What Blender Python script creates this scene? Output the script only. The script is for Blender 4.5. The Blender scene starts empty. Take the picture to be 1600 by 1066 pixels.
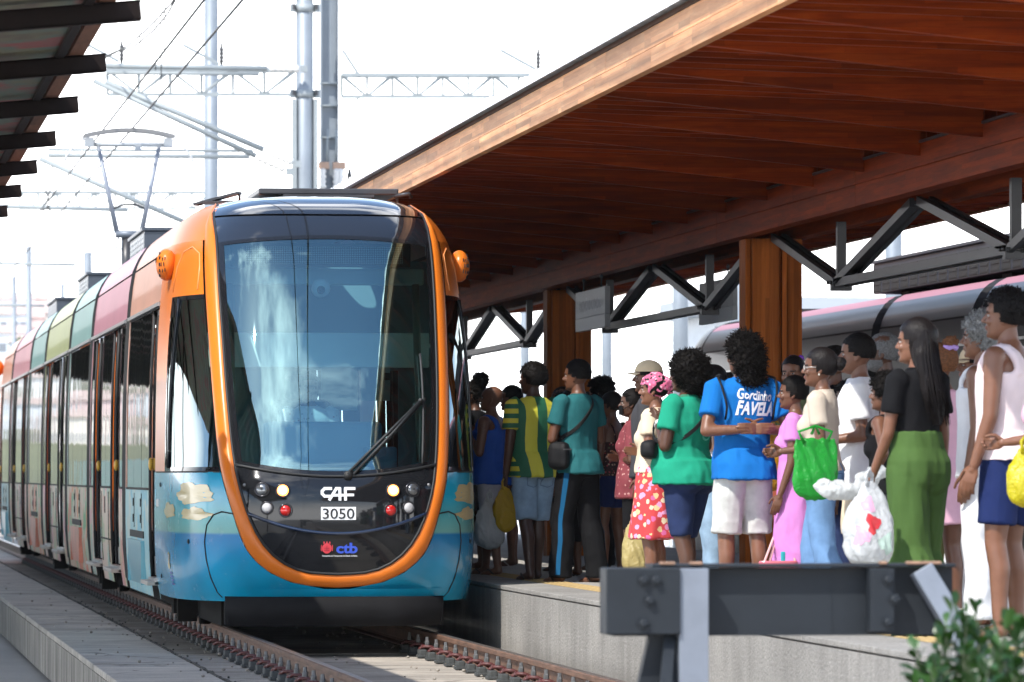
import bpy, bmesh, math, random
import numpy as np
from mathutils import Vector, Matrix, noise
from mathutils.bvhtree import BVHTree
random.seed(7)
SC = bpy.context.scene
COL = SC.collection

# ------------------------------------------------------------------ camera, sky, sun, exposure
FPX = 8200.0                       # focal length in photo pixels (photo is 1600 wide)
CAMZ = 1.24                        # camera height above the rails
TH = math.atan(1060.0 / FPX)       # camera yaw to the right of the track direction
HORIZ = 742.0                      # row of the horizon in the photo
ST, CT = math.sin(TH), math.cos(TH)

cam_d = bpy.data.cameras.new('camera')
cam = bpy.data.objects.new('camera', cam_d)
COL.objects.link(cam)
cam.location = (0, 0, CAMZ)
cam.rotation_euler = (math.radians(90), 0, -TH)
cam_d.sensor_width = 36.0
cam_d.lens = FPX * 36.0 / 1600.0
cam_d.shift_y = (HORIZ - 533.0) / 1600.0
cam_d.clip_start = 0.5
cam_d.clip_end = 6000
cam_d.dof.use_dof = True
cam_d.dof.focus_distance = 39.5
cam_d.dof.aperture_fstop = 6.3
SC.camera = cam

SUN_DIR = Vector((0.62, 0.62, -1.02)).normalized()     # the way the light travels
SUN_EL = math.asin(-SUN_DIR.z)
SUN_AZ = math.atan2(-SUN_DIR.x, -SUN_DIR.y)            # compass angle of the sun from +Y towards +X
W = bpy.data.worlds.new('World'); SC.world = W; W.use_nodes = True
nt = W.node_tree; nt.nodes.clear()
def wn(t, **kw):
    n = nt.nodes.new(t)
    for k, v in kw.items(): setattr(n, k, v)
    return n
out = wn('ShaderNodeOutputWorld'); bg = wn('ShaderNodeBackground')
sky = wn('ShaderNodeTexSky', sky_type='NISHITA')
sky.sun_disc = False; sky.sun_elevation = SUN_EL; sky.sun_rotation = SUN_AZ
sky.air_density = 1.0; sky.dust_density = 0.35; sky.ozone_density = 2.2
CLOUD_SHIFT = (8.8, 5.0, 0.0)
tc = wn('ShaderNodeTexCoord'); sep = wn('ShaderNodeSeparateXYZ')
nt.links.new(tc.outputs['Generated'], sep.inputs[0])
mx = wn('ShaderNodeMath', operation='MAXIMUM'); mx.inputs[1].default_value = 0.0
nt.links.new(sep.outputs['Z'], mx.inputs[0])
ad = wn('ShaderNodeMath', operation='ADD'); ad.inputs[1].default_value = 0.16
nt.links.new(mx.outputs[0], ad.inputs[0])
dv = wn('ShaderNodeVectorMath', operation='DIVIDE')
cmb = wn('ShaderNodeCombineXYZ')
for i in range(3): nt.links.new(ad.outputs[0], cmb.inputs[i])
nt.links.new(tc.outputs['Generated'], dv.inputs[0]); nt.links.new(cmb.outputs[0], dv.inputs[1])
nz = wn('ShaderNodeTexNoise'); nz.name = 'clouds'; nz.inputs['Scale'].default_value = 1.25; nz.inputs['Detail'].default_value = 9; nz.inputs['Roughness'].default_value = 0.6
sh_ = wn('ShaderNodeVectorMath', operation='ADD'); sh_.inputs[1].default_value = CLOUD_SHIFT
nt.links.new(dv.outputs[0], sh_.inputs[0]); nt.links.new(sh_.outputs[0], nz.inputs['Vector'])
cr = wn('ShaderNodeValToRGB'); cr.color_ramp.elements[0].position = 0.52; cr.color_ramp.elements[1].position = 0.68
nt.links.new(nz.outputs['Fac'], cr.inputs[0])
# milky tropical haze low down, the same all round the horizon
hz = wn('ShaderNodeMapRange'); hz.inputs['From Min'].default_value = 0.085; hz.inputs['From Max'].default_value = 0.20
hz.inputs['To Min'].default_value = 1.0; hz.inputs['To Max'].default_value = 0.0
nt.links.new(sep.outputs['Z'], hz.inputs[0])
mxf = wn('ShaderNodeMath', operation='MAXIMUM')
nt.links.new(cr.outputs[0], mxf.inputs[0]); nt.links.new(hz.outputs[0], mxf.inputs[1])
mixc = wn('ShaderNodeMixRGB'); mixc.inputs[2].default_value = (15.5, 15.6, 15.8, 1)
nt.links.new(mxf.outputs[0], mixc.inputs[0]); nt.links.new(sky.outputs[0], mixc.inputs[1])
nt.links.new(mixc.outputs[0], bg.inputs[0]); bg.inputs[1].default_value = 0.15
nt.links.new(bg.outputs[0], out.inputs[0])

sun_d = bpy.data.lights.new('sun', 'SUN'); sun_d.energy = 3.3; sun_d.angle = math.radians(0.53); sun_d.color = (1.0, 0.955, 0.89)
sun = bpy.data.objects.new('sun', sun_d); COL.objects.link(sun)
sun.rotation_euler = SUN_DIR.to_track_quat('-Z', 'Y').to_euler()
SC.view_settings.view_transform = 'Standard'; SC.view_settings.look = 'None'
SC.view_settings.gamma = 1.0; SC.view_settings.exposure = 0.95
SC.view_settings.use_curve_mapping = False
SC.cycles.max_bounces = 10; SC.cycles.transparent_max_bounces = 24
SC.cycles.sample_clamp_indirect = 6.0

def PX(x, d, z=0.0):
    """ground plan point seen in photo column x at view depth d"""
    xc = (x - 800.0) / FPX * d
    return Vector((xc * CT + d * ST, -xc * ST + d * CT, z))
def ZY(y, d):
    return CAMZ + (HORIZ - y) * d / FPX

# ------------------------------------------------------------------ materials
MATS = {}
def mat(name, col, rough=0.55, metal=0.0, var=0.0, vscale=6.0, bump=0.0, bscale=60.0, spec=0.5, coat=0.0, emit=None, stretch=None, rvar=0.0, alpha_t=0.0):
    if name in MATS: return MATS[name]
    m = bpy.data.materials.new(name); m.use_nodes = True
    n = m.node_tree.nodes; l = m.node_tree.links; b = n['Principled BSDF']
    b.inputs['Base Color'].default_value = (*col, 1); b.inputs['Roughness'].default_value = rough
    b.inputs['Metallic'].default_value = metal; b.inputs['Specular IOR Level'].default_value = spec
    if coat: b.inputs['Coat Weight'].default_value = coat; b.inputs['Coat Roughness'].default_value = 0.04
    if emit:
        b.inputs['Emission Color'].default_value = (*emit[0], 1); b.inputs['Emission Strength'].default_value = emit[1]
    t = n.new('ShaderNodeTexCoord'); src = t.outputs['Object']
    if stretch:
        mp = n.new('ShaderNodeMapping'); mp.inputs['Scale'].default_value = stretch
        l.new(src, mp.inputs[0]); src = mp.outputs[0]
    if var or rvar:
        z = n.new('ShaderNodeTexNoise'); z.inputs['Scale'].default_value = vscale; z.inputs['Detail'].default_value = 8; z.inputs['Roughness'].default_value = 0.62
        l.new(src, z.inputs['Vector'])
        if var:
            r = n.new('ShaderNodeMapRange'); r.inputs['From Min'].default_value = 0.3; r.inputs['From Max'].default_value = 0.7
            r.inputs['To Min'].default_value = 1 - var; r.inputs['To Max'].default_value = 1 + var
            l.new(z.outputs['Fac'], r.inputs[0])
            mm = n.new('ShaderNodeVectorMath'); mm.operation = 'SCALE'; mm.inputs[0].default_value = col
            l.new(r.outputs[0], mm.inputs['Scale']); l.new(mm.outputs[0], b.inputs['Base Color'])
        if rvar:
            r2 = n.new('ShaderNodeMapRange'); r2.inputs['From Min'].default_value = 0.3; r2.inputs['From Max'].default_value = 0.7
            r2.inputs['To Min'].default_value = max(0.02, rough - rvar); r2.inputs['To Max'].default_value = min(1, rough + rvar)
            l.new(z.outputs['Fac'], r2.inputs[0]); l.new(r2.outputs[0], b.inputs['Roughness'])
    if bump:
        z2 = n.new('ShaderNodeTexNoise'); z2.inputs['Scale'].default_value = bscale; z2.inputs['Detail'].default_value = 6
        l.new(src, z2.inputs['Vector'])
        bp = n.new('ShaderNodeBump'); bp.inputs['Strength'].default_value = bump; bp.inputs['Distance'].default_value = 0.01
        l.new(z2.outputs['Fac'], bp.inputs['Height']); l.new(bp.outputs[0], b.inputs['Normal'])
    MATS[name] = m
    return m

def nodes_of(name, rough=0.5):
    m = bpy.data.materials.new(name); m.use_nodes = True
    n = m.node_tree.nodes; l = m.node_tree.links; b = n['Principled BSDF']; b.inputs['Roughness'].default_value = rough
    MATS[name] = m
    return m, n, l, b
def ramp(n, stops, interp='LINEAR'):
    r = n.new('ShaderNodeValToRGB'); cr = r.color_ramp; cr.interpolation = interp
    while len(cr.elements) < len(stops): cr.elements.new(0.5)
    for e, (p, c) in zip(cr.elements, stops): e.position = p; e.color = (*c, 1)
    return r

# ------------------------------------------------------------------ mesh building
def wloc(o):
    v = Vector((0, 0, 0)); 
    while o is not None: v = v + Vector(o.location); o = o.parent
    return v
class MB:
    """collects shapes; build() links them as one mesh object"""
    def __init__(s): s.v = []; s.f = []; s.m = []; s.sm = []
    def add(s, vs, fs, mi=0, smooth=False):
        k = len(s.v); s.v.extend([tuple(p) for p in vs])
        for f in fs: s.f.append([i + k for i in f]); s.m.append(mi); s.sm.append(smooth)
    def box(s, c, size, rz=0.0, mi=0, bevel=0.0, M=None):
        hx, hy, hz = size[0] / 2, size[1] / 2, size[2] / 2
        vs = []
        if bevel <= 0:
            vs = [(x, y, z) for x in (-hx, hx) for y in (-hy, hy) for z in (-hz, hz)]
            fs = [(0, 1, 3, 2), (4, 6, 7, 5), (0, 4, 5, 1), (2, 3, 7, 6), (0, 2, 6, 4), (1, 5, 7, 3)]
        else:
            bm = bmesh.new(); bmesh.ops.create_cube(bm, size=1.0)
            for v in bm.verts: v.co = Vector((v.co.x * size[0], v.co.y * size[1], v.co.z * size[2]))
            bmesh.ops.bevel(bm, geom=bm.edges[:], offset=min(bevel, min(size) * 0.45), segments=2, affect='EDGES', profile=0.5)
            bm.verts.index_update()
            vs = [tuple(v.co) for v in bm.verts]; fs = [[v.index for v in f.verts] for f in bm.faces]; bm.free()
        R = (M if M is not None else Matrix.Rotation(rz, 3, 'Z'))
        s.add([R @ Vector(p) + Vector(c) for p in vs], fs, mi)
        return s
    def bar(s, a, b, w, h, up=(0, 0, 1), mi=0, bevel=0.0):
        a, b = Vector(a), Vector(b); d = (b - a); L = d.length; d.normalize()
        u = Vector(up)
        if abs(d.dot(u)) > 0.98: u = Vector((1, 0, 0))
        x = d.cross(u).normalized(); z = x.cross(d).normalized()
        M = Matrix((x, d, z)).transposed()
        return s.box((a + b) / 2, (w, L, h), mi=mi, bevel=bevel, M=M)
    def tube(s, pts, r, n=8, mi=0, caps=True, smooth=True, closed=False):
        pts = [Vector(p) for p in pts]; N = len(pts)
        rs = r if isinstance(r, (list, tuple)) else [r] * N
        vs = []; fs = []; prev = None
        for i, p in enumerate(pts):
            if closed: t = pts[(i + 1) % N] - pts[i - 1]
            else: t = (pts[min(i + 1, N - 1)] - pts[max(i - 1, 0)])
            t.normalize()
            if prev is None:
                u = Vector((0, 0, 1)) if abs(t.z) < 0.9 else Vector((1, 0, 0))
                x = t.cross(u).normalized()
            else:
                x = (prev - t * prev.dot(t)).normalized()
            prev = x; y = t.cross(x)
            for k in range(n):
                a = 2 * math.pi * k / n
                vs.append(p + (x * math.cos(a) + y * math.sin(a)) * rs[i])
        for i in range(N if closed else N - 1):
            j = (i + 1) % N
            for k in range(n):
                fs.append((i * n + k, i * n + (k + 1) % n, j * n + (k + 1) % n, j * n + k))
        if caps and not closed:
            fs.append(tuple(range(n - 1, -1, -1))); fs.append(tuple((N - 1) * n + k for k in range(n)))
        s.add(vs, fs, mi, smooth); return s
    def lathe(s, c, prof, n=16, axis='Z', mi=0, smooth=True, M=None):
        vs = []; fs = []
        for (r, z) in prof:
            for k in range(n):
                a = 2 * math.pi * k / n; vs.append(Vector((r * math.cos(a), r * math.sin(a), z)))
        for i in range(len(prof) - 1):
            for k in range(n):
                fs.append((i * n + k, i * n + (k + 1) % n, (i + 1) * n + (k + 1) % n, (i + 1) * n + k))
        fs.append(tuple(range(n - 1, -1, -1))); fs.append(tuple((len(prof) - 1) * n + k for k in range(n)))
        R = M if M is not None else {'Z': Matrix.Identity(3), 'X': Matrix.Rotation(math.pi / 2, 3, 'Y'), 'Y': Matrix.Rotation(-math.pi / 2, 3, 'X')}[axis]
        s.add([R @ p + Vector(c) for p in vs], fs, mi, smooth); return s
    def prism(s, poly, axis, a0, a1, mi=0):
        """polygon in the two other axes, extruded along axis from a0 to a1"""
        def P(p, a):
            return {'X': (a, p[0], p[1]), 'Y': (p[0], a, p[1]), 'Z': (p[0], p[1], a)}[axis]
        n = len(poly); vs = [P(p, a0) for p in poly] + [P(p, a1) for p in poly]
        fs = [tuple(range(n - 1, -1, -1)), tuple(range(n, 2 * n))] + [(i, (i + 1) % n, n + (i + 1) % n, n + i) for i in range(n)]
        s.add(vs, fs, mi); return s
    def grid(s, fn, us, vs_, mi=0, smooth=True, flip=False):
        V = [fn(u, v) for v in vs_ for u in us]; nu = len(us); F = []
        for j in range(len(vs_) - 1):
            for i in range(nu - 1):
                q = (j * nu + i, j * nu + i + 1, (j + 1) * nu + i + 1, (j + 1) * nu + i)
                F.append(q[::-1] if flip else q)
        s.add(V, F, mi, smooth); return s
    def ell(s, c, r, n=14, m=9, mi=0, M=None):
        vs = [Vector((0, 0, r[2]))]; fs = []
        for j in range(1, m):
            t = math.pi * j / m
            for k in range(n):
                a = 2 * math.pi * k / n
                vs.append(Vector((r[0] * math.sin(t) * math.cos(a), r[1] * math.sin(t) * math.sin(a), r[2] * math.cos(t))))
        vs.append(Vector((0, 0, -r[2])))
        for k in range(n): fs.append((0, 1 + k, 1 + (k + 1) % n))
        for j in range(m - 2):
            for k in range(n):
                fs.append((1 + j * n + k, 1 + (j + 1) * n + k, 1 + (j + 1) * n + (k + 1) % n, 1 + j * n + (k + 1) % n))
        b = 1 + (m - 2) * n
        for k in range(n): fs.append((b + k, len(vs) - 1, b + (k + 1) % n))
        s.add([(M @ p if M is not None else p) + Vector(c) for p in vs], fs, mi, True); return s
    def cone(s, a, b, ra, rb, n=12, mi=0):
        """capsule with two radii"""
        a, b = Vector(a), Vector(b); s.tube_round(a, b, ra, rb, n, mi); return s
    def tube_round(s, a, b, ra, rb, n, mi):
        d = (b - a); L = max(d.length, 1e-5); d = d / L
        u = Vector((0, 0, 1)) if abs(d.z) < 0.9 else Vector((1, 0, 0))
        x = d.cross(u).normalized(); y = d.cross(x)
        rings = []
        for t in (-90, -60, -30, 0): rings.append((a + d * ra * math.sin(math.radians(t)), ra * math.cos(math.radians(t))))
        for t in (0, 30, 60, 90): rings.append((b + d * rb * math.sin(math.radians(t)), rb * math.cos(math.radians(t))))
        vs = [rings[0][0]]; fs = []
        for c, r in rings[1:-1]:
            for k in range(n):
                an = 2 * math.pi * k / n; vs.append(c + (x * math.cos(an) + y * math.sin(an)) * r)
        vs.append(rings[-1][0]); m = len(rings) - 2
        for k in range(n): fs.append((0, 1 + (k + 1) % n, 1 + k))
        for j in range(m - 1):
            for k in range(n):
                fs.append((1 + j * n + k, 1 + j * n + (k + 1) % n, 1 + (j + 1) * n + (k + 1) % n, 1 + (j + 1) * n + k))
        b0 = 1 + (m - 1) * n
        for k in range(n): fs.append((b0 + k, b0 + (k + 1) % n, len(vs) - 1))
        s.add(vs, fs, mi, True)
    def mesh(s, name):
        me = bpy.data.meshes.new(name)
        me.from_pydata([tuple(p) for p in s.v], [], s.f)
        me.polygons.foreach_set('material_index', s.m); me.polygons.foreach_set('use_smooth', s.sm)
        me.update(); return me
    def build(s, name, mats, parent=None, local=False):
        """vertices are in world space unless local; the object hangs under parent"""
        if parent is not None and not local:
            o = wloc(parent); s.v = [(p[0] - o.x, p[1] - o.y, p[2] - o.z) for p in s.v]
        me = s.mesh(name)
        for m in (mats if isinstance(mats, (list, tuple)) else [mats]): me.materials.append(m)
        ob = bpy.data.objects.new(name, me); COL.objects.link(ob)
        if parent is not None: ob.parent = parent
        return ob

def tag(o, label=None, cat=None, group=None, kind=None):
    if label: o['label'] = label
    if cat: o['category'] = cat
    if group: o['group'] = group
    if kind: o['kind'] = kind
    return o
def thing(name, label, cat, loc=(0, 0, 0), rz=0.0, group=None):
    o = bpy.data.objects.new(name, None); COL.objects.link(o); o.empty_display_size = 0.2
    o.location = loc; o.rotation_euler = (0, 0, rz)
    return tag(o, label, cat, group)
def struct(o): o['kind'] = 'structure'; return o
def inst(ob, parent, loc, rot=None, name=None, scale=None):
    """another object with the same mesh"""
    o = bpy.data.objects.new(name or ob.name.split('.')[0], ob if isinstance(ob, bpy.types.Mesh) else ob.data)
    COL.objects.link(o); o.parent = parent; o.location = loc
    if rot is not None: o.rotation_euler = rot
    if scale is not None: o.scale = scale
    return o
def copy_tree(o, parent=None):
    c = o.copy(); COL.objects.link(c)
    if parent is not None: c.parent = parent
    for ch in list(o.children): copy_tree(ch, c)
    return c
def lerp_tab(tab, x, k=1):
    """piecewise linear look-up in rows (x, a, b, ...)"""
    if x <= tab[0][0]: return tab[0][k]
    for p, q in zip(tab, tab[1:]):
        if x <= q[0]:
            t = (x - p[0]) / (q[0] - p[0]); return p[k] + (q[k] - p[k]) * t
    return tab[-1][k]
def smooth_tab(tab, x, k=1):
    """monotone-ish cubic look-up"""
    n = len(tab)
    if x <= tab[0][0]: return tab[0][k]
    if x >= tab[-1][0]: return tab[-1][k]
    for i in range(n - 1):
        if x <= tab[i + 1][0]:
            x0, x1 = tab[i][0], tab[i + 1][0]; y0, y1 = tab[i][k], tab[i + 1][k]
            m0 = (y1 - tab[i - 1][k]) / (x1 - tab[i - 1][0]) if i > 0 else (y1 - y0) / (x1 - x0)
            m1 = (tab[i + 2][k] - y0) / (tab[i + 2][0] - x0) if i < n - 2 else (y1 - y0) / (x1 - x0)
            h = x1 - x0; t = (x - x0) / h
            return (2*t**3 - 3*t*t + 1) * y0 + (t**3 - 2*t*t + t) * h * m0 + (-2*t**3 + 3*t*t) * y1 + (t**3 - t*t) * h * m1
def lin(a, b, n): return [a + (b - a) * i / (n - 1) for i in range(n)]
def text_mesh(body, size, bold=0.0, shear=0.0, space=1.0):
    """flat lettering as (verts, faces), centred on x, baseline at 0, in the x-y plane"""
    c = bpy.data.curves.new('lettering', 'FONT'); c.body = body; c.size = size; c.offset = bold; c.shear = shear
    c.space_character = space; c.align_x = 'CENTER'; c.resolution_u = 3
    o = bpy.data.objects.new('lettering', c); COL.objects.link(o)
    dg = bpy.context.evaluated_depsgraph_get()
    me = bpy.data.meshes.new_from_object(o.evaluated_get(dg))
    vs = [tuple(v.co) for v in me.vertices]; fs = [tuple(p.vertices) for p in me.polygons]
    bpy.data.objects.remove(o); bpy.data.curves.remove(c); bpy.data.meshes.remove(me)
    return vs, fs
# ------------------------------------------------------------------ materials of the place
def wood(name, cols, sx=(1.2, 14, 14), rough=0.55, spec=.08):
    """oiled timber: long grain along one axis, laminations, knots"""
    m, n, l, b = nodes_of(name, rough); b.inputs['Specular IOR Level'].default_value = spec
    t = n.new('ShaderNodeTexCoord'); mp = n.new('ShaderNodeMapping'); mp.inputs['Scale'].default_value = sx
    l.new(t.outputs['Object'], mp.inputs[0])
    oi = n.new('ShaderNodeObjectInfo'); ad = n.new('ShaderNodeVectorMath'); ad.operation = 'ADD'
    sc = n.new('ShaderNodeVectorMath'); sc.operation = 'SCALE'; sc.inputs[0].default_value = (37, 19, 53)
    l.new(oi.outputs['Random'], sc.inputs['Scale']); l.new(mp.outputs[0], ad.inputs[0]); l.new(sc.outputs[0], ad.inputs[1])
    z = n.new('ShaderNodeTexNoise'); z.inputs['Scale'].default_value = 1.6; z.inputs['Detail'].default_value = 10; z.inputs['Roughness'].default_value = 0.65; z.inputs['Distortion'].default_value = 0.6
    l.new(ad.outputs[0], z.inputs['Vector'])
    r = ramp(n, [(0.25, cols[0]), (0.5, cols[1]), (0.75, cols[2])])
    l.new(z.outputs['Fac'], r.inputs[0])
    # board to board tone (finger jointed lamellae)
    sx_ = n.new('ShaderNodeSeparateXYZ'); l.new(t.outputs['Object'], sx_.inputs[0]); cx_ = n.new('ShaderNodeCombineXYZ')
    ax = ('X', 'Y', 'Z')[min(range(3), key=lambda q: sx[q])]; l.new(sx_.outputs[ax], cx_.inputs[0]); l.new(sx_.outputs['Z' if ax != 'Z' else 'X'], cx_.inputs[1])
    br = n.new('ShaderNodeTexBrick'); br.inputs['Color1'].default_value = (0, 0, 0, 1); br.inputs['Color2'].default_value = (1, 1, 1, 1); br.inputs['Mortar Size'].default_value = 0.0012; br.inputs['Mortar'].default_value = (.0, .0, .0, 1)
    br.inputs['Scale'].default_value = 1.0; br.inputs['Brick Width'].default_value = 1.5; br.inputs['Row Height'].default_value = 0.036; br.offset = 0.37; br.squash = 0.7; br.squash_frequency = 3
    ofv = n.new('ShaderNodeVectorMath'); ofv.operation = 'ADD'; l.new(cx_.outputs[0], ofv.inputs[0]); l.new(sc.outputs[0], ofv.inputs[1]); l.new(ofv.outputs[0], br.inputs['Vector'])
    mr = n.new('ShaderNodeMapRange'); mr.inputs['To Min'].default_value = 0.74; mr.inputs['To Max'].default_value = 1.26
    sepc = n.new('ShaderNodeSeparateColor'); l.new(br.outputs['Color'], sepc.inputs[0]); l.new(sepc.outputs[0], mr.inputs[0])
    mr3 = n.new('ShaderNodeMapRange'); mr3.inputs['To Min'].default_value = 0.8; mr3.inputs['To Max'].default_value = 1.15
    l.new(oi.outputs['Random'], mr3.inputs[0])
    mu0 = n.new('ShaderNodeMath'); mu0.operation = 'MULTIPLY'; l.new(mr.outputs[0], mu0.inputs[0]); l.new(mr3.outputs[0], mu0.inputs[1])
    mu = n.new('ShaderNodeVectorMath'); mu.operation = 'SCALE'; l.new(r.outputs[0], mu.inputs[0]); l.new(mu0.outputs[0], mu.inputs['Scale'])
    l.new(mu.outputs[0], b.inputs['Base Color'])
    bp = n.new('ShaderNodeBump'); bp.inputs['Strength'].default_value = 0.12; bp.inputs['Distance'].default_value = 0.004
    l.new(z.outputs['Fac'], bp.inputs['Height']); l.new(bp.outputs[0], b.inputs['Normal'])
    return m
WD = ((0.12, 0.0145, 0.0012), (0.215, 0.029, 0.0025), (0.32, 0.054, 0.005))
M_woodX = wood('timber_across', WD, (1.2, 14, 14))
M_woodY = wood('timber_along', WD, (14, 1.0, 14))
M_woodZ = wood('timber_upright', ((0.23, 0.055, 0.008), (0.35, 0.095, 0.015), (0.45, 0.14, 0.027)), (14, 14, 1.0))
M_fascia = wood('timber_fascia', ((0.40, 0.17, 0.066), (0.53, 0.245, 0.105), (0.63, 0.34, 0.165)), (14, 0.9, 11))
M_steel_dark = mat('black_steel', (0.035, 0.035, 0.038), 0.38, 0.0, var=0.25, vscale=3, spec=0.5)
M_steel_brown = mat('brown_steel', (0.010, 0.006, 0.005), 0.6, 0.0, var=0.3, vscale=4, spec=.12)
M_galv = mat('galvanised_steel', (0.22, 0.25, 0.28), 0.5, 0.2, var=0.12, vscale=1.5)
M_galv2 = mat('galvanised_pale', (0.27, 0.30, 0.31), 0.55, 0.1, var=0.10, vscale=2)
M_white = mat('white_sheet', (0.78, 0.79, 0.80), 0.45, var=0.05, vscale=3)
M_porc = mat('insulator', (0.72, 0.71, 0.68), 0.25)
M_wire = mat('copper_wire', (0.04, 0.038, 0.036), 0.5, 0.3)
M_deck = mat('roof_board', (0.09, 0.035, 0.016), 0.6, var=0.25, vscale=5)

def concrete(name, col, scale=3.0, stain=0.25, bump=0.35, speck=0.12, streak=None, crack=0):
    m, n, l, b = nodes_of(name, 0.86)
    t = n.new('ShaderNodeTexCoord'); g = n.new('ShaderNodeNewGeometry')
    src = g.outputs['Position']
    z = n.new('ShaderNodeTexNoise'); z.inputs['Scale'].default_value = scale * 0.4; z.inputs['Detail'].default_value = 10; z.inputs['Roughness'].default_value = 0.7
    l.new(src, z.inputs['Vector'])
    z2 = n.new('ShaderNodeTexNoise'); z2.inputs['Scale'].default_value = 55; z2.inputs['Detail'].default_value = 5
    l.new(src, z2.inputs['Vector'])
    mr = n.new('ShaderNodeMapRange'); mr.inputs['From Min'].default_value = 0.3; mr.inputs['From Max'].default_value = 0.7; mr.inputs['To Min'].default_value = 1 - stain; mr.inputs['To Max'].default_value = 1 + stain * 0.6
    l.new(z.outputs['Fac'], mr.inputs[0])
    mr2 = n.new('ShaderNodeMapRange'); mr2.inputs['From Min'].default_value = 0.3; mr2.inputs['From Max'].default_value = 0.7; mr2.inputs['To Min'].default_value = 1 - speck; mr2.inputs['To Max'].default_value = 1 + speck
    l.new(z2.outputs['Fac'], mr2.inputs[0])
    mu = n.new('ShaderNodeMath'); mu.operation = 'MULTIPLY'; l.new(mr.outputs[0], mu.inputs[0]); l.new(mr2.outputs[0], mu.inputs[1])
    last = mu.outputs[0]
    if streak:
        mp = n.new('ShaderNodeMapping'); mp.inputs['Scale'].default_value = streak[0]; l.new(src, mp.inputs[0])
        z3 = n.new('ShaderNodeTexNoise'); z3.inputs['Scale'].default_value = 1.0; z3.inputs['Detail'].default_value = 8; z3.inputs['Roughness'].default_value = 0.7
        l.new(mp.outputs[0], z3.inputs['Vector'])
        mr4 = n.new('ShaderNodeMapRange'); mr4.inputs['From Min'].default_value = 0.38; mr4.inputs['From Max'].default_value = 0.6; mr4.inputs['To Min'].default_value = 1 - streak[1]; mr4.inputs['To Max'].default_value = 1.05
        l.new(z3.outputs['Fac'], mr4.inputs[0])
        mu2 = n.new('ShaderNodeMath'); mu2.operation = 'MULTIPLY'; l.new(last, mu2.inputs[0]); l.new(mr4.outputs[0], mu2.inputs[1]); last = mu2.outputs[0]
    if crack:
        wz = n.new('ShaderNodeTexNoise'); wz.inputs['Scale'].default_value = 2.5; wz.inputs['Detail'].default_value = 6; l.new(src, wz.inputs['Vector'])
        wa = n.new('ShaderNodeMixRGB'); wa.blend_type = 'ADD'; wa.inputs[0].default_value = .5; l.new(src, wa.inputs[1]); l.new(wz.outputs['Color'], wa.inputs[2])
        vo = n.new('ShaderNodeTexVoronoi'); vo.feature = 'DISTANCE_TO_EDGE'; vo.inputs['Scale'].default_value = crack; l.new(wa.outputs[0], vo.inputs['Vector'])
        mc = n.new('ShaderNodeMapRange'); mc.inputs['From Min'].default_value = 0.0; mc.inputs['From Max'].default_value = 0.012; mc.inputs['To Min'].default_value = .35; mc.inputs['To Max'].default_value = 1.0; l.new(vo.outputs['Distance'], mc.inputs[0])
        mu3 = n.new('ShaderNodeMath'); mu3.operation = 'MULTIPLY'; l.new(last, mu3.inputs[0]); l.new(mc.outputs[0], mu3.inputs[1]); last = mu3.outputs[0]
    s = n.new('ShaderNodeVectorMath'); s.operation = 'SCALE'; s.inputs[0].default_value = col
    l.new(last, s.inputs['Scale']); l.new(s.outputs[0], b.inputs['Base Color'])
    bp = n.new('ShaderNodeBump'); bp.inputs['Strength'].default_value = bump; bp.inputs['Distance'].default_value = 0.012
    l.new(z2.outputs['Fac'], bp.inputs['Height']); l.new(bp.outputs[0], b.inputs['Normal'])
    return m
M_slab = concrete('track_concrete', (0.54, 0.49, 0.42), 2.2, 0.36, 0.3, 0.14, ((0.6, 7.0, 1), 0.30), .45)
M_slab_in = concrete('track_concrete_inner', (0.42, 0.375, 0.315), 2.2, 0.42, 0.3, 0.16, ((0.6, 6.0, 1), 0.32), .4)
M_wallc = concrete('kerb_wall', (0.40, 0.365, 0.31), 2.5, 0.3, 0.4, 0.15, ((6, 9.0, 0.5), 0.62))
M_plat = concrete('platform_concrete', (0.275, 0.262, 0.24), 3.5, 0.26, 0.8, 0.26, ((.5, 5, .6), .18))
M_paver = concrete('platform_floor', (0.33, 0.31, 0.285), 2.0, 0.18, 0.25, 0.08)
M_dirt = concrete('ground_dust', (0.42, 0.40, 0.36), 0.4, 0.25, 0.5, 0.15)
M_joint = mat('joint_filler', (0.05, 0.047, 0.042), 0.9)

RXL = (3.18, 4.68)
# ------------------------------------------------------------------ ground, track bed, platform
g = MB(); g.box((0, 600, -0.66), (3000, 3200, 0.1)); struct(g.build('ground', M_dirt))
tb = MB()
tb.box((3.52, 72, -0.395), (3.24, 124, 0.37)); TB = struct(tb.build('track_bed', M_wallc))
sl = MB(); sl.box((0, 0, 0), (0.735, 4.985, 0.05), bevel=0.008); slo = sl.mesh('slab'); slo.materials.append(M_slab)
sl = MB(); sl.box((0, 0, 0), (2.465, 4.985, 0.05), bevel=0.008); sli = sl.mesh('slab'); sli.materials.append(M_slab_in)
for k in range(24):
    y = 12.5 + 5 * k + 1.2
    inst(slo, TB, (2.272, y, -0.185 + random.uniform(-.003, .003)), name='slab')
    inst(sli, TB, (3.895, y + 0.0, -0.197 + random.uniform(-.003, .003)), name='slab')
# ragged open joint between the two slab strips
jm = MB()
for i in range(300):
    y = 14 + i * 0.25; w = random.uniform(0.012, 0.028); x = 2.650 + random.uniform(-.008, .008)
    jm.box((x, y, -0.161), (w, 0.27, 0.012), rz=random.uniform(-.04, .04))
for i in range(90):
    y = random.uniform(20, 60); jm.ell((2.65 + random.gauss(0, .05), y, -0.158), (0.010, 0.013, 0.008), 5, 4)
j = jm.build('joint_filler', M_joint, TB); j['kind'] = 'stuff'

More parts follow.
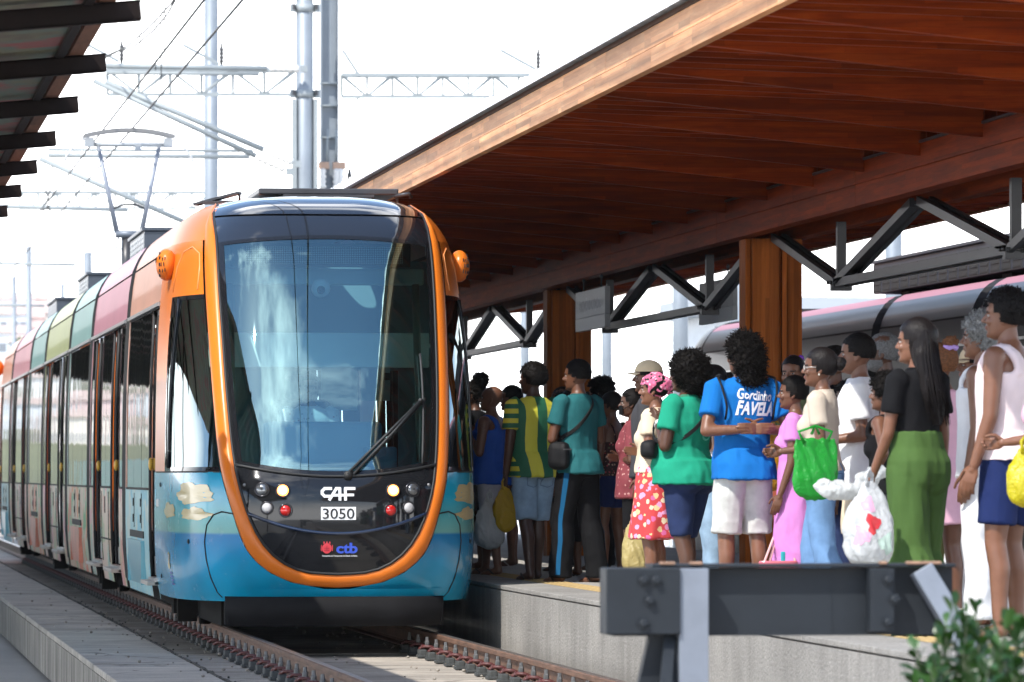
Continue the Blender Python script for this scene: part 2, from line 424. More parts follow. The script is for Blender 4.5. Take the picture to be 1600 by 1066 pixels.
gr = MB()
for i in range(420):
    y = 26 + 40 * random.random() ** 1.6; x = random.choice((random.uniform(2.0, 3.0), random.gauss(3.0, .06), random.uniform(3.4, 4.5), random.gauss(4.5, .07))); r = random.uniform(.006, .017)
    if abs(x - RXL[0]) < .085 or abs(x - RXL[1]) < .085: continue
    gr.ell((x, y, -.158 + r * .4), (r, r * random.uniform(.7, 1.3), r * .7), 5, 4)
go_ = gr.build('gravel', concrete('grit', (0.30, 0.27, 0.23), 8, .4)); go_['kind'] = 'stuff'
pm = MB(); pm.box((7.8, 74, -0.165), (5.2, 124, 0.99)); PL = struct(pm.build('platform', M_plat))
# floor slabs, an edge strip with a raised tactile band
fm = MB(); fm.box((0, 0, 0), (1.24, 1.49, 0.03), bevel=0.004); fme = fm.mesh('paver'); fme.materials.append(M_paver)
em = MB(); em.box((0, 0, 0), (0.42, 1.985, 0.034), bevel=0.006); eme = em.mesh('edge_slab'); eme.materials.append(M_plat)
M_tact = mat('tactile_yellow', (0.38, 0.27, 0.12), 0.7, var=0.2, vscale=8)
tm = MB(); tm.box((0, 0, 0), (0.245, 0.245, 0.03))
for a in range(5):
    for b_ in range(5): tm.lathe((-.098 + .049 * a, -.098 + .049 * b_, .015), [(.014, 0), (.009, .005)], 6)
tme = tm.mesh('tactile_tile'); tme.materials.append(M_tact)
PT = 0.36
for k in range(46): inst(eme, PL, (5.41, 15 + 2 * k, PT - 0.004), name='edge_slab')
for k in range(140): inst(tme, PL, (5.75, 24 + 0.25 * k, PT - 0.002), name='tactile_tile')
for k in range(34):
    for c in range(3): inst(fme, PL, (6.50 + 1.25 * c, 22 + 1.5 * k, PT - 0.003 + random.uniform(-.002, .002)), name='paver')

# ------------------------------------------------------------------ rails and their fasteners
M_rust = mat('rusty_rail', (0.155, 0.085, 0.055), 0.62, 0.25, var=0.4, vscale=9, stretch=(3, 0.5, 3), bump=0.2, bscale=40)
M_railtop = mat('polished_rail', (0.32, 0.27, 0.24), 0.3, 0.8, var=0.2, vscale=5)
prof = [(-.062, -.160), (.062, -.160), (.062, -.150), (.018, -.138), (.009, -.122), (.009, -.048), (.034, -.036), (.036, -.006), (.028, 0), (-.028, 0), (-.036, -.006), (-.034, -.036), (-.009, -.048), (-.009, -.122), (-.018, -.138), (-.062, -.150)]
RX = (3.18, 4.68)
def rail(x, label, y0=14.0, y1=132.0):
    m = MB(); m.prism([(x + p[0], p[1]) for p in prof], 'Y', y0, y1)
    o = m.build('rail', M_rust); tag(o, label, 'rail', 'rails of the near track')
    t = MB(); t.box((x, (y0 + y1) / 2, 0.001), (0.044, y1 - y0, 0.003)); t.build('running_surface', M_railtop, o)
rail(RX[0], 'brown rusty rail on the open side of the near track, with clips along it')
rail(RX[1], 'brown rusty rail on the platform side of the near track')
M_clipb = mat('fastener_base', (0.050, 0.054, 0.053), 0.7, 0.2, var=0.3, vscale=30)
M_clip = mat('red_clip', (0.085, 0.022, 0.020), 0.5, 0.1, var=0.3, vscale=30)
M_bolt = mat('grey_bolt', (0.12, 0.12, 0.118), 0.5, 0.5, var=0.2, vscale=40)
def fastener():
    t = thing('rail_fastener', None, 'rail clip', (0, 0, 0))
    b = MB(); b.box((0, 0, .012), (.17, .16, .024), bevel=.006); b.box((-.045, 0, .04), (.06, .15, .05), bevel=.01); b.build('base_plate', M_clipb, t)
    c = MB()
    for s in (-1, 1):
        c.tube([(.085, s * .018, .045), (.06, s * .05, .062), (.015, s * .072, .085), (-.035, s * .055, .088), (-.05, s * .022, .075)], .013, 7)
    c.tube([(-.05, -.022, .075), (-.062, 0, .07), (-.05, .022, .075)], .013, 7)
    c.build('spring_clip', M_clip, t)
    o = MB(); o.lathe((-.005, 0, .02), [(.03, .06), (.03, .072), (.019, .073), (.019, .105), (.014, .112), (.012, .14)], 6, smooth=False); o.build('bolt', M_bolt, t)
    return t
FA = fastener(); first = True
for side, lab in ((-1, 'red spring clip and bolt on the outer foot of the open side rail'), (1, 'red spring clip and bolt on the outer foot of the platform side rail'), (0, 'red spring clip and bolt on the inner foot of the platform side rail')):
    if side == -1: ys = [27.2 + 0.62 * i for i in range(92)]
    elif side == 0: ys = [27.2 + 0.62 * i for i in range(24)]
    else: ys = []
    for y in ys:
        o = FA if first else copy_tree(FA); first = False
        if side == -1: o.location = (RX[0] - .135, y, -.170)
        else: o.location = (RX[1] - .135, y, -.170)
        tag(o, lab, 'rail clip', 'spring clips along the rails')

# ------------------------------------------------------------------ big timber canopy over the platform
CAN = thing('station_canopy', 'long brown timber canopy on thick posts over the crowded platform', 'canopy', (7.8, 45, PT))
XE = 4.93; XB = 7.8; HALF = XB - XE
Y0, Y1 = 25.5, 78.0
def zdeck(x):  # underside of the deck
    return 3.955 - 0.030 * (HALF - abs(x - XB))
def zraf(x): return 3.712 - 0.100 * (HALF - abs(x - XB))
# fascia boards: two rows of lamellae butted end to end, uneven lengths
for sgn in (-1, 1):
    xf = XB + sgn * HALF
    for row, (za, zb) in enumerate(((3.70, 3.818), (3.820, 3.945))):
        y = Y0 + (0 if row else 0.9)
        y = Y0
        while y < Y1:
            L = random.uniform(1.5, 2.9); L = min(L, Y1 - y)
            m = MB(); m.box((xf + sgn * random.uniform(0, .002), y + L / 2, (za + zb) / 2), (.056, L - .003, zb - za - .001)); m.build('fascia_board', M_fascia, CAN); y += L
# main rafters, tapered, deep at the middle
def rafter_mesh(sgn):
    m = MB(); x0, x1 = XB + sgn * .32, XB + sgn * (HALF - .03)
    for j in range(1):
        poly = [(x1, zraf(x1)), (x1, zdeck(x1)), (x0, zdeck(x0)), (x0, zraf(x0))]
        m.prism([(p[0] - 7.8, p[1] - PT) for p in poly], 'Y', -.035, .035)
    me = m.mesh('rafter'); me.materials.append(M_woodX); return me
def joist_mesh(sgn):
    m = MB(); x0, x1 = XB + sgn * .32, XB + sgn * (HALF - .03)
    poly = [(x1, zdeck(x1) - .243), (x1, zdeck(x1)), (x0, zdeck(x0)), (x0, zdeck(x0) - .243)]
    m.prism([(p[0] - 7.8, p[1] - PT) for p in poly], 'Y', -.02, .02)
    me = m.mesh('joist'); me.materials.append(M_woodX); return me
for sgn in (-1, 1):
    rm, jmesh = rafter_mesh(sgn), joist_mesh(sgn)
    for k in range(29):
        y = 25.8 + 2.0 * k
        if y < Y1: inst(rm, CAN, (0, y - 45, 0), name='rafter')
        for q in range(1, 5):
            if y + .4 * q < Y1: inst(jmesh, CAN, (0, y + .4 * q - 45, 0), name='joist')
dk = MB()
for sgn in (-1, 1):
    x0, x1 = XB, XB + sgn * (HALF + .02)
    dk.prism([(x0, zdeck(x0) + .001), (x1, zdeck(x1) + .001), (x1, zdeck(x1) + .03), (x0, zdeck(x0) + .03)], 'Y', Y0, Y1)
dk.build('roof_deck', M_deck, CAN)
# white corrugated sheeting proud of the fascia
cs = MB()
for sgn in (-1, 1):
    n = int((Y1 - Y0) / .095)
    def cf(u, v):
        x = XB + sgn * (HALF + .11) * (1 - v); ph = u % 4
        return (x, Y0 + u * .095, zdeck(XB + sgn * HALF) - .03 * (HALF) * v + .045 + (.042 if ph in (1, 2) else 0) )
    us = []
    for i in range(n): us.append(i)
    cs.grid(cf, us, [0, 1], smooth=False)
    def cf2(u, v):
        p = cf(u, 0); zb_ = zdeck(XB + sgn * HALF) + .012; return (p[0], p[1], p[2] + (zb_ - p[2]) * v)
    cs.grid(cf2, us, [0, 1], smooth=False)
cs.build('roof_sheeting', M_white, CAN)
# the twin main beams
for sgn in (-1, 1):
    y = Y0 + .3; seg = 0
    while y < Y1 - .3:
        L = min(6.15, Y1 - .3 - y)
        for r in range(2):
            m = MB(); m.box((XB + sgn * .255, y + L / 2, 3.22 + .081 + .162 * r), (.13, L - .004, .16), bevel=.004); m.build('main_beam', M_woodY, CAN)
        y += L
    m = MB(); m.box((XB + sgn * .255, (Y0 + Y1) / 2, 3.553), (.15, Y1 - Y0 - .6, .018)); m.build('beam_flashing', M_steel_dark, CAN)
# columns
COLY = [31.1, 43.4, 55.7, 68.0]
for y in COLY:
    c = MB(); c.box((XB - .215, y + .03, (3.215 + PT) / 2), (.045, .30, 3.215 - PT), bevel=.004); p = c.build('column', M_woodZ, CAN)
    for (xa, xb, off) in ((-.19, .035, -.02), (.037, .062, .03), (.064, .108, -.005), (.110, .24, .02)):
        m = MB(); m.box((XB + (xa + xb) / 2, y + off, (3.215 + PT) / 2), (xb - xa - .002, .34, 3.215 - PT), bevel=.005); m.build('column_board', M_woodZ, p)
# hanging steel truss in each bay
zt, zbm = 3.215, 2.74
for i in range(len(COLY)):
    ya = COLY[i] - 12.3; yb = COLY[i]
    n0, n1, mid = ya + 3.1, yb - 3.1, (ya + yb) / 2
    for a, b_ in (((ya + .35, zt), (n0, zbm)), ((n0, zbm), (mid - .12, zt)), ((mid + .12, zt), (n1, zbm)), ((n1, zbm), (yb - .35, zt)), ((n0, zbm), (n1, zbm))):
        m = MB()
        for s in (-1, 1): m.bar((XB + s * .045, a[0], a[1]), (XB + s * .045, b_[0], b_[1]), .036, .064)
        m.bar((XB, a[0], a[1]), (XB, b_[0], b_[1]), .06, .03)
        m.build('truss_strut', M_steel_dark, CAN)
    for y in (n0, n1):
        m = MB(); m.bar((XB, y, zbm), (XB, y, zt), .07, .07, up=(0, 1, 0)); m.build('truss_post', M_steel_dark, CAN)
        k = MB(); k.box((XB, y, zbm), (.17, .2, .02)); k.box((XB, y, zbm - .03), (.16, .09, .07)); 
        for s in (-.05, .05): k.lathe((XB - .105, y + s, zbm), [(.014, 0), (.014, .02)], 6, axis='X')
        k.build('truss_node', M_steel_dark, CAN)
for y in (29.8, 36.2, 42.1, 48.0): # small white junction boxes above the beam
    m = MB(); m.box((XB - .38, y, 3.62), (.07, .11, .06), bevel=.008); m.build('junction_box', M_white, CAN)

# ------------------------------------------------------------------ station name board
M_sign = mat('sign_grey', (0.32, 0.33, 0.34), 0.4, var=0.05); M_signl = mat('sign_pale', (0.42, 0.43, 0.43), 0.4); M_let = mat('sign_letters', (0.58, 0.59, 0.6), 0.5)
def name_board(x, yc, w, face, label):
    t = thing('station_sign', label, 'sign', (x, yc, 2.86), 0)
    m = MB(); m.box((x, yc, 2.955), (.05, w, .27), bevel=.004); m.build('board', M_sign, t)
    m = MB(); m.box((x, yc, 2.755), (.052, w, .128), bevel=.004); m.build('lower_band', M_signl, t)
    vs, fs = text_mesh('ESTAÇÃO CALÇADA', .2, bold=.004)
    xs = [v[0] for v in vs]; k = (w * .80) / (max(xs) - min(xs))
    m = MB(); m.add([(x + face * .0275, yc - face * -1 * v[0] * k if face > 0 else yc - v[0] * k, 2.89 + v[1] * .72) for v in vs], fs); m.build('lettering', M_let, t)
    for s in (-.3, .3):
        m = MB(); m.tube([(x, yc + s * w, 3.09), (x, yc + s * w, 3.225)], .008, 6); m.box((x, yc + s * w, 3.20), (.03, .03, .02)); m.build('hanger', M_steel_dark, t)
name_board(XB - .28, 51.9, 2.05, -1, 'grey hanging station name board under the timber beam, facing the tram')
name_board(XB + .55, 49.3, 1.9, 1, 'dark back of the second name board hanging on the far side of the beam')

# ------------------------------------------------------------------ steel canopy over the opposite platform (upper left)
CL = thing('steel_canopy', 'dark steel canopy with corrugated sheets at the upper left', 'canopy', (-2.0, 45, -.6))
def zl(x): return 3.80 + 0.09 * (x - 1.64)
def sheet_mat():
    m, n, l, b = nodes_of('corrugated_sheet', 0.42)
    g = n.new('ShaderNodeNewGeometry'); mp = n.new('ShaderNodeMapping'); mp.inputs['Scale'].default_value = (1.6, 0.9, 1); l.new(g.outputs['Position'], mp.inputs[0])
    v = n.new('ShaderNodeTexNoise'); v.inputs['Scale'].default_value = 1.1; v.inputs['Detail'].default_value = 3; l.new(mp.outputs[0], v.inputs['Vector'])
    r = ramp(n, [(0.36, (0.13, 0.10, 0.08)), (0.45, (0.17, 0.165, 0.11)), (0.52, (0.13, 0.17, 0.14)), (0.6, (0.27, 0.085, 0.08)), (0.7, (0.14, 0.11, 0.09))])  # red and green patches imitate coloured light on the underside, painted into the sheet
    l.new(v.outputs['Fac'], r.inputs[0]); l.new(r.outputs[0], b.inputs['Base Color']); b.inputs['Metallic'].default_value = 0.3
    return m
M_sheet = sheet_mat()
ybeams = [28.3 + 3.62 * k for k in range(0, 25)]
for y in ybeams:
    m = MB(); L = 5.6
    zc = lambda x: zl(x) - .055
    m.bar((1.64 - L, y, zc(1.64 - L)), (1.64, y, zc(1.64)), .012, .10)
    for s in (-1, 1): m.bar((1.64 - L, y + .034, zc(1.64 - L) + s * .05), (1.64, y + .034, zc(1.64) + s * .05), .08, .011)
    m.build('purlin', M_steel_brown, CL)
def sf(u, v):
    x = 1.42 - 5.4 * v; k = u % 2
    return (x, 26.6 + u * .11, zl(x) + .03 + (.035 if k else 0))
m = MB(); m.grid(sf, list(range(0, 830)), [0, .12, .3, .6, 1], smooth=False); m.build('roof_sheet', M_sheet, CL)
m = MB(); m.bar((1.46, 26.6, zl(1.46) + .045), (1.46, 117.5, zl(1.46) + .045), .09, .085); m.build('edge_board', wood('dark_edge_timber', ((.10, .05, .035), (.15, .075, .05), (.2, .1, .07)), (14, 1, 14)), CL)
m = MB(); m.bar((1.36, 26.6, zl(1.36) + .005), (1.36, 117.5, zl(1.36) + .005), .05, .03); m.build('edge_rail', M_steel_brown, CL)
for y in ybeams[::2]:
    m = MB(); m.box((-2.2, y + .1, 1.45), (.18, .18, 4.1)); m.build('post', M_steel_brown, CL)

# ------------------------------------------------------------------ buffer stop at the track's end
M_buf = mat('buffer_grey', (0.014, 0.0175, 0.022), 0.55, 0.0, spec=.28, var=0.22, vscale=4, bump=0.06, bscale=25, rvar=0.1)
M_bufl = mat('buffer_pale', (0.17, 0.19, 0.225), 0.45, 0.1, var=0.14, vscale=5)
M_rusty = mat('buffer_rust', (0.26, 0.15, 0.095), 0.75, var=0.4, vscale=14)
BY = 20.8
BF = thing('buffer_stop', 'grey bolted steel buffer stop standing across the end of the track', 'buffer stop', (3.93, BY, -.16))
def bx(x): return PX(x, 20.9).x
xl, xr = bx(948), bx(1518)
m = MB()
m.box(((xl + xr) / 2, BY + .06, .735), (xr - xl, .012, .262)); m.box(((xl + xr) / 2, BY + .12, .598), (xr - xl - .1, .14, .012)); m.build('cross_beam', M_buf, BF)
m = MB(); m.box(((xl + xr) / 2 + .1, BY + .085, .8745), (xr - xl - .2, .20, .013), bevel=.003); m.build('top_flange', M_buf, BF)
m = MB(); m.box((xl + .15, BY - .028, .735), (.30, .16, .266), bevel=.006); m.build('end_plate', M_buf, BF)
m = MB(); m.box((bx(1395), BY - .01, .735), (.10, .10, .255), bevel=.004); m.build('end_plate', M_buf, BF)
def bolt(x, z, y):
    m = MB(); m.lathe((x, y, z), [(.027, 0), (.027, -.006), (.018, -.006), (.018, -.022), (.012, -.026)], 6, axis='Y', smooth=False,
                      M=Matrix.Rotation(math.pi / 2, 3, 'X') @ Matrix.Diagonal((1, 1, -1)).to_3x3() if False else Matrix.Rotation(-math.pi / 2, 3, 'X')); m.build('bolt', M_buf, BF)
for (px, py) in ((1007, 908), (1027, 908), (1017, 940), (1007, 976)): bolt(bx(px), ZY(py, 20.75), BY - .110)
for (px, py) in ((1404, 909), (1414, 940), (1404, 976)): bolt(bx(px), ZY(py, 20.75), BY - .062)
m = MB(); xa, xb = bx(1066), bx(1113)
m.box(((xa + xb) / 2, BY - .02, .35), (xb - xa, .14, 1.03), bevel=.004); m.build('upright_post', M_bufl, BF)
m = MB(); m.bar((bx(1458), BY - .05, .86), (bx(1600), BY - .15, .24), .088, .10, up=(0, 1, 0), bevel=.004); m.build('diagonal_strut', M_bufl, BF)
m = MB(); m.bar((bx(1050), BY + .02, .60), (bx(985), BY + .08, -.16), .13, .07, up=(0, 1, 0)); m.build('diagonal_strut', M_buf, BF)
for k, s in enumerate((0, .07, .14)):
    m = MB(); m.bar((bx(1062) + s * .2, BY + .03 + s, .74), (bx(1010) + s * .9, BY - .35 + s, -.16), .045, .03, up=(0, 1, 0)); m.build('tie_bar', M_buf, BF)
for (px, w) in ((1052, .06), (1098, .05), (1400, .03), (1452, .07), (1478, .08)):
    m = MB(); m.box((bx(px), BY - .002, .885), (w, .05, .012), bevel=.004); m.build('rust_stain_plate', M_rusty, BF)
m = MB(); m.box((bx(1322) , BY + .0535, .71), (.006, .004, .2)); m.build('weld_seam', M_buf, BF)

# ------------------------------------------------------------------ catenary masts, portals, wires
def mast_tube(px, w, d, top, label, name='catenary_mast', mt=None):
    p = PX(px, d); r = w / 2 / FPX * d
    t = thing(name, label, 'mast', (p.x, p.y, -.6))
    m = MB(); m.tube([(p.x, p.y, -.6), (p.x, p.y, top)], [r * 1.04, r], 14); m.build('pole', mt or M_galv, t)
    m = MB(); m.lathe((p.x, p.y, -.6), [(r * 2, 0), (r * 2, .05), (r * 1.1, .06)], 12); m.build('base_plate', mt or M_galv, t)
    return t, p, r
# big tubular mast with two side channels and clamp bands
t, pA, rA = mast_tube(476, 27, 98, 12.2, 'thick tubular overhead line mast with side channels right behind the tram roof')
for s in (-1, 1):
    m = MB(); m.box((pA.x + s * (rA + .035), pA.y - .03, 6.1), (.075, .22, 4.3)); m.build('side_channel', M_galv2, t)
for z in (8.35, 9.95, 10.25):
    m = MB(); m.lathe((pA.x, pA.y, z), [(rA + .025, -.07), (rA + .025, .07)], 14)
    for s in (-1, 1): m.box((pA.x + s * (rA + .07), pA.y - .05, z), (.09, .12, .15)); m.box((pA.x + s * (rA + .05), pA.y - .12, z + .02), (.05, .05, .1), mi=1)
    m.build('clamp_band', [M_galv2, M_steel_dark], t)
# H section mast beside it with a switch box
pB = PX(514, 99)
t = thing('catenary_mast', 'wide steel section mast carrying a switch box, beside the tubular mast', 'mast', (pB.x, pB.y, -.6))
m = MB(); wB = 25 / FPX * 99
m.box((pB.x, pB.y, 5.8), (wB, .02, 12.8)); 
for s in (-1, 1): m.box((pB.x + s * (wB / 2 + .005), pB.y - .03, 5.8), (.02, .26, 12.8))
m.build('pole', M_galv, t)
for z in (8.62, 8.2, 7.6):
    m = MB(); m.box((pB.x, pB.y - .02, z), (wB + .05, .25, .03)); m.build('stiffener', M_galv2, t)
m = MB(); m.box((pB.x + .04, pB.y - .18, 5.95), (.42, .22, .95), bevel=.01); m.build('switch_box', M_galv2, t)
m = MB(); m.box((pB.x + .02, pB.y - .2, 6.5), (.6, .1, .05)); m.box((pB.x + .3, pB.y - .2, 6.42), (.05, .1, .18)); m.box((pB.x - .26, pB.y - .2, 6.38), (.05, .1, .2)); m.build('bracket', M_galv2, t)
for dx in (-.14, .12, .2):
    m = MB()
    m.lathe((pB.x + dx, pB.y - .22, 6.62), [(.05, 0), (.08, .05), (.05, .09), (.08, .14), (.05, .18), (.08, .23), (.05, .28), (.075, .33), (.05, .38)], 9); m.build('insulator', M_porc, t)
m = MB(); m.box((pB.x - .12, pB.y - .22, 7.06), (.2, .08, .13)); m.box((pB.x + .17, pB.y - .22, 7.06), (.24, .08, .13)); m.build('copper_terminal', mat('copper_terminal', (.42, .27, .19), .5), t)
for dx in (-.06, .1):
    m = MB(); m.tube([(pB.x + dx, pB.y - .22, 7.1), (pB.x + dx + .02, pB.y - .22, 7.75)], .02, 6); m.build('terminal_rod', M_galv2, t)
m = MB(); m.tube([(pB.x + .04, pB.y - .32, 6.45), (pB.x + .06, pB.y - .3, 5.7), (pB.x + .0, pB.y - .28, 4.2)], .018, 6); m.build('cable', M_galv, t)
m = MB(); m.lathe((pB.x + .37, pB.y - .2, 6.5), [(.03, 0), (.05, .05), (.03, .1), (.05, .15), (.03, .2), (.05, .25), (.03, .3), (.05, .35), (.02, .5)], 8); m.build('surge_arrester', M_steel_dark, t)

for (px, w, d, top, lab) in ((330, 22, 122, 13.5, 'tall pale round mast seen between the pantograph and the thick mast'),
                             (137, 13, 150, 7.6, 'slender pale mast behind the pantograph arms'),
                             (159, 8, 160, 7.2, 'thinnest pale mast just right of the slender one'),
                             (98, 6, 172, 7.5, 'thin far mast between the roof box and the slender pale mast'), (22, 7, 205, 9.0, 'far thin mast at the left edge, hillside behind'), (45, 9, 185, 9.3, 'far thin mast above the rear end of the tram, hillside behind'),
                             (1063, 24, 100, 8.5, 'pale round mast beyond the platform, seen below the truss and sign'),
                             (948, 16, 118, 8.5, 'pale round mast beyond the platform just right of the second timber post'),
                             (1160, 38, 96, 8.5, 'pale round mast partly hidden by the nearest timber post'),
                             (1396, 26, 105, 9.5, 'pale round mast standing behind the roof box of the dark tram'),
                             (820, 14, 130, 9.0, 'pale round mast seen below the canopy just left of the second timber post')):
    mast_tube(px, w, d, top, lab, mt=M_galv)

def truss(name, xa, xb, d, ztop, dep, label, n, mt=M_galv2, grp='portal beams over the tracks'):
    a = PX(xa, d); b_ = PX(xb, d); a.z = b_.z = ztop
    t = thing(name, label, 'portal beam', ((a + b_) / 2), 0, grp)
    dirv = (b_ - a); off = Vector((-dirv.y, dirv.x, 0)).normalized() * (dep * .5)
    for k, (dz, o) in enumerate(((0, off), (0, -off), (-dep, off * 0))):
        m = MB(); m.bar(a + o + Vector((0, 0, dz)), b_ + o + Vector((0, 0, dz)), .07, .07); m.build('chord', mt, t)
    for i in range(n):
        p = a.lerp(b_, i / n); q = a.lerp(b_, (i + 1) / n)
        for o in (off, -off):
            m = MB(); m.bar(p + o, p + Vector((0, 0, -dep)), .045, .045)
            if i % 2 == 0: m.bar(p + o, q + Vector((0, 0, -dep)), .04, .04)
            else: m.bar(p + Vector((0, 0, -dep)), q + o, .04, .04)
            m.build('brace', mt, t)
    return t, a, b_
t1, a1, b1 = truss('portal_beam', 168, 462, 104, ZY(110, 104), .48, 'white lattice portal beam left of the thick mast, above the pantograph', 6)
t2, a2, b2 = truss('portal_beam', 534, 850, 104, ZY(118, 104), .42, 'white lattice portal beam running right from the switch box mast to the canopy', 8)
t3, a3, b3 = truss('portal_beam', 30, 330, 152, ZY(301, 152), .46, 'far pale lattice portal beam just behind the pantograph foot', 10)
m = MB(); m.bar(a2 + Vector((.02, 0, .5)), a2 + Vector((.35, 0, 0)), .04, .16, up=(0, 1, 0)); m.bar(a2 + Vector((.02, 0, -.85)), a2 + Vector((.35, 0, -.42)), .04, .12, up=(0, 1, 0)); m.build('gusset', M_galv2, t2)
def arrester(p, label):
    t = thing('insulator_post', label, 'insulator', p)
    m = MB(); m.lathe(p, [(.03, 0), (.03, .08), (.055, .1), (.03, .14), (.055, .18), (.03, .22), (.055, .26), (.03, .3), (.055, .34), (.03, .38), (.02, .46)], 8); m.build('shed_stack', M_steel_dark, t)
    m = MB(); m.bar(Vector(p) + Vector((-.05, 0, .05)), Vector(p) + Vector((-.75, 0, .42)), .05, .06); m.build('support_arm', M_galv2, t)
p = PX(346, 103.8, ZY(108, 104)); arrester(p + Vector((0, 0, .03)), 'small dark insulator on the left portal beam near the tall pale mast')
p = PX(841, 103.8, ZY(116, 104)); arrester(p + Vector((0, 0, .03)), 'small dark insulator near the canopy end of the right portal beam')
p = PX(190, 103.8, ZY(104, 104)); arrester(p + Vector((0, 0, .03)), 'small dark insulator at the left end of the left portal beam')

def cantilever(label, segs, d):
    p0 = PX(segs[0][0][0], d, ZY(segs[0][0][1], d))
    t = thing('cantilever_arm', label, 'cantilever', p0, 0, 'tube arms carrying the overhead line')
    for (xa, ya), (xb, yb), r, kind in segs:
        a = PX(xa, d, ZY(ya, d)); b_ = PX(xb, d, ZY(yb, d))
        m = MB(); m.tube([a, b_], r, 8); m.build('arm_tube', M_galv2, t)
        if kind:
            v = (a - b_).normalized(); m = MB(); pts = []; rs = []
            for k in range(11): pts.append(b_ - v * (.04 + .055 * k)); rs.append(.085 if k % 2 else .045)
            m.tube(pts, rs, 9); m.build('insulator', M_porc, t)
            m = MB(); m.box(b_ - v * .68, (.12, .1, .12)); m.build('clamp', M_galv2, t)
cantilever('pair of slanting pale tube arms reaching up left from the thick mast', [((165, 128), (412, 234), .055, 1), ((146, 126), (400, 244), .05, 1)], 97)
cantilever('level pale tube arm along the top of the left portal beam', [((165, 103), (418, 107), .05, 1), ((165, 114), (405, 116), .035, 0)], 97.6)
cantilever('level pair of pale tubes crossing behind the pantograph head', [((75, 234), (396, 236), .035, 0), ((75, 243), (390, 245), .05, 0)], 110)
cantilever('slanting pale tube arm passing behind the pantograph foot', [((62, 248), (300, 352), .06, 0)], 118)
cantilever('low level pale tube arm left of the pantograph foot', [((-20, 322), (200, 328), .06, 0)], 135)
cantilever('far level tube arm above the rear of the tram', [((-40, 411), (118, 414), .05, 0)], 160)
cantilever('lowest far tube arm against the hillside', [((-40, 476), (70, 478), .05, 0)], 190)
def wire(label, pts, r=.008, cat='wire', grp='overhead wires'):
    m = MB(); m.tube(pts, r, 5); o = m.build('overhead_wire', M_wire); tag(o, label, cat, grp); return o
def sag(a, b_, s, n=14):
    return [Vector(a).lerp(Vector(b_), i / n) - Vector((0, 0, s * 4 * (i / n) * (1 - i / n))) for i in range(n + 1)]
wire('left of the two straight contact wires running down to the pantograph', sag((3.60, -40, 5.92), (3.60, 150, 5.86), .0, 20), .014)
wire('right of the two straight contact wires running down to the pantograph', sag((3.90, -40, 5.85), (3.90, 150, 5.76), .0, 20), .014)
# looped feeder wires at the top, close together
def pxwire(label, pts, r):
    wire(label, [PX(x, d, ZY(y, d)) for x, y, d in pts], r)
pxwire('thin slack feeder wire curving down to the left portal beam, upper one', [(290, -30, 85), (268, 5, 87), (236, 40, 90), (200, 72, 94), (160, 90, 97), (120, 100, 99)], .018)
pxwire('thin slack feeder wire hanging below the upper slack one', [(285, -20, 85), (262, 22, 87), (240, 48, 90), (208, 74, 94), (185, 80, 97), (150, 98, 99)], .018)
pxwire('thin vertical dropper wire near the top edge', [(258, -10, 90), (257, 40, 90), (256, 84, 90)], .013)
pxwire('crossed thin wire near the far portal, left one', [(68, 256, 130), (72, 300, 130), (79, 320, 130), (66, 330, 130)], .022)
pxwire('crossed thin wire near the far portal, right one', [(82, 252, 130), (78, 300, 130), (72, 316, 130), (79, 332, 130)], .022)
for k, x in enumerate((219, 243, 252)):
    pxwire('fine dropper between the slack feeder wires and the beam', [(x, -20, 92), (x, 80 + 30 * k, 92)], .010)

# ------------------------------------------------------------------ beyond the platform and the far hillside
def hoarding(name, a, b_, h, z0, mt, label, n, fr=M_galv2):
    a, b_ = Vector(a), Vector(b_); t = thing(name, label, 'fence', (a + b_) / 2)
    d = (b_ - a); L = d.length / n; ang = math.atan2(d.y, d.x)
    m = MB(); m.box((0, 0, 0), (L - .03, .04, h)); me = m.mesh('panel'); me.materials.append(mt)
    for i in range(n):
        c = a.lerp(b_, (i + .5) / n) - (a + b_) / 2; inst(me, t, (c.x, c.y, z0 + h / 2 - (a.z + b_.z) / 2), (0, 0, ang), name='panel')
        if i % 3 == 0: pass
    m = MB()
    for i in range(0, n + 1):
        p = a.lerp(b_, i / n); m.box((p.x, p.y + .05, z0 + h / 2), (.05, .06, h), rz=ang)
    o = m.build('fence_post', fr, t); o['kind'] = 'stuff'
    return t
hoarding('hoarding', (30, 40, 0), (16, 190, 0), 2.8, -.6, M_white, 'long white hoarding beyond the far track, behind the waiting people', 50)
hoarding('hoarding', (-6.0, 52, 0), (-2.6, 170, 0), 2.35, -.6, mat('green_hoarding', (.02, .17, .13), .5, var=.12), 'green hoarding along the opposite platform, out to the left', 40)
M_far = mat('far_building', (.62, .64, .65), .7, var=.1)
bb = thing('station_building', 'low pale grey station roof far beyond the dark tram', 'building', PX(1310, 150, -.6))
c = PX(1330, 150)
m = MB(); m.box((c.x, c.y, 2.6), (9, 6, 6.4)); m.build('wall', M_far, bb)
m = MB(); m.box((c.x, c.y, 5.95), (10, 7, .5)); m.build('roof', mat('far_roof', (.34, .37, .40), .7), bb)

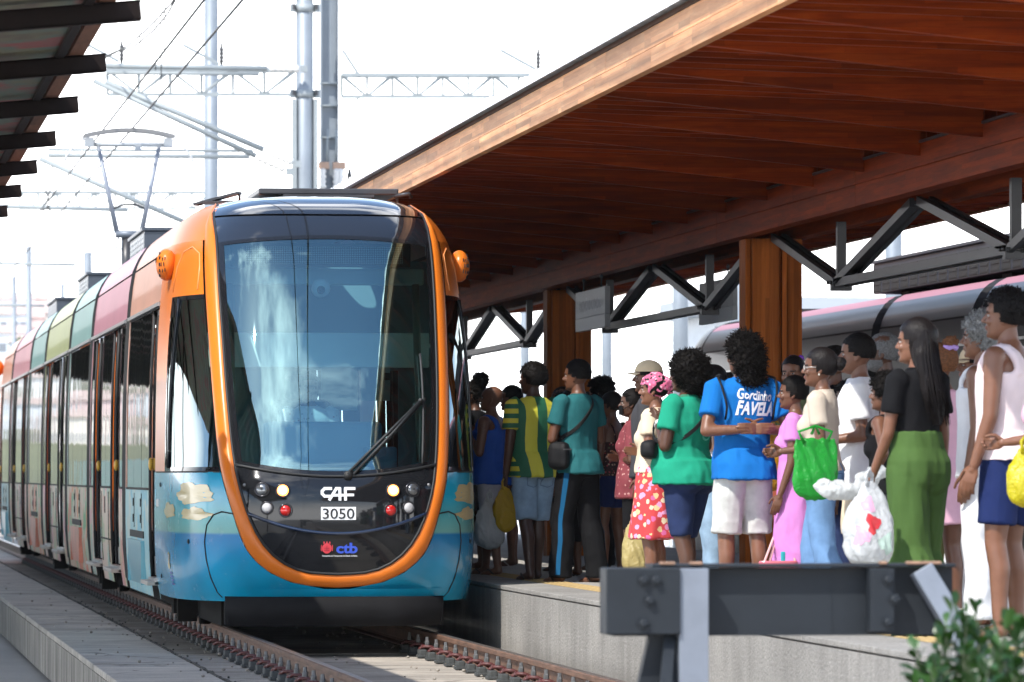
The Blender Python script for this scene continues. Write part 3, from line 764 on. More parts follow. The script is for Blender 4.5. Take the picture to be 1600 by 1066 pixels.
hm = MB()
def hz_(x, y):
    u = (x - 16) / (46.0 if x > 16 else 95.0); v = (y - 520) / 320.0
    return -3 + 33 * math.exp(-u * u * 1.1) * max(0, min(1, v)) ** .8 * (1 if y < 840 else 1) + 3 * noise.noise((x * .03, y * .03, 0))
hm.grid(lambda u, v: (u, v, hz_(u, v)), lin(-200, 200, 48), lin(500, 900, 26)); struct(hm.build('hill', mat('hill_soil', (.12, .13, .07), .9, var=.4, vscale=.05)))
HC = [(.72, .58, .54), (.74, .70, .66), (.68, .63, .61), (.74, .74, .73), (.66, .70, .73), (.70, .53, .51), (.48, .64, .56), (.76, .72, .64)]  # wall colours paled towards white to imitate haze and overexposure
hm_w = mat('house_window', (.22, .24, .27), .4)
hr_ = mat('house_roof', (.62, .50, .46), .8, var=.2)  # roof colour paled the same way, haze put into the colour
seen = 0
HAD = ['brick red', 'sandy', 'mauve brown', 'off white', 'blue grey', 'dark red', 'green', 'ochre']
for i in range(150):
    px = random.uniform(-10, 205) if i < 84 else random.uniform(-1000, -20); d = random.choice((585, 620, 660, 700, 740)) + random.uniform(-12, 12)
    if i == 0: px, d = 2, 600
    p = PX(px, d); z = hz_(p.x, p.y) - 1.0; w, h = random.uniform(4, 7), random.uniform(3.0, 6.2)
    ci = 6 if i == 0 else random.randrange(6) if i % 5 else random.choice((3, 4, 7))
    t = thing('hillside_house', HAD[ci] + ' house among the faint houses on the far hillside', 'house', (p.x, p.y, z), 0, HAD[ci] + ' houses on the far hillside')
    wm = mat('house_wall_' + HAD[ci].replace(' ', '_'), HC[ci], .85, var=.12, vscale=.4)
    m = MB(); m.box((p.x, p.y, z + h / 2), (w, 6, h)); m.build('wall', wm, t)
    m = MB(); m.prism([(p.x - w / 2 - .3, z + h), (p.x + w / 2 + .3, z + h), (p.x + w / 2 - .2, z + h + .9), (p.x - w / 2 + .2, z + h + .9)], 'Y', p.y - 3.4, p.y + 3.4); m.build('roof', hr_, t)
    for s in range(int(h // 2.8)):
        for q in (-.28, .08, .32):
            if random.random() < .8:
                m = MB(); m.box((p.x + q * w, p.y - 3.0, z + 1.6 + 2.7 * s), (.9, .1, 1.1)); m.build('window', hm_w, t)
# trees between the houses
hl = mat('hill_leaf', (.055, .10, .035), .7, var=.4, vscale=.4)
for i in range(9):
    px = random.uniform(0, 200); d = random.uniform(560, 640); p = PX(px, d); z = hz_(p.x, p.y)
    t = thing('hillside_tree', 'dark green tree among the faint houses on the far hillside', 'tree', (p.x, p.y, z), 0, 'trees on the far hillside')
    m = MB(); m.tube([(p.x, p.y, z - .5), (p.x + .2, p.y, z + 3)], [.25, .12], 6); m.build('trunk', mat('bark', (.1, .07, .05), .9), t)
    m = MB()
    for k in range(150):
        v = Vector((random.gauss(0, 1), random.gauss(0, 1), random.gauss(0, .8))); v = v.normalized() * random.uniform(.6, 2.2)
        c = Vector((p.x, p.y, z + 4)) + v; q = Vector((random.uniform(-1, 1), random.uniform(-1, 1), random.uniform(-1, 1))).normalized() * .5; r_ = q.orthogonal().normalized() * .4
        m.add([c - q, c + r_, c + q, c - r_], [(0, 1, 2, 3)])
    o = m.build('crown', hl, t)
# ------------------------------------------------------------------ the tram
def paint(name, col, rough=0.30, coat=0.28, var=0.04): return mat(name, col, rough, 0.0, var=var, vscale=1.5, coat=coat)
M_orange = mat('orange_paint', (0.66, 0.165, 0.016), .30, var=.04, vscale=1.5, spec=.32)
M_black = mat('gloss_black', (0.010, 0.011, 0.013), 0.05, spec=0.45)
M_rubber = mat('rubber', (0.012, 0.013, 0.014), 0.6)
M_bumper = mat('bumper_black', (0.008, 0.008, 0.009), 0.65, var=.3, vscale=5, spec=.15)
M_seam = mat('seam_dark', (0.01, 0.01, 0.01), 0.7)
M_frame = mat('door_metal', (0.36, 0.36, 0.36), 0.28, 0.7, var=.1)
M_under = mat('underframe', (0.012, 0.011, 0.010), 0.85, var=.3, spec=.1)
M_chrome = mat('lamp_ring', (0.035, 0.035, 0.04), 0.2, 0.6)

def glass(name, tint, refl_ior, body=(0.01, 0.012, 0.014), see=0.8, refl=(.95, .97, 1)):
    """tinted glazing: part see-through, part mirror"""
    m = bpy.data.materials.new(name); m.use_nodes = True; n = m.node_tree.nodes; l = m.node_tree.links; n.clear()
    o = n.new('ShaderNodeOutputMaterial'); tr = n.new('ShaderNodeBsdfTransparent'); tr.inputs[0].default_value = (*tint, 1)
    gl = n.new('ShaderNodeBsdfGlossy'); gl.inputs['Roughness'].default_value = 0.012; gl.inputs[0].default_value = (*refl, 1)
    df = n.new('ShaderNodeBsdfDiffuse'); df.inputs[0].default_value = (*body, 1)
    m1 = n.new('ShaderNodeMixShader'); m1.inputs[0].default_value = see; l.new(df.outputs[0], m1.inputs[1]); l.new(tr.outputs[0], m1.inputs[2])
    fr = n.new('ShaderNodeFresnel'); fr.inputs['IOR'].default_value = refl_ior
    m2 = n.new('ShaderNodeMixShader'); l.new(fr.outputs[0], m2.inputs[0]); l.new(m1.outputs[0], m2.inputs[1]); l.new(gl.outputs[0], m2.inputs[2])
    l.new(m2.outputs[0], o.inputs[0]); MATS[name] = m; return m
M_wind = glass('windscreen_glass', (0.56, 0.86, 0.90), 2.9, see=.97, refl=(.62, .97, 1.0))
M_cabglass = glass('cab_side_glass', (0.40, 0.50, 0.45), 1.22, see=.95, refl=(.30, .34, .34))
def wavy_glass():
    """dark coated saloon glazing, slightly wavy"""
    m, n, l, b = nodes_of('saloon_glass', 0.03); b.inputs['Base Color'].default_value = (0.012, 0.016, 0.016, 1); b.inputs['Specular IOR Level'].default_value = 1.0
    b.inputs['IOR'].default_value = 1.9
    t = n.new('ShaderNodeTexCoord'); z = n.new('ShaderNodeTexNoise'); z.inputs['Scale'].default_value = 1.6; z.inputs['Detail'].default_value = 1; l.new(t.outputs['Object'], z.inputs['Vector'])
    bp = n.new('ShaderNodeBump'); bp.inputs['Strength'].default_value = 0.10; bp.inputs['Distance'].default_value = 0.02; l.new(z.outputs['Fac'], bp.inputs['Height']); l.new(bp.outputs[0], b.inputs['Normal'])
    return m
M_sglass = wavy_glass()
def mural_front():
    """sea and sky mural: blue sky with flat pale yellow clouds, pale band, deep blue sea"""
    m, n, l, b = nodes_of('sea_mural', 0.22); b.inputs['Coat Weight'].default_value = .25
    t = n.new('ShaderNodeTexCoord'); s = n.new('ShaderNodeSeparateXYZ'); l.new(t.outputs['Object'], s.inputs[0])
    z = n.new('ShaderNodeTexNoise'); z.inputs['Scale'].default_value = 2.0; z.inputs['Detail'].default_value = 3; l.new(t.outputs['Object'], z.inputs['Vector'])
    # base: sea under z=.83, sky above; pale where low sky
    r = ramp(n, [(0.0, (0.004, 0.33, 0.54)), (0.30, (0.003, 0.29, 0.53)), (0.505, (0.004, 0.20, 0.47)), (0.525, (0.19, 0.46, 0.42)), (0.64, (0.11, 0.44, 0.47)), (0.80, (0.010, 0.35, 0.52)), (1.0, (0.004, 0.31, 0.50))])
    mr = n.new('ShaderNodeMapRange'); mr.inputs['From Min'].default_value = 0.25; mr.inputs['From Max'].default_value = 1.29; 
    l.new(s.outputs['Z'], mr.inputs[0]); l.new(mr.outputs[0], r.inputs[0])
    mrn = n.new('ShaderNodeMapRange'); mrn.inputs['From Min'].default_value = .3; mrn.inputs['From Max'].default_value = .7; mrn.inputs['To Min'].default_value = .8; mrn.inputs['To Max'].default_value = 1.2; l.new(z.outputs['Fac'], mrn.inputs[0])
    sc = n.new('ShaderNodeVectorMath'); sc.operation = 'SCALE'; l.new(r.outputs[0], sc.inputs[0]); l.new(mrn.outputs[0], sc.inputs['Scale'])
    dn = n.new('ShaderNodeTexNoise'); dn.inputs['Scale'].default_value = 5; dn.inputs['Detail'].default_value = 9; dn.inputs['Roughness'].default_value = .7; l.new(t.outputs['Object'], dn.inputs['Vector'])
    dm = n.new('ShaderNodeMapRange'); dm.inputs['From Min'].default_value = .52; dm.inputs['From Max'].default_value = .80; dm.inputs['To Max'].default_value = .16; l.new(dn.outputs['Fac'], dm.inputs[0])
    dx = n.new('ShaderNodeMixRGB'); dx.inputs[2].default_value = (.16, .20, .20, 1); l.new(dm.outputs[0], dx.inputs[0]); l.new(sc.outputs[0], dx.inputs[1]); l.new(dx.outputs[0], b.inputs['Base Color'])
    dr = n.new('ShaderNodeMapRange'); dr.inputs['From Min'].default_value = .3; dr.inputs['From Max'].default_value = .7; dr.inputs['To Min'].default_value = .14; dr.inputs['To Max'].default_value = .30; l.new(dn.outputs['Fac'], dr.inputs[0]); l.new(dr.outputs[0], b.inputs['Roughness']); return m
M_mural = mural_front()
M_cloud = mat('mural_cloud', (0.60, 0.49, 0.25), 0.25, var=.08, vscale=3, coat=.4)
def mural_side(name, palette, scale=(.9, 1.3, 1.8), seed=0.0):
    """painted lower panels: soft patches in several colours"""
    m, n, l, b = nodes_of(name, 0.45); b.inputs['Specular IOR Level'].default_value = .35
    t = n.new('ShaderNodeTexCoord'); mp = n.new('ShaderNodeMapping'); mp.inputs['Scale'].default_value = scale; mp.inputs['Location'].default_value = (seed, seed * 1.7, seed * .3); l.new(t.outputs['Object'], mp.inputs[0])
    z0 = n.new('ShaderNodeTexNoise'); z0.inputs['Scale'].default_value = 2.2; z0.inputs['Detail'].default_value = 5; l.new(mp.outputs[0], z0.inputs['Vector'])
    ad = n.new('ShaderNodeMixRGB'); ad.blend_type = 'ADD'; ad.inputs[0].default_value = .9; l.new(mp.outputs[0], ad.inputs[1]); l.new(z0.outputs['Color'], ad.inputs[2])
    v = n.new('ShaderNodeTexVoronoi'); v.inputs['Scale'].default_value = 2.3; l.new(ad.outputs[0], v.inputs['Vector'])
    sp = n.new('ShaderNodeSeparateColor'); l.new(v.outputs['Color'], sp.inputs[0])
    r = ramp(n, [(i / len(palette), c) for i, c in enumerate(palette)], 'CONSTANT'); l.new(sp.outputs[0], r.inputs[0]); l.new(r.outputs[0], b.inputs['Base Color']); return m
PAL_BLUE = [(.30, .52, .55), (.34, .55, .56), (.16, .45, .55), (.42, .52, .48), (.25, .48, .52)]
PAL_CREAM = [(.50, .36, .24), (.58, .44, .36), (.54, .26, .20), (.38, .44, .26), (.60, .50, .40), (.26, .40, .34), (.55, .28, .30)]
PAL_RED = [(.50, .38, .28), (.58, .12, .06), (.56, .34, .22), (.10, .34, .14), (.55, .44, .34), (.60, .22, .08), (.40, .44, .30)]

NSUP, LN = 3.5, 2.35
PROF = [(.26, 1.205, .20), (.34, 1.225, .13), (.5, 1.24, .05), (.8, 1.25, .0), (1.15, 1.25, .02), (1.3, 1.25, .09), (1.8, 1.245, .28), (2.4, 1.225, .56), (2.9, 1.185, .83),
        (3.1, 1.15, .97), (3.24, 1.09, 1.10), (3.36, 1.01, 1.26), (3.43, .92, 1.42), (3.48, .80, 1.62), (3.515, .62, 1.90), (3.535, .36, 2.2), (3.545, .0, 2.5)]
PROF = [(z if z < 3.1 else 3.1 + (z - 3.1) * .90, w * .978, o) for z, w, o in PROF]
ZS = lambda z: z if z < 3.1 else 3.1 + (z - 3.1) * .90
def pw(z): return smooth_tab(PROF, z, 1)
def po(z): return smooth_tab(PROF, z, 2)
def front_pt(x, z, off=0.0):
    w = max(pw(z), 1e-4); r = min(abs(x) / w, 1.0)
    y = po(z) + LN * (1 - (1 - r ** NSUP) ** (1 / NSUP)) if r < 1 else po(z) + LN
    p = Vector((x, y, z))
    if off:
        e = .01
        def raw(a, b): 
            w_ = max(pw(b), 1e-4); rr = min(abs(a) / w_, .999); return Vector((a, po(b) + LN * (1 - (1 - rr ** NSUP) ** (1 / NSUP)), b))
        n = (raw(x + e, z) - raw(x - e, z)).cross(raw(x, z + e) - raw(x, z - e)).normalized()
        if n.y > 0: n = -n
        p = p + n * off
    return p
def side_x(y, z):
    w = max(pw(z), 1e-4); t = (y - po(z)) / LN
    if t >= 1: return w
    t = max(t, 0.0); return w * max(1 - (1 - t) ** NSUP, 0.0) ** (1 / NSUP)
def side_pt(s, y, z, off=0.0):
    p = Vector((s * side_x(y, z), y, z))
    if off:
        e = .02
        a = Vector((s * side_x(y + e, z), y + e, z)) - Vector((s * side_x(max(y - e, po(z) + 1e-3), z), y - e, z))
        b = Vector((s * side_x(y, z + e), y, z + e)) - Vector((s * side_x(y, z - e), y, z - e))
        n = a.cross(b).normalized()
        if n.x * s < 0: n = -n
        p = p + n * off
    return p
# horseshoe: inner and outer half width against height
UI = [(.475, 0.0), (.485, .20), (.53, .36), (.62, .50), (.74, .60), (.93, .69), (1.27, .775), (1.8, .82), (2.4, .842), (2.72, .85), (3.1, .85), (3.33, .84), (3.41, .78)]
UO = [(.365, 0.0), (.38, .22), (.43, .41), (.52, .57), (.66, .70), (.93, .80), (1.27, .885), (1.8, .925), (2.4, .945), (2.72, .95), (3.1, .935), (3.28, .89), (3.41, .79)]
def ui(z): return smooth_tab(UI, z, 1)
def uo(z): return smooth_tab(UO, z, 1)
def rows(z0, z1, n): return lin(z0, z1, n)

def patch_front(m, zrows, xl, xr, off=0.0, nx=24, mi=0, zfun=None):
    """between two lateral limits; zfun(x, t) may bend a row"""
    V = []; 
    for i, z in enumerate(zrows):
        a, b = xl(z), xr(z)
        for k in range(nx + 1):
            x = a + (b - a) * k / nx; zz = zfun(x, z) if zfun else z
            V.append(front_pt(x, zz, off))
    F = []; w = nx + 1
    for j in range(len(zrows) - 1):
        for k in range(nx): F.append((j * w + k, j * w + k + 1, (j + 1) * w + k + 1, (j + 1) * w + k))
    m.add(V, F, mi, True)
def patch_side(m, s, zrows, y0, y1, off=0.0, ny=16, mi=0):
    V = []
    for z in zrows:
        a, b = y0(z), y1(z)
        for k in range(ny + 1): V.append(side_pt(s, a + (b - a) * k / ny, z, off))
    F = []; w = ny + 1
    for j in range(len(zrows) - 1):
        for k in range(ny):
            q = (j * w + k, (j + 1) * w + k, (j + 1) * w + k + 1, j * w + k + 1); F.append(q if s > 0 else q[::-1])
    m.add(V, F, mi, True)
def yof(x, z): return front_pt(x, z).y
def curve_front(m, xs_zs, r, off, n=6, mi=0):
    m.tube([front_pt(x, z, off) for x, z in xs_zs], r, n, mi)

def make_tram(root, P, detail=True):
    """P: dict of materials. Local frame: x across, y back from the nose, z up from the rail head"""
    B = lambda m, n, mt, par=root: m.build(n, mt, par, local=True)
    YC = 3.15; YG1 = 7.7
    # ---- cab mouldings
    m = MB()
    for s in (-1, 1):
        patch_side(m, s, [.26, .3] + rows(.34, 1.262, 14), lambda z: yof(s * uo(z), z), lambda z: YC, 0, 26)
    patch_front(m, [.262, .30, .33, .352], lambda z: -1.2 * .999, lambda z: 1.2 * .999, 0, 40) if False else None
    patch_front(m, [.26, .29, .32, .36], lambda z: -.9, lambda z: .9, .002, 40)
    low = B(m, 'cab_skirt', P['mural'])
    if detail:
        # cut lines of the corner covers
        for s in (-1, 1):
            c = MB()
            pts = [(s * .80, .94), (s * .88, .955), (s * .94, .93), (s * .985, .85), (s * 1.0, .72), (s * .985, .58), (s * .95, .44), (s * .90, .33), (s * .86, .29)]
            curve_front(c, pts, .006, .001); B(c, 'panel_gap', M_seam, low)
        def blob(par, cx, cz, outline, mt, name, s=-1):
            mm = MB(); pts = [(cx + a, cz + b) for a, b in outline]
            N = len(pts); c0 = (sum(p[0] for p in pts) / N, sum(p[1] for p in pts) / N)
            V = [side_pt(s, c0[0], c0[1], .004)] + [side_pt(s, p[0], p[1], .004) for p in pts]
            mid = [side_pt(s, (p[0] + c0[0]) / 2, (p[1] + c0[1]) / 2, .004) for p in pts]; V += mid
            F = []
            for i in range(N):
                j = (i + 1) % N; F.append((0, 1 + N + i, 1 + N + j)); F.append((1 + N + i, 1 + i, 1 + j, 1 + N + j))
            mm.add(V, F, 0, True); B(mm, name, mt, par)
        def cloudline(w, h, seed):
            rnd = random.Random(seed); pts = []
            for k in range(30):
                a = 2 * math.pi * k / 30; r = 1 + .10 * math.sin(5 * a + seed) + .08 * math.sin(9 * a) + rnd.uniform(-.04, .04)
                pts.append((w * r * math.cos(a), h * r * math.sin(a) if math.sin(a) > 0 else h * .6 * r * math.sin(a)))
            return pts
        for s in (-1, 1):
            blob(low, .66, 1.075, cloudline(.34, .105, 2), M_cloud, 'painted_cloud', s)
            blob(low, .60, .925, cloudline(.26, .060, 5), M_cloud, 'painted_cloud', s)
            blob(low, 1.45, .945, cloudline(.36, .075, 8), M_cloud, 'painted_cloud', s)
            # little painted shell with blue ripples
            blob(low, 1.50, .545, [(-.08, -.03), (0, -.055), (.09, -.03), (.06, .03), (.075, .07), (-.01, .085), (-.055, .06), (-.03, .0)], M_cloud, 'painted_shell', s)
            blob(low, 1.50, .56, [(-.02, -.03), (.06, -.02), (.045, .05), (-.005, .05)], mat('mural_lilac', (.20, .24, .42), .3), 'painted_shell', s)
            for q in range(4): blob(low, 1.42 - .02 * q, .465 - .028 * q, [(-.10, -.006), (0, -.014), (.09, -.004), (.03, .010), (-.04, .004)], mat('mural_ripple', (.05, .08, .34), .3), 'painted_ripple', s)
            # side lamp and small round fittings
            mm = MB(); p = side_pt(s, 2.62, 1.01, .0); mm.box(p, (.03, .10, .07), bevel=.012); B(mm, 'side_marker', mat('marker_white', (.6, .6, .58), .2), low)
            for (yy, zz) in ((.70, .72), (2.3, 1.16), (2.4, .42)):
                mm = MB(); mm.ell(side_pt(s, yy, zz, .0), (.012, .02, .02), 8, 5); B(mm, 'fixing_cap', M_seam, low)
    # ---- horseshoe moulding
    m = MB()
    ztop = 3.45
    NB = 64
    Zs = []
    # arc from the left top down round to the right top
    inner = []; outer = []
    for k in range(NB + 1):
        t = k / NB * 2 - 1
        a = abs(t); s = -1 if t < 0 else 1
        # map a in 0..1: 0 bottom, 1 top
        def pos(tab, a):
            # along the polyline by length
            L = [0.0]
            for p, q in zip(tab, tab[1:]): L.append(L[-1] + math.hypot(q[0] - p[0], q[1] - p[1]))
            d = a * L[-1]
            for i in range(len(tab) - 1):
                if d <= L[i + 1] + 1e-9:
                    u = (d - L[i]) / (L[i + 1] - L[i]); return (tab[i][1] + (tab[i + 1][1] - tab[i][1]) * u, tab[i][0] + (tab[i + 1][0] - tab[i][0]) * u)
        if k == 0: POSI = [(z, smooth_tab(UI, z, 1)) for z in [.475, .477, .48, .485, .495, .51, .53, .56, .6, .66, .74, .83, .93] + lin(1.0, 3.41, 30)]; POSO = [(z, smooth_tab(UO, z, 1)) for z in [.365, .367, .37, .38, .39, .405, .43, .46, .5, .57, .66, .8, .93] + lin(1.0, 3.41, 30)]
        xi, zi = pos(POSI, a); xo, zo = pos(POSO, a); inner.append((s * xi, zi)); outer.append((s * xo, zo))
    V = []; F = []; NW = 8
    for (xi, zi), (xo, zo) in zip(inner, outer):
        for q in range(NW + 1):
            t = q / NW; x = xi + (xo - xi) * t; z = zi + (zo - zi) * t
            h = .028 * (math.sin(math.pi * min(max(t, .0), 1)) ** .55) - .006
            V.append(front_pt(x, z, h))
    for k in range(NB):
        for q in range(NW):
            a = k * (NW + 1) + q; F.append((a, a + NW + 1, a + NW + 2, a + 1))
    m.add(V, F, 0, True); B(m, 'front_hoop', P['hoop'])
    m = MB(); curve_front(m, [(x * .992, z + .002) for x, z in inner], .011, .006); B(m, 'hoop_seal', M_rubber)
    # ---- windscreen with curved lower edge, black mask around it
    zb = lambda x: 1.215 + .10 * (x / .8) ** 2
    z0 = 1.235
    def zf(x, z):
        t = (z - z0) / (3.10 - z0); t = max(0, min(1, t)); lo = zb(x); hi = 3.125 - .055 * (x / .85) ** 2; return lo + (hi - lo) * t
    m = MB(); patch_front(m, rows(z0, 3.10, 26), lambda z: -ui(z) + .045, lambda z: ui(z) - .045, .002, 26, zfun=zf); B(m, 'windscreen', P['wind'])
    m = MB()
    for s in (-1, 1): patch_front(m, rows(z0, 3.10, 26), lambda z: s * (ui(z) + .004), lambda z: s * (ui(z) - .055), .004, 3, zfun=zf)
    patch_front(m, rows(z0, z0 + .05, 3), lambda z: -ui(z) + .04, lambda z: ui(z) - .04, .005, 26, zfun=zf)
    patch_front(m, rows(3.07, 3.10, 3), lambda z: -ui(z) + .04, lambda z: ui(z) - .04, .005, 26, zfun=zf)
    B(m, 'windscreen_mask', M_black)
    # ---- black cap above the windscreen, in two mouldings with a gap
    m = MB(); patch_front(m, rows(3.105, 3.285, 8), lambda z: -ui(z) - .004, lambda z: ui(z) + .004, .004, 30, zfun=lambda x, z: z - .055 * (x / .85) ** 2 * (3.285 - z) / .18 + .0); B(m, 'roof_cap', P['cap'])
    m = MB(); patch_front(m, [3.300, 3.32, 3.34, 3.365, 3.39, 3.42, 3.445, 3.47, 3.485, 3.496], lambda z: -min(ui(z), pw(z) * .93) if z < 3.42 else -pw(z) * .93, lambda z: min(ui(z), pw(z) * .93) if z < 3.42 else pw(z) * .93, .006, 30); B(m, 'roof_cap', P['cap'])
    m = MB(); patch_front(m, [3.27, 3.315], lambda z: -ui(z) - .004, lambda z: ui(z) + .004, -.012, 30); B(m, 'cap_gap', M_seam)
    # ---- black lower mask: lamp panel above, curved lip, smile panel below
    lip = lambda x: .80 + .155 * (x / .70) ** 2
    def cl(zv, a, b): return a + (b - a) * zv
    m = MB(); V = []; F = []; NX = 40; NR = 10
    XW = .775
    for j in range(NR + 1):
        for k in range(NX + 1):
            u = -1 + 2 * k / NX; t = j / NR
            zt_ = 1.218 + .10 * (u * .775 / .8) ** 2
            zl_ = .80 + .15 * u * u
            z = zl_ + (zt_ - zl_) * t; x = u * (ui(z) + .004); V.append(front_pt(x, z, .006))
    for j in range(NR):
        for k in range(NX): F.append((j * (NX + 1) + k, j * (NX + 1) + k + 1, (j + 1) * (NX + 1) + k + 1, (j + 1) * (NX + 1) + k))
    m.add(V, F, 0, True); lamp = B(m, 'lamp_panel', M_black)
    m = MB(); V = []; F = []
    for j in range(NR + 1):
        for k in range(NX + 1):
            u = -1 + 2 * k / NX; t = j / NR
            xt, ztp = u * .675, .775 + .155 * u * u
            # bottom follows the inner edge of the horseshoe
            ang = u * math.pi / 2; L = (1 - abs(u)); xb_ = .675 * math.sin(ang); 
            zb_ = None
            lo, hi = .475, .93
            if abs(u) > .999: zb_ = .93
            else:
                for _ in range(24):
                    md = (lo + hi) / 2
                    if ui(md) < abs(xb_): lo = md
                    else: hi = md
                zb_ = (lo + hi) / 2
            x = xt + (xb_ - xt) * (1 - t); z = zb_ + (ztp - zb_) * t
            V.append(front_pt(x, z, -.004 + .0 * t))
    for j in range(NR):
        for k in range(NX): F.append((j * (NX + 1) + k, j * (NX + 1) + k + 1, (j + 1) * (NX + 1) + k + 1, (j + 1) * (NX + 1) + k))
    m.add(V, F, 0, True); smile = B(m, 'smile_panel', M_black)
    m = MB(); m.tube([front_pt(u * .69, .788 + .155 * u * u, .004) for u in lin(-1, 1, 33)], .014, 8); B(m, 'panel_lip', mat('navy_trim', (.012, .022, .05), .12, coat=.5))
    m = MB(); m.tube([front_pt(u * .77, 1.222 + .10 * (u * .775 / .8) ** 2, .012) for u in lin(-1, 1, 33)], .011, 8); B(m, 'panel_lip', M_rubber)
    if detail:
        # lamps
        M_amber = mat('lit_amber_lamp', (1, .55, .2), .3, emit=((1.0, .26, .03), 5.0))
        M_amb2 = mat('lit_lamp_core', (1, .85, .6), .3, emit=((1.0, .60, .24), 22.0))
        M_redl = mat('red_lens', (.42, .010, .008), .15, coat=.8)
        M_whl = mat('frosted_lens', (.42, .42, .43), .3, bump=.5, bscale=160)
        M_clr = mat('clear_lamp', (.16, .17, .18), .12, .6, coat=.8)
        def lampat(x, z, r, kind):
            p = front_pt(x, z, .008); n = (front_pt(x, z, .05) - front_pt(x, z, .0)).normalized()
            Mx = n.to_track_quat('Z', 'Y').to_matrix()
            h = thing_part = None
            mm = MB(); mm.lathe(p, [(r * 1.32, -.01), (r * 1.32, .004), (r * 1.18, .010), (r * 1.05, .006)], 22, M=Mx); h = B(mm, 'lamp_housing', M_chrome, lamp)
            mm = MB()
            if kind == 'amber':
                mm.lathe(p, [(r, .004), (r * .95, .009), (r * .78, .012)], 22, M=Mx); B(mm, 'lamp_lens', M_amber, h)
                mm = MB(); mm.lathe(p, [(r * .68, .006), (r * .62, .014), (r * .4, .018)], 20, M=Mx); B(mm, 'lamp_lens', M_amb2, h)
            else:
                mm.lathe(p, [(r, .004), (r * .92, .012), (r * .6, .02), (r * .2, .023)], 22, M=Mx); B(mm, 'lamp_lens', {'red': M_redl, 'white': M_whl, 'clear': M_clr}[kind], h)
                if kind == 'clear':
                    mm = MB()
                    for k in range(9):
                        a = k * 2 * math.pi / 9; e = Mx @ Vector((math.cos(a) * r * .8, math.sin(a) * r * .8, .015)); mm.bar(p + Mx @ Vector((0, 0, .023)), p + e, .004, .003)
                    B(mm, 'reflector_rib', M_chrome, h)
        for s in (-1, 1):
            lampat(s * .58, 1.125, .046, 'clear'); lampat(s * .425, 1.118, .044, 'amber'); lampat(s * .545, .985, .040, 'white'); lampat(s * .405, .965, .042, 'red')
            mm = MB(); mm.ell(front_pt(s * .71, 1.16, .006), (.014, .008, .014), 8, 6); B(mm, 'wash_nozzle', mat('nozzle', (.2, .2, .2), .3, .5), lamp)
        # lettering on the nose
        M_wlet = mat('white_lettering', (.78, .80, .82), .35); M_dlet = mat('black_lettering', (.012, .012, .014), .4)
        def nose_poly(par, polys, name, mt, off):
            mm = MB()
            for poly in polys: mm.add([front_pt(x, z, off) for x, z in poly], [tuple(range(len(poly)))])
            return B(mm, name, mt, par)
        def stroke(pts, w):
            out = []
            for (xa, za), (xb, zb2) in zip(pts, pts[1:]):
                d = Vector((xb - xa, zb2 - za)); L = d.length; d /= L; n_ = Vector((-d.y, d.x)) * w / 2; e = d * w * .32
                out.append([(xa - n_.x - e.x, za - n_.y - e.y), (xb - n_.x + e.x, zb2 - n_.y + e.y), (xb + n_.x + e.x, zb2 + n_.y + e.y), (xa + n_.x - e.x, za + n_.y - e.y)])
            return out
        cx, cz = .0, 1.048
        C = stroke([(cx - .055, cz + .085), (cx - .105, cz + .085), (cx - .125, cz + .065), (cx - .125, cz + .045), (cx - .105, cz + .026), (cx - .062, cz + .026)], .022)
        A = stroke([(cx - .068, cz + .0), (cx - .015, cz + .085), (cx + .012, cz + .085), (cx + .012, cz - .0)], .022) + stroke([(cx - .035, cz + .034), (cx + .06, cz + .034)], .020)
        Fl = stroke([(cx + .055, cz + .0), (cx + .055, cz + .085), (cx + .125, cz + .085)], .022) + stroke([(cx + .06, cz + .036), (cx + .115, cz + .036)], .020)
        nose_poly(lamp, C + A + Fl, 'maker_logo', M_wlet, .0085)
        pl = nose_poly(lamp, [[(-.135, .893), (.135, .893), (.135, .992), (-.135, .992)]], 'number_plate', M_wlet, .0105)
        vs, fs = text_mesh('3050', .118, bold=.0008, space=.98)
        w_ = max(v[0] for v in vs) - min(v[0] for v in vs); k = .245 / w_; xm = (max(v[0] for v in vs) + min(v[0] for v in vs)) / 2
        mm = MB(); mm.add([front_pt((v[0] - xm) * k, .902 + v[1] * .96, .0130) for v in vs], fs); B(mm, 'number', M_dlet, pl)
        M_blet = mat('blue_lettering', (.045, .10, .58), .3); M_rlog = mat('red_emblem', (.62, .055, .075), .3)
        vs, fs = text_mesh('ctb', .135, bold=.0045, space=.98); xm = (max(v[0] for v in vs) + min(v[0] for v in vs)) / 2; k = .165 / (max(v[0] for v in vs) - min(v[0] for v in vs))
        mm = MB(); mm.add([front_pt(.067 + (v[0] - xm) * k, .640 + v[1] * .80, .005) for v in vs], fs); B(mm, 'operator_logo', M_blet, smile)
        em = []
        cxx, czz = -.088, .675
        em.append([(cxx + .038 * math.cos(a) * (1.0 if abs(math.cos(a)) > .6 else .95), czz + .040 * math.sin(a)) for a in [2 * math.pi * q / 20 for q in range(20)]])
        for q in (-.022, 0, .022): em.append([(cxx + q - .006, czz + .036), (cxx + q + .006, czz + .036), (cxx + q + .004, czz + .052), (cxx + q - .004, czz + .052)])
        for s in (-1, 1): em.append([(cxx + s * .040, czz - .025), (cxx + s * .046, czz - .015), (cxx + s * .046, czz + .02), (cxx + s * .040, czz + .03)][::s])
        e = nose_poly(smile, em, 'operator_emblem', M_rlog, .005)
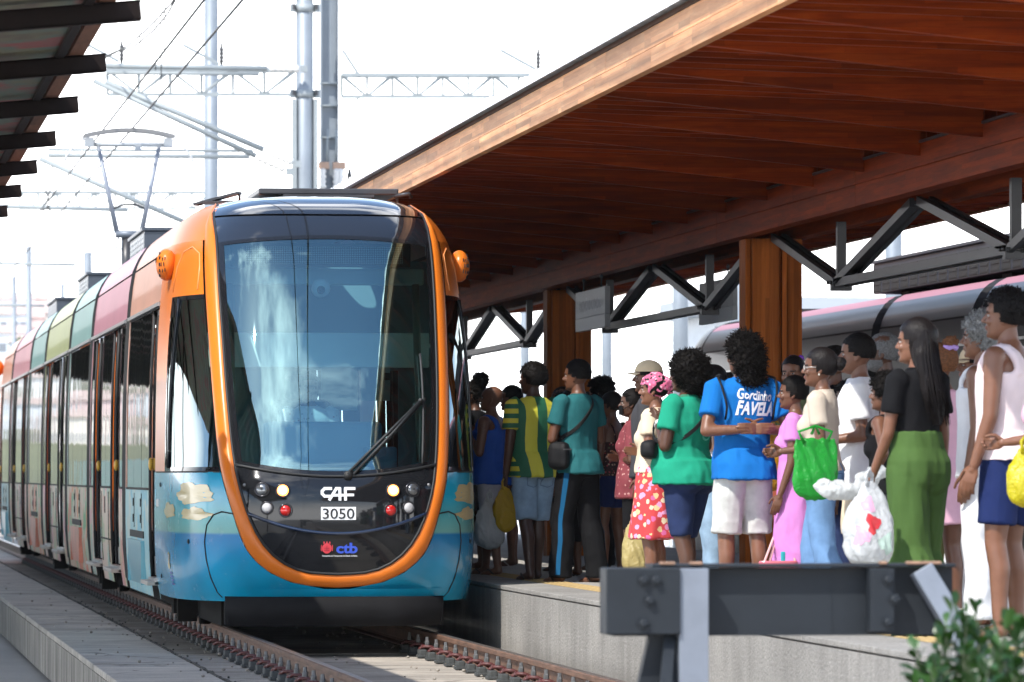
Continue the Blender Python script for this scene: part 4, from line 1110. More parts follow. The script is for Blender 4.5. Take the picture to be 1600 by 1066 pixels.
        nose_poly(e, [[(cxx - .02, czz - .018), (cxx + .02, czz - .018), (cxx + .02, czz - .012), (cxx - .02, czz - .012)], [(cxx - .02, czz - .002), (cxx + .02, czz - .002), (cxx + .02, czz + .003), (cxx - .02, czz + .003)], [(cxx - .003, czz - .012), (cxx + .003, czz - .012), (cxx + .003, czz + .016), (cxx - .003, czz + .016)]], 'emblem_mark', mat('red_dark', (.35, .02, .04), .3), .0065)
        vs, fs = text_mesh('Companhia de Transportes do Estado da Bahia', .02, bold=.0004); k = .272 / (max(v[0] for v in vs) - min(v[0] for v in vs)); xm = (max(v[0] for v in vs) + min(v[0] for v in vs)) / 2
        mm = MB(); mm.add([front_pt(.012 + (v[0] - xm) * k, .612 + v[1] * .8, .005) for v in vs], fs); B(mm, 'operator_name', M_wlet, smile)
        # wiper: pivot low right of centre, parked to the right
        wp = MB(); pv = [(.06, 1.235), (.36, 1.52), (.66, 1.80)]
        for dx in (0, .05): wp.tube([front_pt(.07 + dx, 1.23, .03), front_pt(.40 + dx * .7, 1.55, .055), front_pt(.655, 1.80, .05)], .012, 6)
        wa = B(wp, 'wiper_arm', M_rubber)
        wb = MB(); wb.tube([front_pt(.66 + .028 * math.sin(t * 2.2), 1.32 + .95 * t * .9, .022) for t in lin(0, 1, 12)], .011, 6); wb.tube([front_pt(.27, 1.37, .03), front_pt(.70, 1.82, .03)], .012, 6); B(wb, 'wiper_blade', M_rubber, wa)
        wq = MB(); wq.lathe(front_pt(.08, 1.228, .015), [(.035, -.02), (.035, .03), (.02, .045)], 10, axis='Y'); wq.lathe(front_pt(.655, 1.80, .045), [(.02, -.02), (.02, .02)], 8, axis='Y'); B(wq, 'wiper_pivot', M_rubber, wa)
    # ---- cab sides above the waist: orange frame, side window
    for s in (-1, 1):
        f0 = lambda z: yof(s * (uo(z) + .004), z)
        wz0, wz1 = 1.30, 2.66
        wy0 = lambda z: yof(s * (uo(z) + .012), z) + .05
        wy1 = lambda z: 1.78 + .10 * (z - 1.3) / 1.36
        m = MB()
        patch_side(m, s, rows(1.268, 2.672, 18), wy1, lambda z: 2.95 + .0 * z, .006, 8)
        patch_side(m, s, rows(wz1, 3.10, 6), f0, lambda z: 2.95, .006, 18)
        patch_side(m, s, [3.10, 3.16, 3.21, 3.26, 3.31, 3.35, 3.385, 3.42], lambda z: yof(s * min(uo(z) - .03, pw(z) * .97), z), lambda z: 2.95, .006, 18)
        patch_side(m, s, [3.42, 3.44, 3.46, 3.475, 3.49], lambda z: yof(s * pw(z) * .90, z), lambda z: 2.95, .006, 8)
        fr = B(m, 'cab_frame', P['hoop'])
        m = MB(); patch_side(m, s, rows(1.285, wz1, 16), lambda z: f0(z) - .0, wy1, .0, 16); B(m, 'cab_side_window', P['cabglass'])
        m = MB()
        for a in (lambda z: wy1(z) - .06, ):
            patch_side(m, s, rows(1.285, wz1, 14), a, wy1, .005, 2)
        patch_side(m, s, [1.268, 1.30], f0, wy1, .005, 12); patch_side(m, s, [wz1 - .035, wz1 + .002], f0, wy1, .005, 12)
        m.tube([side_pt(s, wy1(z) - .30, z, .006) for z in rows(1.29, wz1 - .02, 10)], .016, 6)
        patch_side(m, s, [2.50, wz1], lambda z: wy1(z) - .32, wy1, .004, 4)
        B(m, 'window_seal', M_black)
        if detail:
            m = MB(); m.tube([side_pt(s, y, z, .008) for y, z in [(1.86, 2.70), (1.84, 2.9), (1.74, 3.02), (1.55, 3.05)] + [(max(yy, yof(s * (uo(zz) + .01), zz) + .03), zz) for yy, zz in ((1.36, 2.99), (1.28, 2.88), (1.2, 2.70))]], .006, 6); B(m, 'panel_gap', mat('orange_edge', (.75, .3, .10), .3), fr)
            # camera pod
            m = MB(); c = side_pt(s, 2.12, 2.925, .055); m.ell(c, (.085, .125, .13), 18, 12); m.box(c - Vector((s * .06, 0, 0)), (.07, .12, .10), bevel=.02); pod = B(m, 'camera_pod', P['hoop'], root)
            m = MB()
            for (dy, dz) in ((-.075, .05), (-.085, .0), (-.075, -.05), (-.045, .085), (-.045, -.085), (.0, .03)):
                pdir = Vector((s * (.085 * (1 - (dy / .125) ** 2 - (dz / .13) ** 2) ** .5 if (dy / .125) ** 2 + (dz / .13) ** 2 < 1 else 0), dy, dz))
                m.box(c + pdir, (.012, .012, .028))
                pd2 = Vector((s * -.02 + s * dz * .2, -.118, dz)); 
            for dx, dz in ((.02, .045), (.04, .04), (.03, .0), (.05, .0), (.02, -.045), (.04, -.05)):
                yy = -.125 * max(0, 1 - (dx / .085) ** 2 - (dz / .13) ** 2) ** .5; m.box(c + Vector((s * dx, yy, dz)), (.007, .008, .030))
            B(m, 'pod_slot', M_seam, pod)
            m = MB(); patch_side(m, s, [1.256, 1.272], f0, lambda z: 2.95, .003, 16); B(m, 'waist_seam', M_seam)
    # ---- bumper and underframe
    m = MB()
    xs = lin(-.85, .85, 15)
    poly = [(x, .04 + .22 * (abs(x) / .85) ** 5) for x in xs]
    V = []
    for (x, y) in poly:
        for z, o in ((.07, .06), (.085, .02), (.285, .0), (.30, .03)): V.append((x, y + .05 + o, z))
    F = [(i * 4 + q, (i + 1) * 4 + q, (i + 1) * 4 + q + 1, i * 4 + q + 1) for i in range(14) for q in range(3)]
    m.add(V, F, 0, True); m.box((0, .75, .17), (1.66, .9, .19)); B(m, 'bumper', M_bumper)
    m = MB(); m.box((0, 1.9, .16), (1.7, 2.4, .2)); m.box((0, 24, .16), (1.7, 40, .16))
    B(m, 'underframe', M_under)
    for (yb) in (4.6, 17.0, 29.2, 41.5):
        m = MB()
        for dy in (-.9, .9):
            for s in (-1, 1): m.lathe((s * .75, yb + dy, .29), [(.30, -.06), (.30, .02), (.27, .06)], 18, axis='X')
            m.tube([(-.7, yb + dy, .29), (.7, yb + dy, .29)], .07, 8)
        for s in (-1, 1): m.box((s * .95, yb, .30), (.12, 2.3, .16)); m.box((s * .93, yb - 1.1, .12), (.16, .12, .2)); m.box((s * .93, yb, .14), (.1, .3, .16))
        B(m, 'bogie', M_under)
    # ---- cab interior
    if detail:
        m = MB(); m.box((0, 1.95, .62), (1.7, 1.8, .06)); m.box((0, 2.9, 2.55), (2.2, .05, .9)); m.box((-.55, 2.9, 1.5), (1.0, .05, 1.3)); m.box((.95, 2.9, 1.5), (.35, .05, 1.3)); B(m, 'cab_bulkhead', mat('cab_trim', (.20, .33, .36), .7))
        m = MB(); m.box((.28, 2.86, 1.95), (.30, .03, .36)); m.box((.58, 2.86, 2.0), (.24, .03, .30)); B(m, 'cabinet_door', mat('cab_cabinet', (.5, .6, .62), .6))
        m = MB(); m.box((.68, 2.84, 2.05), (.05, .01, .06)); B(m, 'notice', mat('notice', (.08, .1, .1), .6))
        m = MB(); m.box((.0, 2.0, 2.28), (1.86, .5, .03)); m.box((.0, 1.76, 2.24), (1.8, .03, .28), bevel=.01); B(m, 'ceiling_panel', mat('cab_pale', (.70, .80, .76), .6))
        m = MB(); m.box((0, .90, 1.24), (1.5, .55, .06), bevel=.02); m.box((-.02, 1.12, 1.45), (.95, .10, .42), bevel=.04); m.box((.42, .95, 1.35), (.24, .3, .22), bevel=.02); B(m, 'dashboard', mat('cab_dash', (.14, .30, .42), .5))
        m = MB(); m.box((-.05, .86, 1.285), (.75, .3, .03), bevel=.008); B(m, 'dash_top', mat('dash_pale', (.55, .58, .58), .5))
        m = MB(); m.box((.0, 1.50, 2.99), (1.44, .06, .19), bevel=.008); dsp = B(m, 'destination_display', mat('display_body', (.035, .06, .07), .5))
        def dots():
            m_, n, l, b = nodes_of('display_grid', .5)
            t = n.new('ShaderNodeTexCoord'); mp = n.new('ShaderNodeMapping'); mp.inputs['Scale'].default_value = (70, 70, 70); l.new(t.outputs['Object'], mp.inputs[0])
            fr_ = n.new('ShaderNodeVectorMath'); fr_.operation = 'FRACTION'; l.new(mp.outputs[0], fr_.inputs[0]); sp = n.new('ShaderNodeSeparateXYZ'); l.new(fr_.outputs[0], sp.inputs[0])
            mn = n.new('ShaderNodeMath'); mn.operation = 'MINIMUM'; l.new(sp.outputs[0], mn.inputs[0]); l.new(sp.outputs[2], mn.inputs[1])
            gt = n.new('ShaderNodeMath'); gt.operation = 'GREATER_THAN'; gt.inputs[1].default_value = .3; l.new(mn.outputs[0], gt.inputs[0])
            r = ramp(n, [(0, (.05, .07, .08)), (1, (.55, .62, .60))]); l.new(gt.outputs[0], r.inputs[0]); l.new(r.outputs[0], b.inputs['Base Color']); return m_
        m = MB(); m.box((.03, 1.467, 2.99), (1.26, .004, .135)); B(m, 'dot_matrix', dots(), dsp)
        m = MB(); m.box((0, 1.55, 2.82), (1.66, .12, .13), bevel=.015); B(m, 'display_shelf', mat('cab_pale2', (.64, .76, .73), .6))
        m = MB(); m.lathe((-.02, 1.28, 2.72), [(.075, 0), (.075, -.03), (.06, -.045)], 18, axis='Y'); cd = B(m, 'dome_camera', mat('dome_white', (.75, .77, .75), .35))
        m = MB(); m.ell((-.02, 1.225, 2.705), (.032, .03, .032), 12, 8); B(m, 'camera_lens', M_black, cd)
        m = MB()
        for s in (-1, 1): m.tube([(s * .74, .95 + .35 * t, 1.35 + 1.4 * t) for t in lin(0, 1, 6)], .03, 8)
        B(m, 'cab_pillar', mat('pillar_green', (.20, .26, .22), .5))
        m = MB(); m.box((-.08, 2.05, 1.15), (.5, .5, .12), bevel=.05); m.box((-.08, 2.32, 1.50), (.48, .12, .7), bevel=.05); m.box((-.08, 2.3, 1.95), (.28, .1, .2), bevel=.04); B(m, 'driver_seat', mat('seat_blue', (.03, .09, .14), .8))
        for s in (-1, 1): # blinds, cream curtain by the left window
            m = MB()
            def cur(u, v): return (s * (1.02 - .10 * v * (1 - v) - .02 * math.sin(u * 40)), .95 + .75 * u * (1 - .35 * v), 1.33 + (1.02 - .55 * abs(u - .5)) * v * .75)
            m.grid(cur, lin(0, 1, 24), lin(0, 1, 6)); B(m, 'sun_curtain', mat('curtain_cream', (.42, .36, .24), .9, var=.2, vscale=20))
    # ---- saloon modules
    mods = P['modules']
    Z = P.get('z', (1.12, 2.62, 3.08))
    for i, (ya, yb, col, kind, low_m) in enumerate(mods):
        last = (i == len(mods) - 1)
        bm_ = thing('module_body', None, None, (0, 0, 0)) if False else None
        zs_low = [.27, .33, .5, .8, Z[0]]
        W_ = lambda z: pw(z)
        def strip(mm, s, z0, z1, y0, y1, off=0.0, n=2, mi=0):
            V = []; zz = lin(z0, z1, n)
            for z in zz:
                for y in (y0, y1): V.append((s * (W_(z) + off), y, z))
            F = []
            for j in range(n - 1):
                q = (2 * j, 2 * j + 2, 2 * j + 3, 2 * j + 1); F.append(q if s > 0 else q[::-1])
            mm.add(V, F, mi, True)
        GA = .10 if i > 0 or True else 0
        y0, y1 = ya + (.0 if i == 0 else .22), yb - (.22 if not last else 0)
        # upper band and roof shoulder in the module's colour
        for s in (-1, 1):
            m = MB(); strip(m, s, Z[1] + .05, Z[2] - .012, y0, y1, 0, 4); B(m, 'upper_panel', P['cols'][col])
        for s in (-1, 1):
            m = MB(); V = []; zr = [Z[2] + .008, 3.13, 3.18, 3.23, 3.28, 3.33, 3.37, 3.415]
            for z in zr:
                for y in (y0, y1): V.append((s * W_(z), y, z))
            m.add(V, [((2 * j, 2 * j + 2, 2 * j + 3, 2 * j + 1) if s > 0 else (2 * j + 1, 2 * j + 3, 2 * j + 2, 2 * j)) for j in range(len(zr) - 1)], 0, True)
            if P.get('roofcol') is not None: m.m[-2:] = [1, 1]
            B(m, 'roof_shoulder', [P['cols'][col]] if P.get('roofcol') is None else [P['cap'], P['roofcol']])
        m = MB(); V = []
        xs_ = [-.81, -.6, -.3, 0, .3, .6, .81]
        for x in xs_:
            for y in (y0, y1): V.append((x, y, 3.417 + .075 * (1 - (x / .81) ** 2)))
        m.add(V, [(2 * j, 2 * j + 2, 2 * j + 3, 2 * j + 1) for j in range(6)], 0, True); B(m, 'roof', P['roof'])
        m = MB()
        for s in (-1, 1): strip(m, s, Z[2] - .014, Z[2] + .010, y0, y1, -.012); strip(m, s, Z[1], Z[1] + .05, y0, y1, -.004, 2)
        B(m, 'roof_gutter', M_seam)
        m = MB()
        for s in (-1, 1): m.bar((s * (W_(Z[1]) + .012), y0, Z[1] + .025), (s * (W_(Z[1]) + .012), y1, Z[1] + .025), .022, .03)
        B(m, 'cant_rail', M_frame)
        # gangway bellows
        if not last:
            m = MB()
            zz = [.30, .6, 1.2, 1.8, 2.4, 2.9, 3.1, 3.22, 3.33, 3.41]
            for s in (-1, 1):
                for q in range(4):
                    yy = yb - .22 + .11 * q
                    V = []
                    for z in zz: V += [(s * (W_(z) - .012), yy + .004, z), (s * (W_(z) + .012), yy + .055, z), (s * (W_(z) - .012), yy + .106, z)]
                    F = []
                    for j in range(len(zz) - 1):
                        for e in (0, 1):
                            qd = (3 * j + e, 3 * j + 3 + e, 3 * j + 4 + e, 3 * j + 1 + e); F.append(qd if s > 0 else qd[::-1])
                    m.add(V, F, 0, False)
            m.box((0, yb, 3.435), (1.62, .44, .06)); B(m, 'gangway_bellows', M_rubber)
        # sides
        sides = (-1, 1)
        for s in sides:
            xw = lambda z, o=0.0: s * (W_(z) + o)
            if not detail:
                m = MB(); strip(m, s, Z[0], Z[1], y0, y1, -.006, 5); B(m, 'saloon_window', P['glass'])
                m = MB(); strip(m, s, .27, Z[0], y0, y1, 0, 5); B(m, 'lower_panel', P['lows'][low_m]); continue
            segs = []
            Lm = y1 - y0
            if kind == 'cab': segs = [('door', y0 + .06, y0 + .98), ('win', y0 + 1.0, y1 - .16)]
            elif kind == 'cabr': segs = [('win', y0 + .16, y1 - 1.0), ('door', y1 - .98, y1 - .06)]
            elif kind == 'long': segs = [('win1', y0 + .14, y0 + .72), ('door', y0 + .74, y0 + 2.24), ('winp', y0 + 2.26, y1 - 2.26), ('door', y1 - 2.24, y1 - .74), ('win1', y1 - .72, y1 - .14)]
            else: segs = [('win', y0 + .18, y1 - .18)]
            # body colour posts between the openings
            edges = [y0] + [e for sg in segs for e in sg[1:]] + [y1]
            for a in range(0, len(edges), 2):
                m = MB(); strip(m, s, Z[0], Z[1], edges[a], edges[a + 1], 0, 4); B(m, 'body_post', P['cols'][col])
            prev = y0; dz = [sg for sg in segs if sg[0] == 'door']
            for dsg in dz + [('end', y1, y1)]:
                if dsg[1] > prev + .01: m = MB(); strip(m, s, .215, Z[0], prev, dsg[1], 0, 7); lp_ = B(m, 'lower_panel', P['lows'][low_m]); lowp = lp_ if (dsg[1] - prev > 1 or prev == y0) else lowp
                prev = dsg[2]
            for sg in segs:
                k, a, b_ = sg
                if k == 'door':
                    n_leaf = 2 if b_ - a > 1.2 else 1
                    m = MB(); strip(m, s, .40, Z[1], a, b_, -.035, 6)
                    m.bar((xw(.4, -.01), a, .36), (xw(.4, -.01), b_, .36), .06, .05)
                    dr = B(m, 'door', M_frame)
                    for q in range(n_leaf):
                        la, lb = a + (b_ - a) * q / n_leaf + .07, a + (b_ - a) * (q + 1) / n_leaf - .07
                        m = MB(); strip(m, s, .56, Z[1] - .05, la, lb, -.027, 6); B(m, 'door_glass', P['glass'], dr)
                        m = MB(); yy = lb + .045 if q == 0 else la - .045; m.ell((xw(1.35, -.015), yy, 1.33), (.02, .034, .055), 10, 7); B(m, 'door_button', mat('button_yellow', (.62, .36, .04), .4), dr)
                    for yy in [a, b_] + ([(a + b_) / 2] if n_leaf == 2 else []):
                        m = MB(); m.tube([(xw(z, -.012), yy, z) for z in lin(.40, Z[1], 6)], .014, 6); B(m, 'door_edge', M_rubber, dr)
                    m = MB(); m.box((xw(.33, .035), (a + b_) / 2, .345), (.12, b_ - a, .035), bevel=.006); B(m, 'door_step', mat('step_tread', (.42, .38, .33), .6, var=.15), dr)
                else:
                    npan = {'win': max(1, round((b_ - a) / 1.0)), 'win1': 1, 'winp': max(1, round((b_ - a) / .95))}[k]
                    for q in range(npan):
                        la, lb = a + (b_ - a) * q / npan + .012, a + (b_ - a) * (q + 1) / npan - .012
                        m = MB(); strip(m, s, Z[0] + .01, Z[1] - .005, la, lb, -.004 + random.uniform(-.001, .001), 5); B(m, 'saloon_window', P['glass'])
                    m = MB(); strip(m, s, Z[0], Z[1], a, b_, -.014, 5); m.bar((xw(Z[0], .0), a, Z[0]), (xw(Z[0], .0), b_, Z[0]), .012, .02); B(m, 'window_surround', M_seam)
                    if k == 'winp':
                        m = MB(); m.tube([(xw(z, .0), a + .25, z) for z in lin(.40, 1.08, 4)], .007, 5); m.tube([(xw(z, .0), b_ - .25, z) for z in lin(.40, 1.08, 4)], .007, 5); m.bar((xw(.62, .0), a, .62), (xw(.62, .0), b_, .62), .012, .016)
                        m.box((xw(.95, .003), (a + b_) / 2, .95), (.008, .05, .16)); B(m, 'panel_gap', M_seam, lowp)
                    if k == 'win' :
                        # bogie cover with dark slot, hatch lines
                        m = MB(); cy = (a + b_) / 2; hw = min(1.0, (b_ - a) / 2 - .1)
                        strip(m, s, .30, .66, cy - hw, cy + hw, .030, 4)
                        for yy in (cy - hw, cy + hw): m.box((xw(.5, .012), yy, .48), (.045, .02, .36))
                        m.box((xw(.66, .012), cy, .665), (.04, 2 * hw, .02)); bc = B(m, 'bogie_cover', P['lows'][low_m + '2'] if (low_m + '2') in P['lows'] else P['lows'][low_m])
                        m = MB(); m.box((xw(.72, -.0), cy, .725), (.02, 2 * hw, .06)); B(m, 'bogie_slot', M_seam)
                        for yy in (cy - .55, cy + .55):
                            for dz_ in (.86, 1.0): m = MB(); m.box((xw(dz_, .003), yy, dz_), (.008, .05, .07)); B(m, 'latch', M_seam, lowp)
                            m = MB(); m.tube([(xw(z, .0), yy - .14, z) for z in lin(.78, 1.08, 3)], .006, 5); B(m, 'panel_gap', M_seam, lowp)
    # ---- roof equipment
    for (yc, L, h, wd) in P['boxes']:
        m = MB(); m.box((0.0, yc + L / 2, 3.48 + h / 2), (wd, L, h), bevel=.015); rb = B(m, 'roof_unit', P['box'])
        m = MB(); m.box((.0, yc - .006, 3.48 + h / 2 - .02), (wd * .72, .012, h * .66), bevel=.004); B(m, 'unit_panel', P['box'], rb)
        m = MB(); m.box((0, yc + L / 2, 3.48 + h + .015), (wd + .05, L + .05, .03)); B(m, 'unit_lid', P['box'], rb)
        for s in (-1, 1):
            for k in range(int(L / .5)):
                m = MB()
                for q in range(4): m.box((s * (wd / 2 + .004), yc + .25 + .5 * k, 3.52 + q * h / 5), (.012, .36, .025))
                m.box((s * (wd / 2 + .001), yc + .25 + .5 * k, 3.52 + 1.5 * h / 5), (.006, .40, h * .8)); B(m, 'louver', P['boxl'], rb)
    if detail:
        m = MB(); m.box((.18, 3.3, 3.565), (1.15, 1.2, .05), bevel=.01); m.bar((-.55, 2.75, 3.55), (-.9, 2.9, 3.46), .12, .02); m.box((.18, 2.72, 3.55), (.75, .03, .06)); B(m, 'roof_tray', M_steel_dark)
        m = MB()
        for x in (-.55, -.2, .2, .55, .75): m.tube([(x, 2.75, 3.48), (x, 2.75, 3.56)], .012, 6)
        B(m, 'tray_stay', M_steel_dark)
        m = MB(); m.bar((-.78, 2.6, 3.46), (-.62, 3.6, 3.52), .16, .03); m.tube([(.72, 2.72, 3.53), (.84, 2.68, 3.55), (.86, 2.7, 3.52)], .018, 6); B(m, 'roof_tray', M_steel_dark)
        # pantograph in the middle of the train
        yp = P['panto']
        pa = MB(); pa.box((0, yp, 3.60), (.9, 1.1, .08)); pa.tube([(-.03, yp + .0, 3.62), (-.03, yp + .05, 4.36)], .075, 10); pa.tube([(.06, yp + .15, 3.62), (.02, yp + .1, 4.4)], .035, 8)
        po_ = B(pa, 'pantograph_base', M_steel_dark)
        k = MB(); k.tube([(-.18, yp, 4.40), (.18, yp, 4.40)], .05, 10)
        for s in (-1, 1): k.tube([(s * .14, yp, 4.35), (s * .17, yp - .02, 4.22), (s * .10, yp - .02, 4.20), (s * .09, yp, 4.33)], .012, 6)
        B(k, 'pantograph_knee', mat('panto_grey', (.13, .15, .18), .45, .3), po_)
        for s in (-1, 1):
            k = MB(); k.tube([(s * .16, yp, 4.42), (s * .40, yp + .1, 5.56)], [.036, .026], 8); B(k, 'pantograph_arm', mat('panto_pale', (.20, .22, .26), .45, .2), po_)
        k = MB(); k.tube([(-.22, yp + .02, 4.73), (-.06, yp + .02, 4.79), (.08, yp + .02, 4.79), (.22, yp + .02, 4.73)], .016, 6); B(k, 'pantograph_brace', M_steel_dark, po_)
        k = MB(); k.tube([(x, yp + .1, 5.58) for x in (-.56, .56)], .03, 8); k.box((.12, yp + .1, 5.54), (.08, .06, .08))
        k.box((-.52, yp + .1, 5.61), (.12, .12, .12)); k.box((.52, yp + .1, 5.61), (.12, .12, .12)); B(k, 'pantograph_head', mat('panto_grey2', (.30, .32, .34), .5, .3), po_)
        k = MB()
        for dy in (-.1, .2): 
            V = []; F = []
            for q in range(13):
                x = -.60 + 1.2 * q / 12; z = 5.66 + .085 * (1 - (x / .6) ** 2)
                V += [(x, yp + dy - .03, z), (x, yp + dy + .03, z), (x, yp + dy - .03, z + .045), (x, yp + dy + .03, z + .045)]
            for q in range(12):
                a = q * 4; b2 = a + 4; F += [(a, b2, b2 + 2, a + 2), (a + 1, a + 3, b2 + 3, b2 + 1), (a + 2, b2 + 2, b2 + 3, a + 3), (a, a + 1, b2 + 1, b2)]
            k.add(V, F)
        B(k, 'contact_strip', mat('carbon_strip', (.16, .16, .16), .6), po_)
        k = MB()
        for s in (-1, 1): k.tube([(s * .56, yp + .05, 5.66), (s * .70, yp + .05, 5.59), (s * .82, yp + .05, 5.42), (s * .84, yp + .05, 5.36)], .016, 6)
        B(k, 'pantograph_horn', mat('panto_horn', (.5, .5, .5), .5, .3), po_)

cc = {}
for nm, c in (('salmon', (.50, .25, .17)), ('pink', (.43, .17, .22)), ('teal', (.16, .31, .29)), ('olive', (.31, .345, .15)), ('rose', (.46, .20, .23)), ('peach', (.53, .27, .19))):
    cc[nm] = mat('panel_' + nm, c, .42, var=.10, vscale=1.2, spec=.4, coat=.08)
TR = thing('tram', 'colourful mural painted tram 3050 with orange front hoop arriving at the platform', 'tram', (3.85, 40.2, 0))
g_ = [7.7, 14.46, 19.7, 26.7, 31.8, 39.2]
lows = {'blue': mural_side('mural_blue', PAL_BLUE, seed=1), 'blue2': mat('bogie_blue', (.16, .42, .50), .3, coat=.4), 'cream': mural_side('mural_cream', PAL_CREAM, seed=4), 'red': mural_side('mural_red', PAL_RED, seed=9), 'red2': mat('bogie_red', (.58, .20, .13), .3, var=.3, vscale=3)}
P1_ = dict(mural=M_mural, hoop=M_orange, wind=M_wind, cap=mat('cap_black', (.012, .014, .018), .07, coat=.8), cabglass=M_cabglass, cols=cc, roof=mat('roof_grey', (.25, .26, .27), .6), glass=M_sglass, lows=lows,
           modules=[(2.98, g_[0], 'salmon', 'cab', 'blue'), (g_[0], g_[1], 'pink', 'long', 'cream'), (g_[1], g_[2], 'teal', 'short', 'red'), (g_[2], g_[3], 'olive', 'long', 'cream'), (g_[3], g_[4], 'teal', 'short', 'red'), (g_[4], g_[5], 'rose', 'long', 'cream'), (g_[5], 44.0, 'peach', 'cabr', 'blue')],
           boxes=[(13.3, 2.6, .25, 1.42), (25.2, 2.6, .25, 1.42), (34.5, 3, .25, 1.42)], box=mat('roof_unit_navy', (.04, .05, .065), .4), boxl=mat('unit_louver', (.42, .43, .43), .5), panto=28.8)
make_tram(TR, P1_)
# rear cab of the same tram, closed by a rounded end
m = MB()
for s in (-1, 1):
    V = []; F = []; zz = [.27, .6, 1.2, 1.8, 2.4, 2.9, 3.1, 3.22, 3.33, 3.41]; yy = lin(44.0, 47.3, 12)
    for z in zz:
        for y in yy:
            t = 1 - (y - 44.0) / 3.3; V.append((s * pw(z) * max(0.02, 1 - (1 - t) ** 2.4) ** (1 / 2.4), y - .25 * max(0, z - 1.2) * (1 - t), z))
    for j in range(len(zz) - 1):
        for q in range(11):
            a = j * 12 + q; f = (a, a + 12, a + 13, a + 1); F.append(f if s > 0 else f[::-1])
    m.add(V, F, 0, True)
m.build('rear_cab', M_orange, TR, local=True)
for s in (-1, 1):
    m = MB(); m.ell((s * 1.23, 44.9, 2.96), (.11, .14, .14), 14, 10); m.build('camera_pod', M_orange, TR, local=True)

# dark tram standing on the far side of the platform, its nose away from us
TR2 = thing('tram', 'dark grey tram with a pink roof edge standing beyond the waiting people', 'tram', (12.4, 70.8, -.22), math.pi)
dcol = mat('dark_panel', (.022, .023, .028), .45, coat=.1); gcol = mat('navy_panel', (.020, .022, .032), .40, coat=.1); g2col = mat('grey_panel', (.055, .055, .066), .4, coat=.1); pcol = mat('pink_roof', (.42, .19, .24), .5)
P2_ = dict(mural=gcol, hoop=g2col, wind=M_wind, cap=g2col, cabglass=M_cabglass, cols={'d': gcol}, roofcol=pcol, roof=mat('roof_pink', (.6, .3, .36), .5), glass=mat('dark_band', (.014, .014, .016), .4, spec=.15), lows={'k': dcol},
           modules=[(2.98, 8.2, 'd', 'cab', 'k'), (8.2, 14.6, 'd', 'long', 'k'), (14.6, 19.6, 'd', 'short', 'k'), (19.6, 26.4, 'd', 'long', 'k'), (26.4, 31.6, 'd', 'short', 'k'), (31.6, 38, 'd', 'long', 'k')],
           boxes=[(13.0, 7.6, .34, 1.7), (21, 3, .3, 1.6)], box=mat('roof_unit_dark', (.045, .055, .075), .4), boxl=mat('unit_louver_dark', (.05, .05, .05), .5), z=(1.1, 2.74, 3.05))
make_tram(TR2, P2_, detail=False)
for s in (-1, 1):
    m = MB(); m.ell((s * 1.30, 2.2, 2.72), (.10, .17, .17), 16, 10); m.box((s * 1.2, 2.2, 2.72), (.12, .1, .08)); m.build('camera_pod', M_rubber, TR2, local=True)
# ------------------------------------------------------------------ people
def remesh(mb, voxel, smooth=3, fac=0.5):
    """one continuous surface round all the shapes in mb, as numpy verts and faces"""
    me = bpy.data.meshes.new('tmp'); me.from_pydata([tuple(p) for p in mb.v], [], mb.f); me.update()
    o = bpy.data.objects.new('tmp', me); COL.objects.link(o)
    r = o.modifiers.new('r', 'REMESH'); r.mode = 'VOXEL'; r.voxel_size = voxel
    if smooth:
        sm = o.modifiers.new('s', 'SMOOTH'); sm.factor = fac; sm.iterations = smooth
    dg = bpy.context.evaluated_depsgraph_get(); ev = bpy.data.meshes.new_from_object(o.evaluated_get(dg))
    n = len(ev.vertices); V = np.empty(n * 3); ev.vertices.foreach_get('co', V); V = V.reshape(-1, 3)
    nr = np.empty(n * 3); ev.vertices.foreach_get('normal', nr); nr = nr.reshape(-1, 3)
    F = [tuple(p.vertices) for p in ev.polygons]
    bpy.data.objects.remove(o); bpy.data.meshes.remove(me); bpy.data.meshes.remove(ev)
    return V, F, nr
def raw_obj(name, V, F, mats, parent, mi=None, smooth=True):
    me = bpy.data.meshes.new(name); me.from_pydata([tuple(p) for p in V], [], F)
    for m in (mats if isinstance(mats, (list, tuple)) else [mats]): me.materials.append(m)
    if mi is not None: me.polygons.foreach_set('material_index', mi)
    me.polygons.foreach_set('use_smooth', [smooth] * len(F)); me.update()
    o = bpy.data.objects.new(name, me); COL.objects.link(o)
    if parent is not None: o.parent = parent
    return o
def loft(m, rings, n=22, ex=2.2):
    """closed solid from (z, rx, ry, cx, cy) rings"""
    V = []; F = []
    for (z, rx, ry, cx, cy) in rings:
        for k in range(n):
            a = 2 * math.pi * k / n; c, s = math.cos(a), math.sin(a)
            V.append((cx + rx * math.copysign(abs(c) ** (2 / ex), c), cy + ry * math.copysign(abs(s) ** (2 / ex), s), z))
    for j in range(len(rings) - 1):
        for k in range(n): F.append((j * n + k, j * n + (k + 1) % n, (j + 1) * n + (k + 1) % n, (j + 1) * n + k))
    F.append(tuple(range(n - 1, -1, -1))); F.append(tuple((len(rings) - 1) * n + k for k in range(n)))
    if rings[-1][0] < rings[0][0]: F = [f[::-1] for f in F]
    m.add(V, F, 0, True)

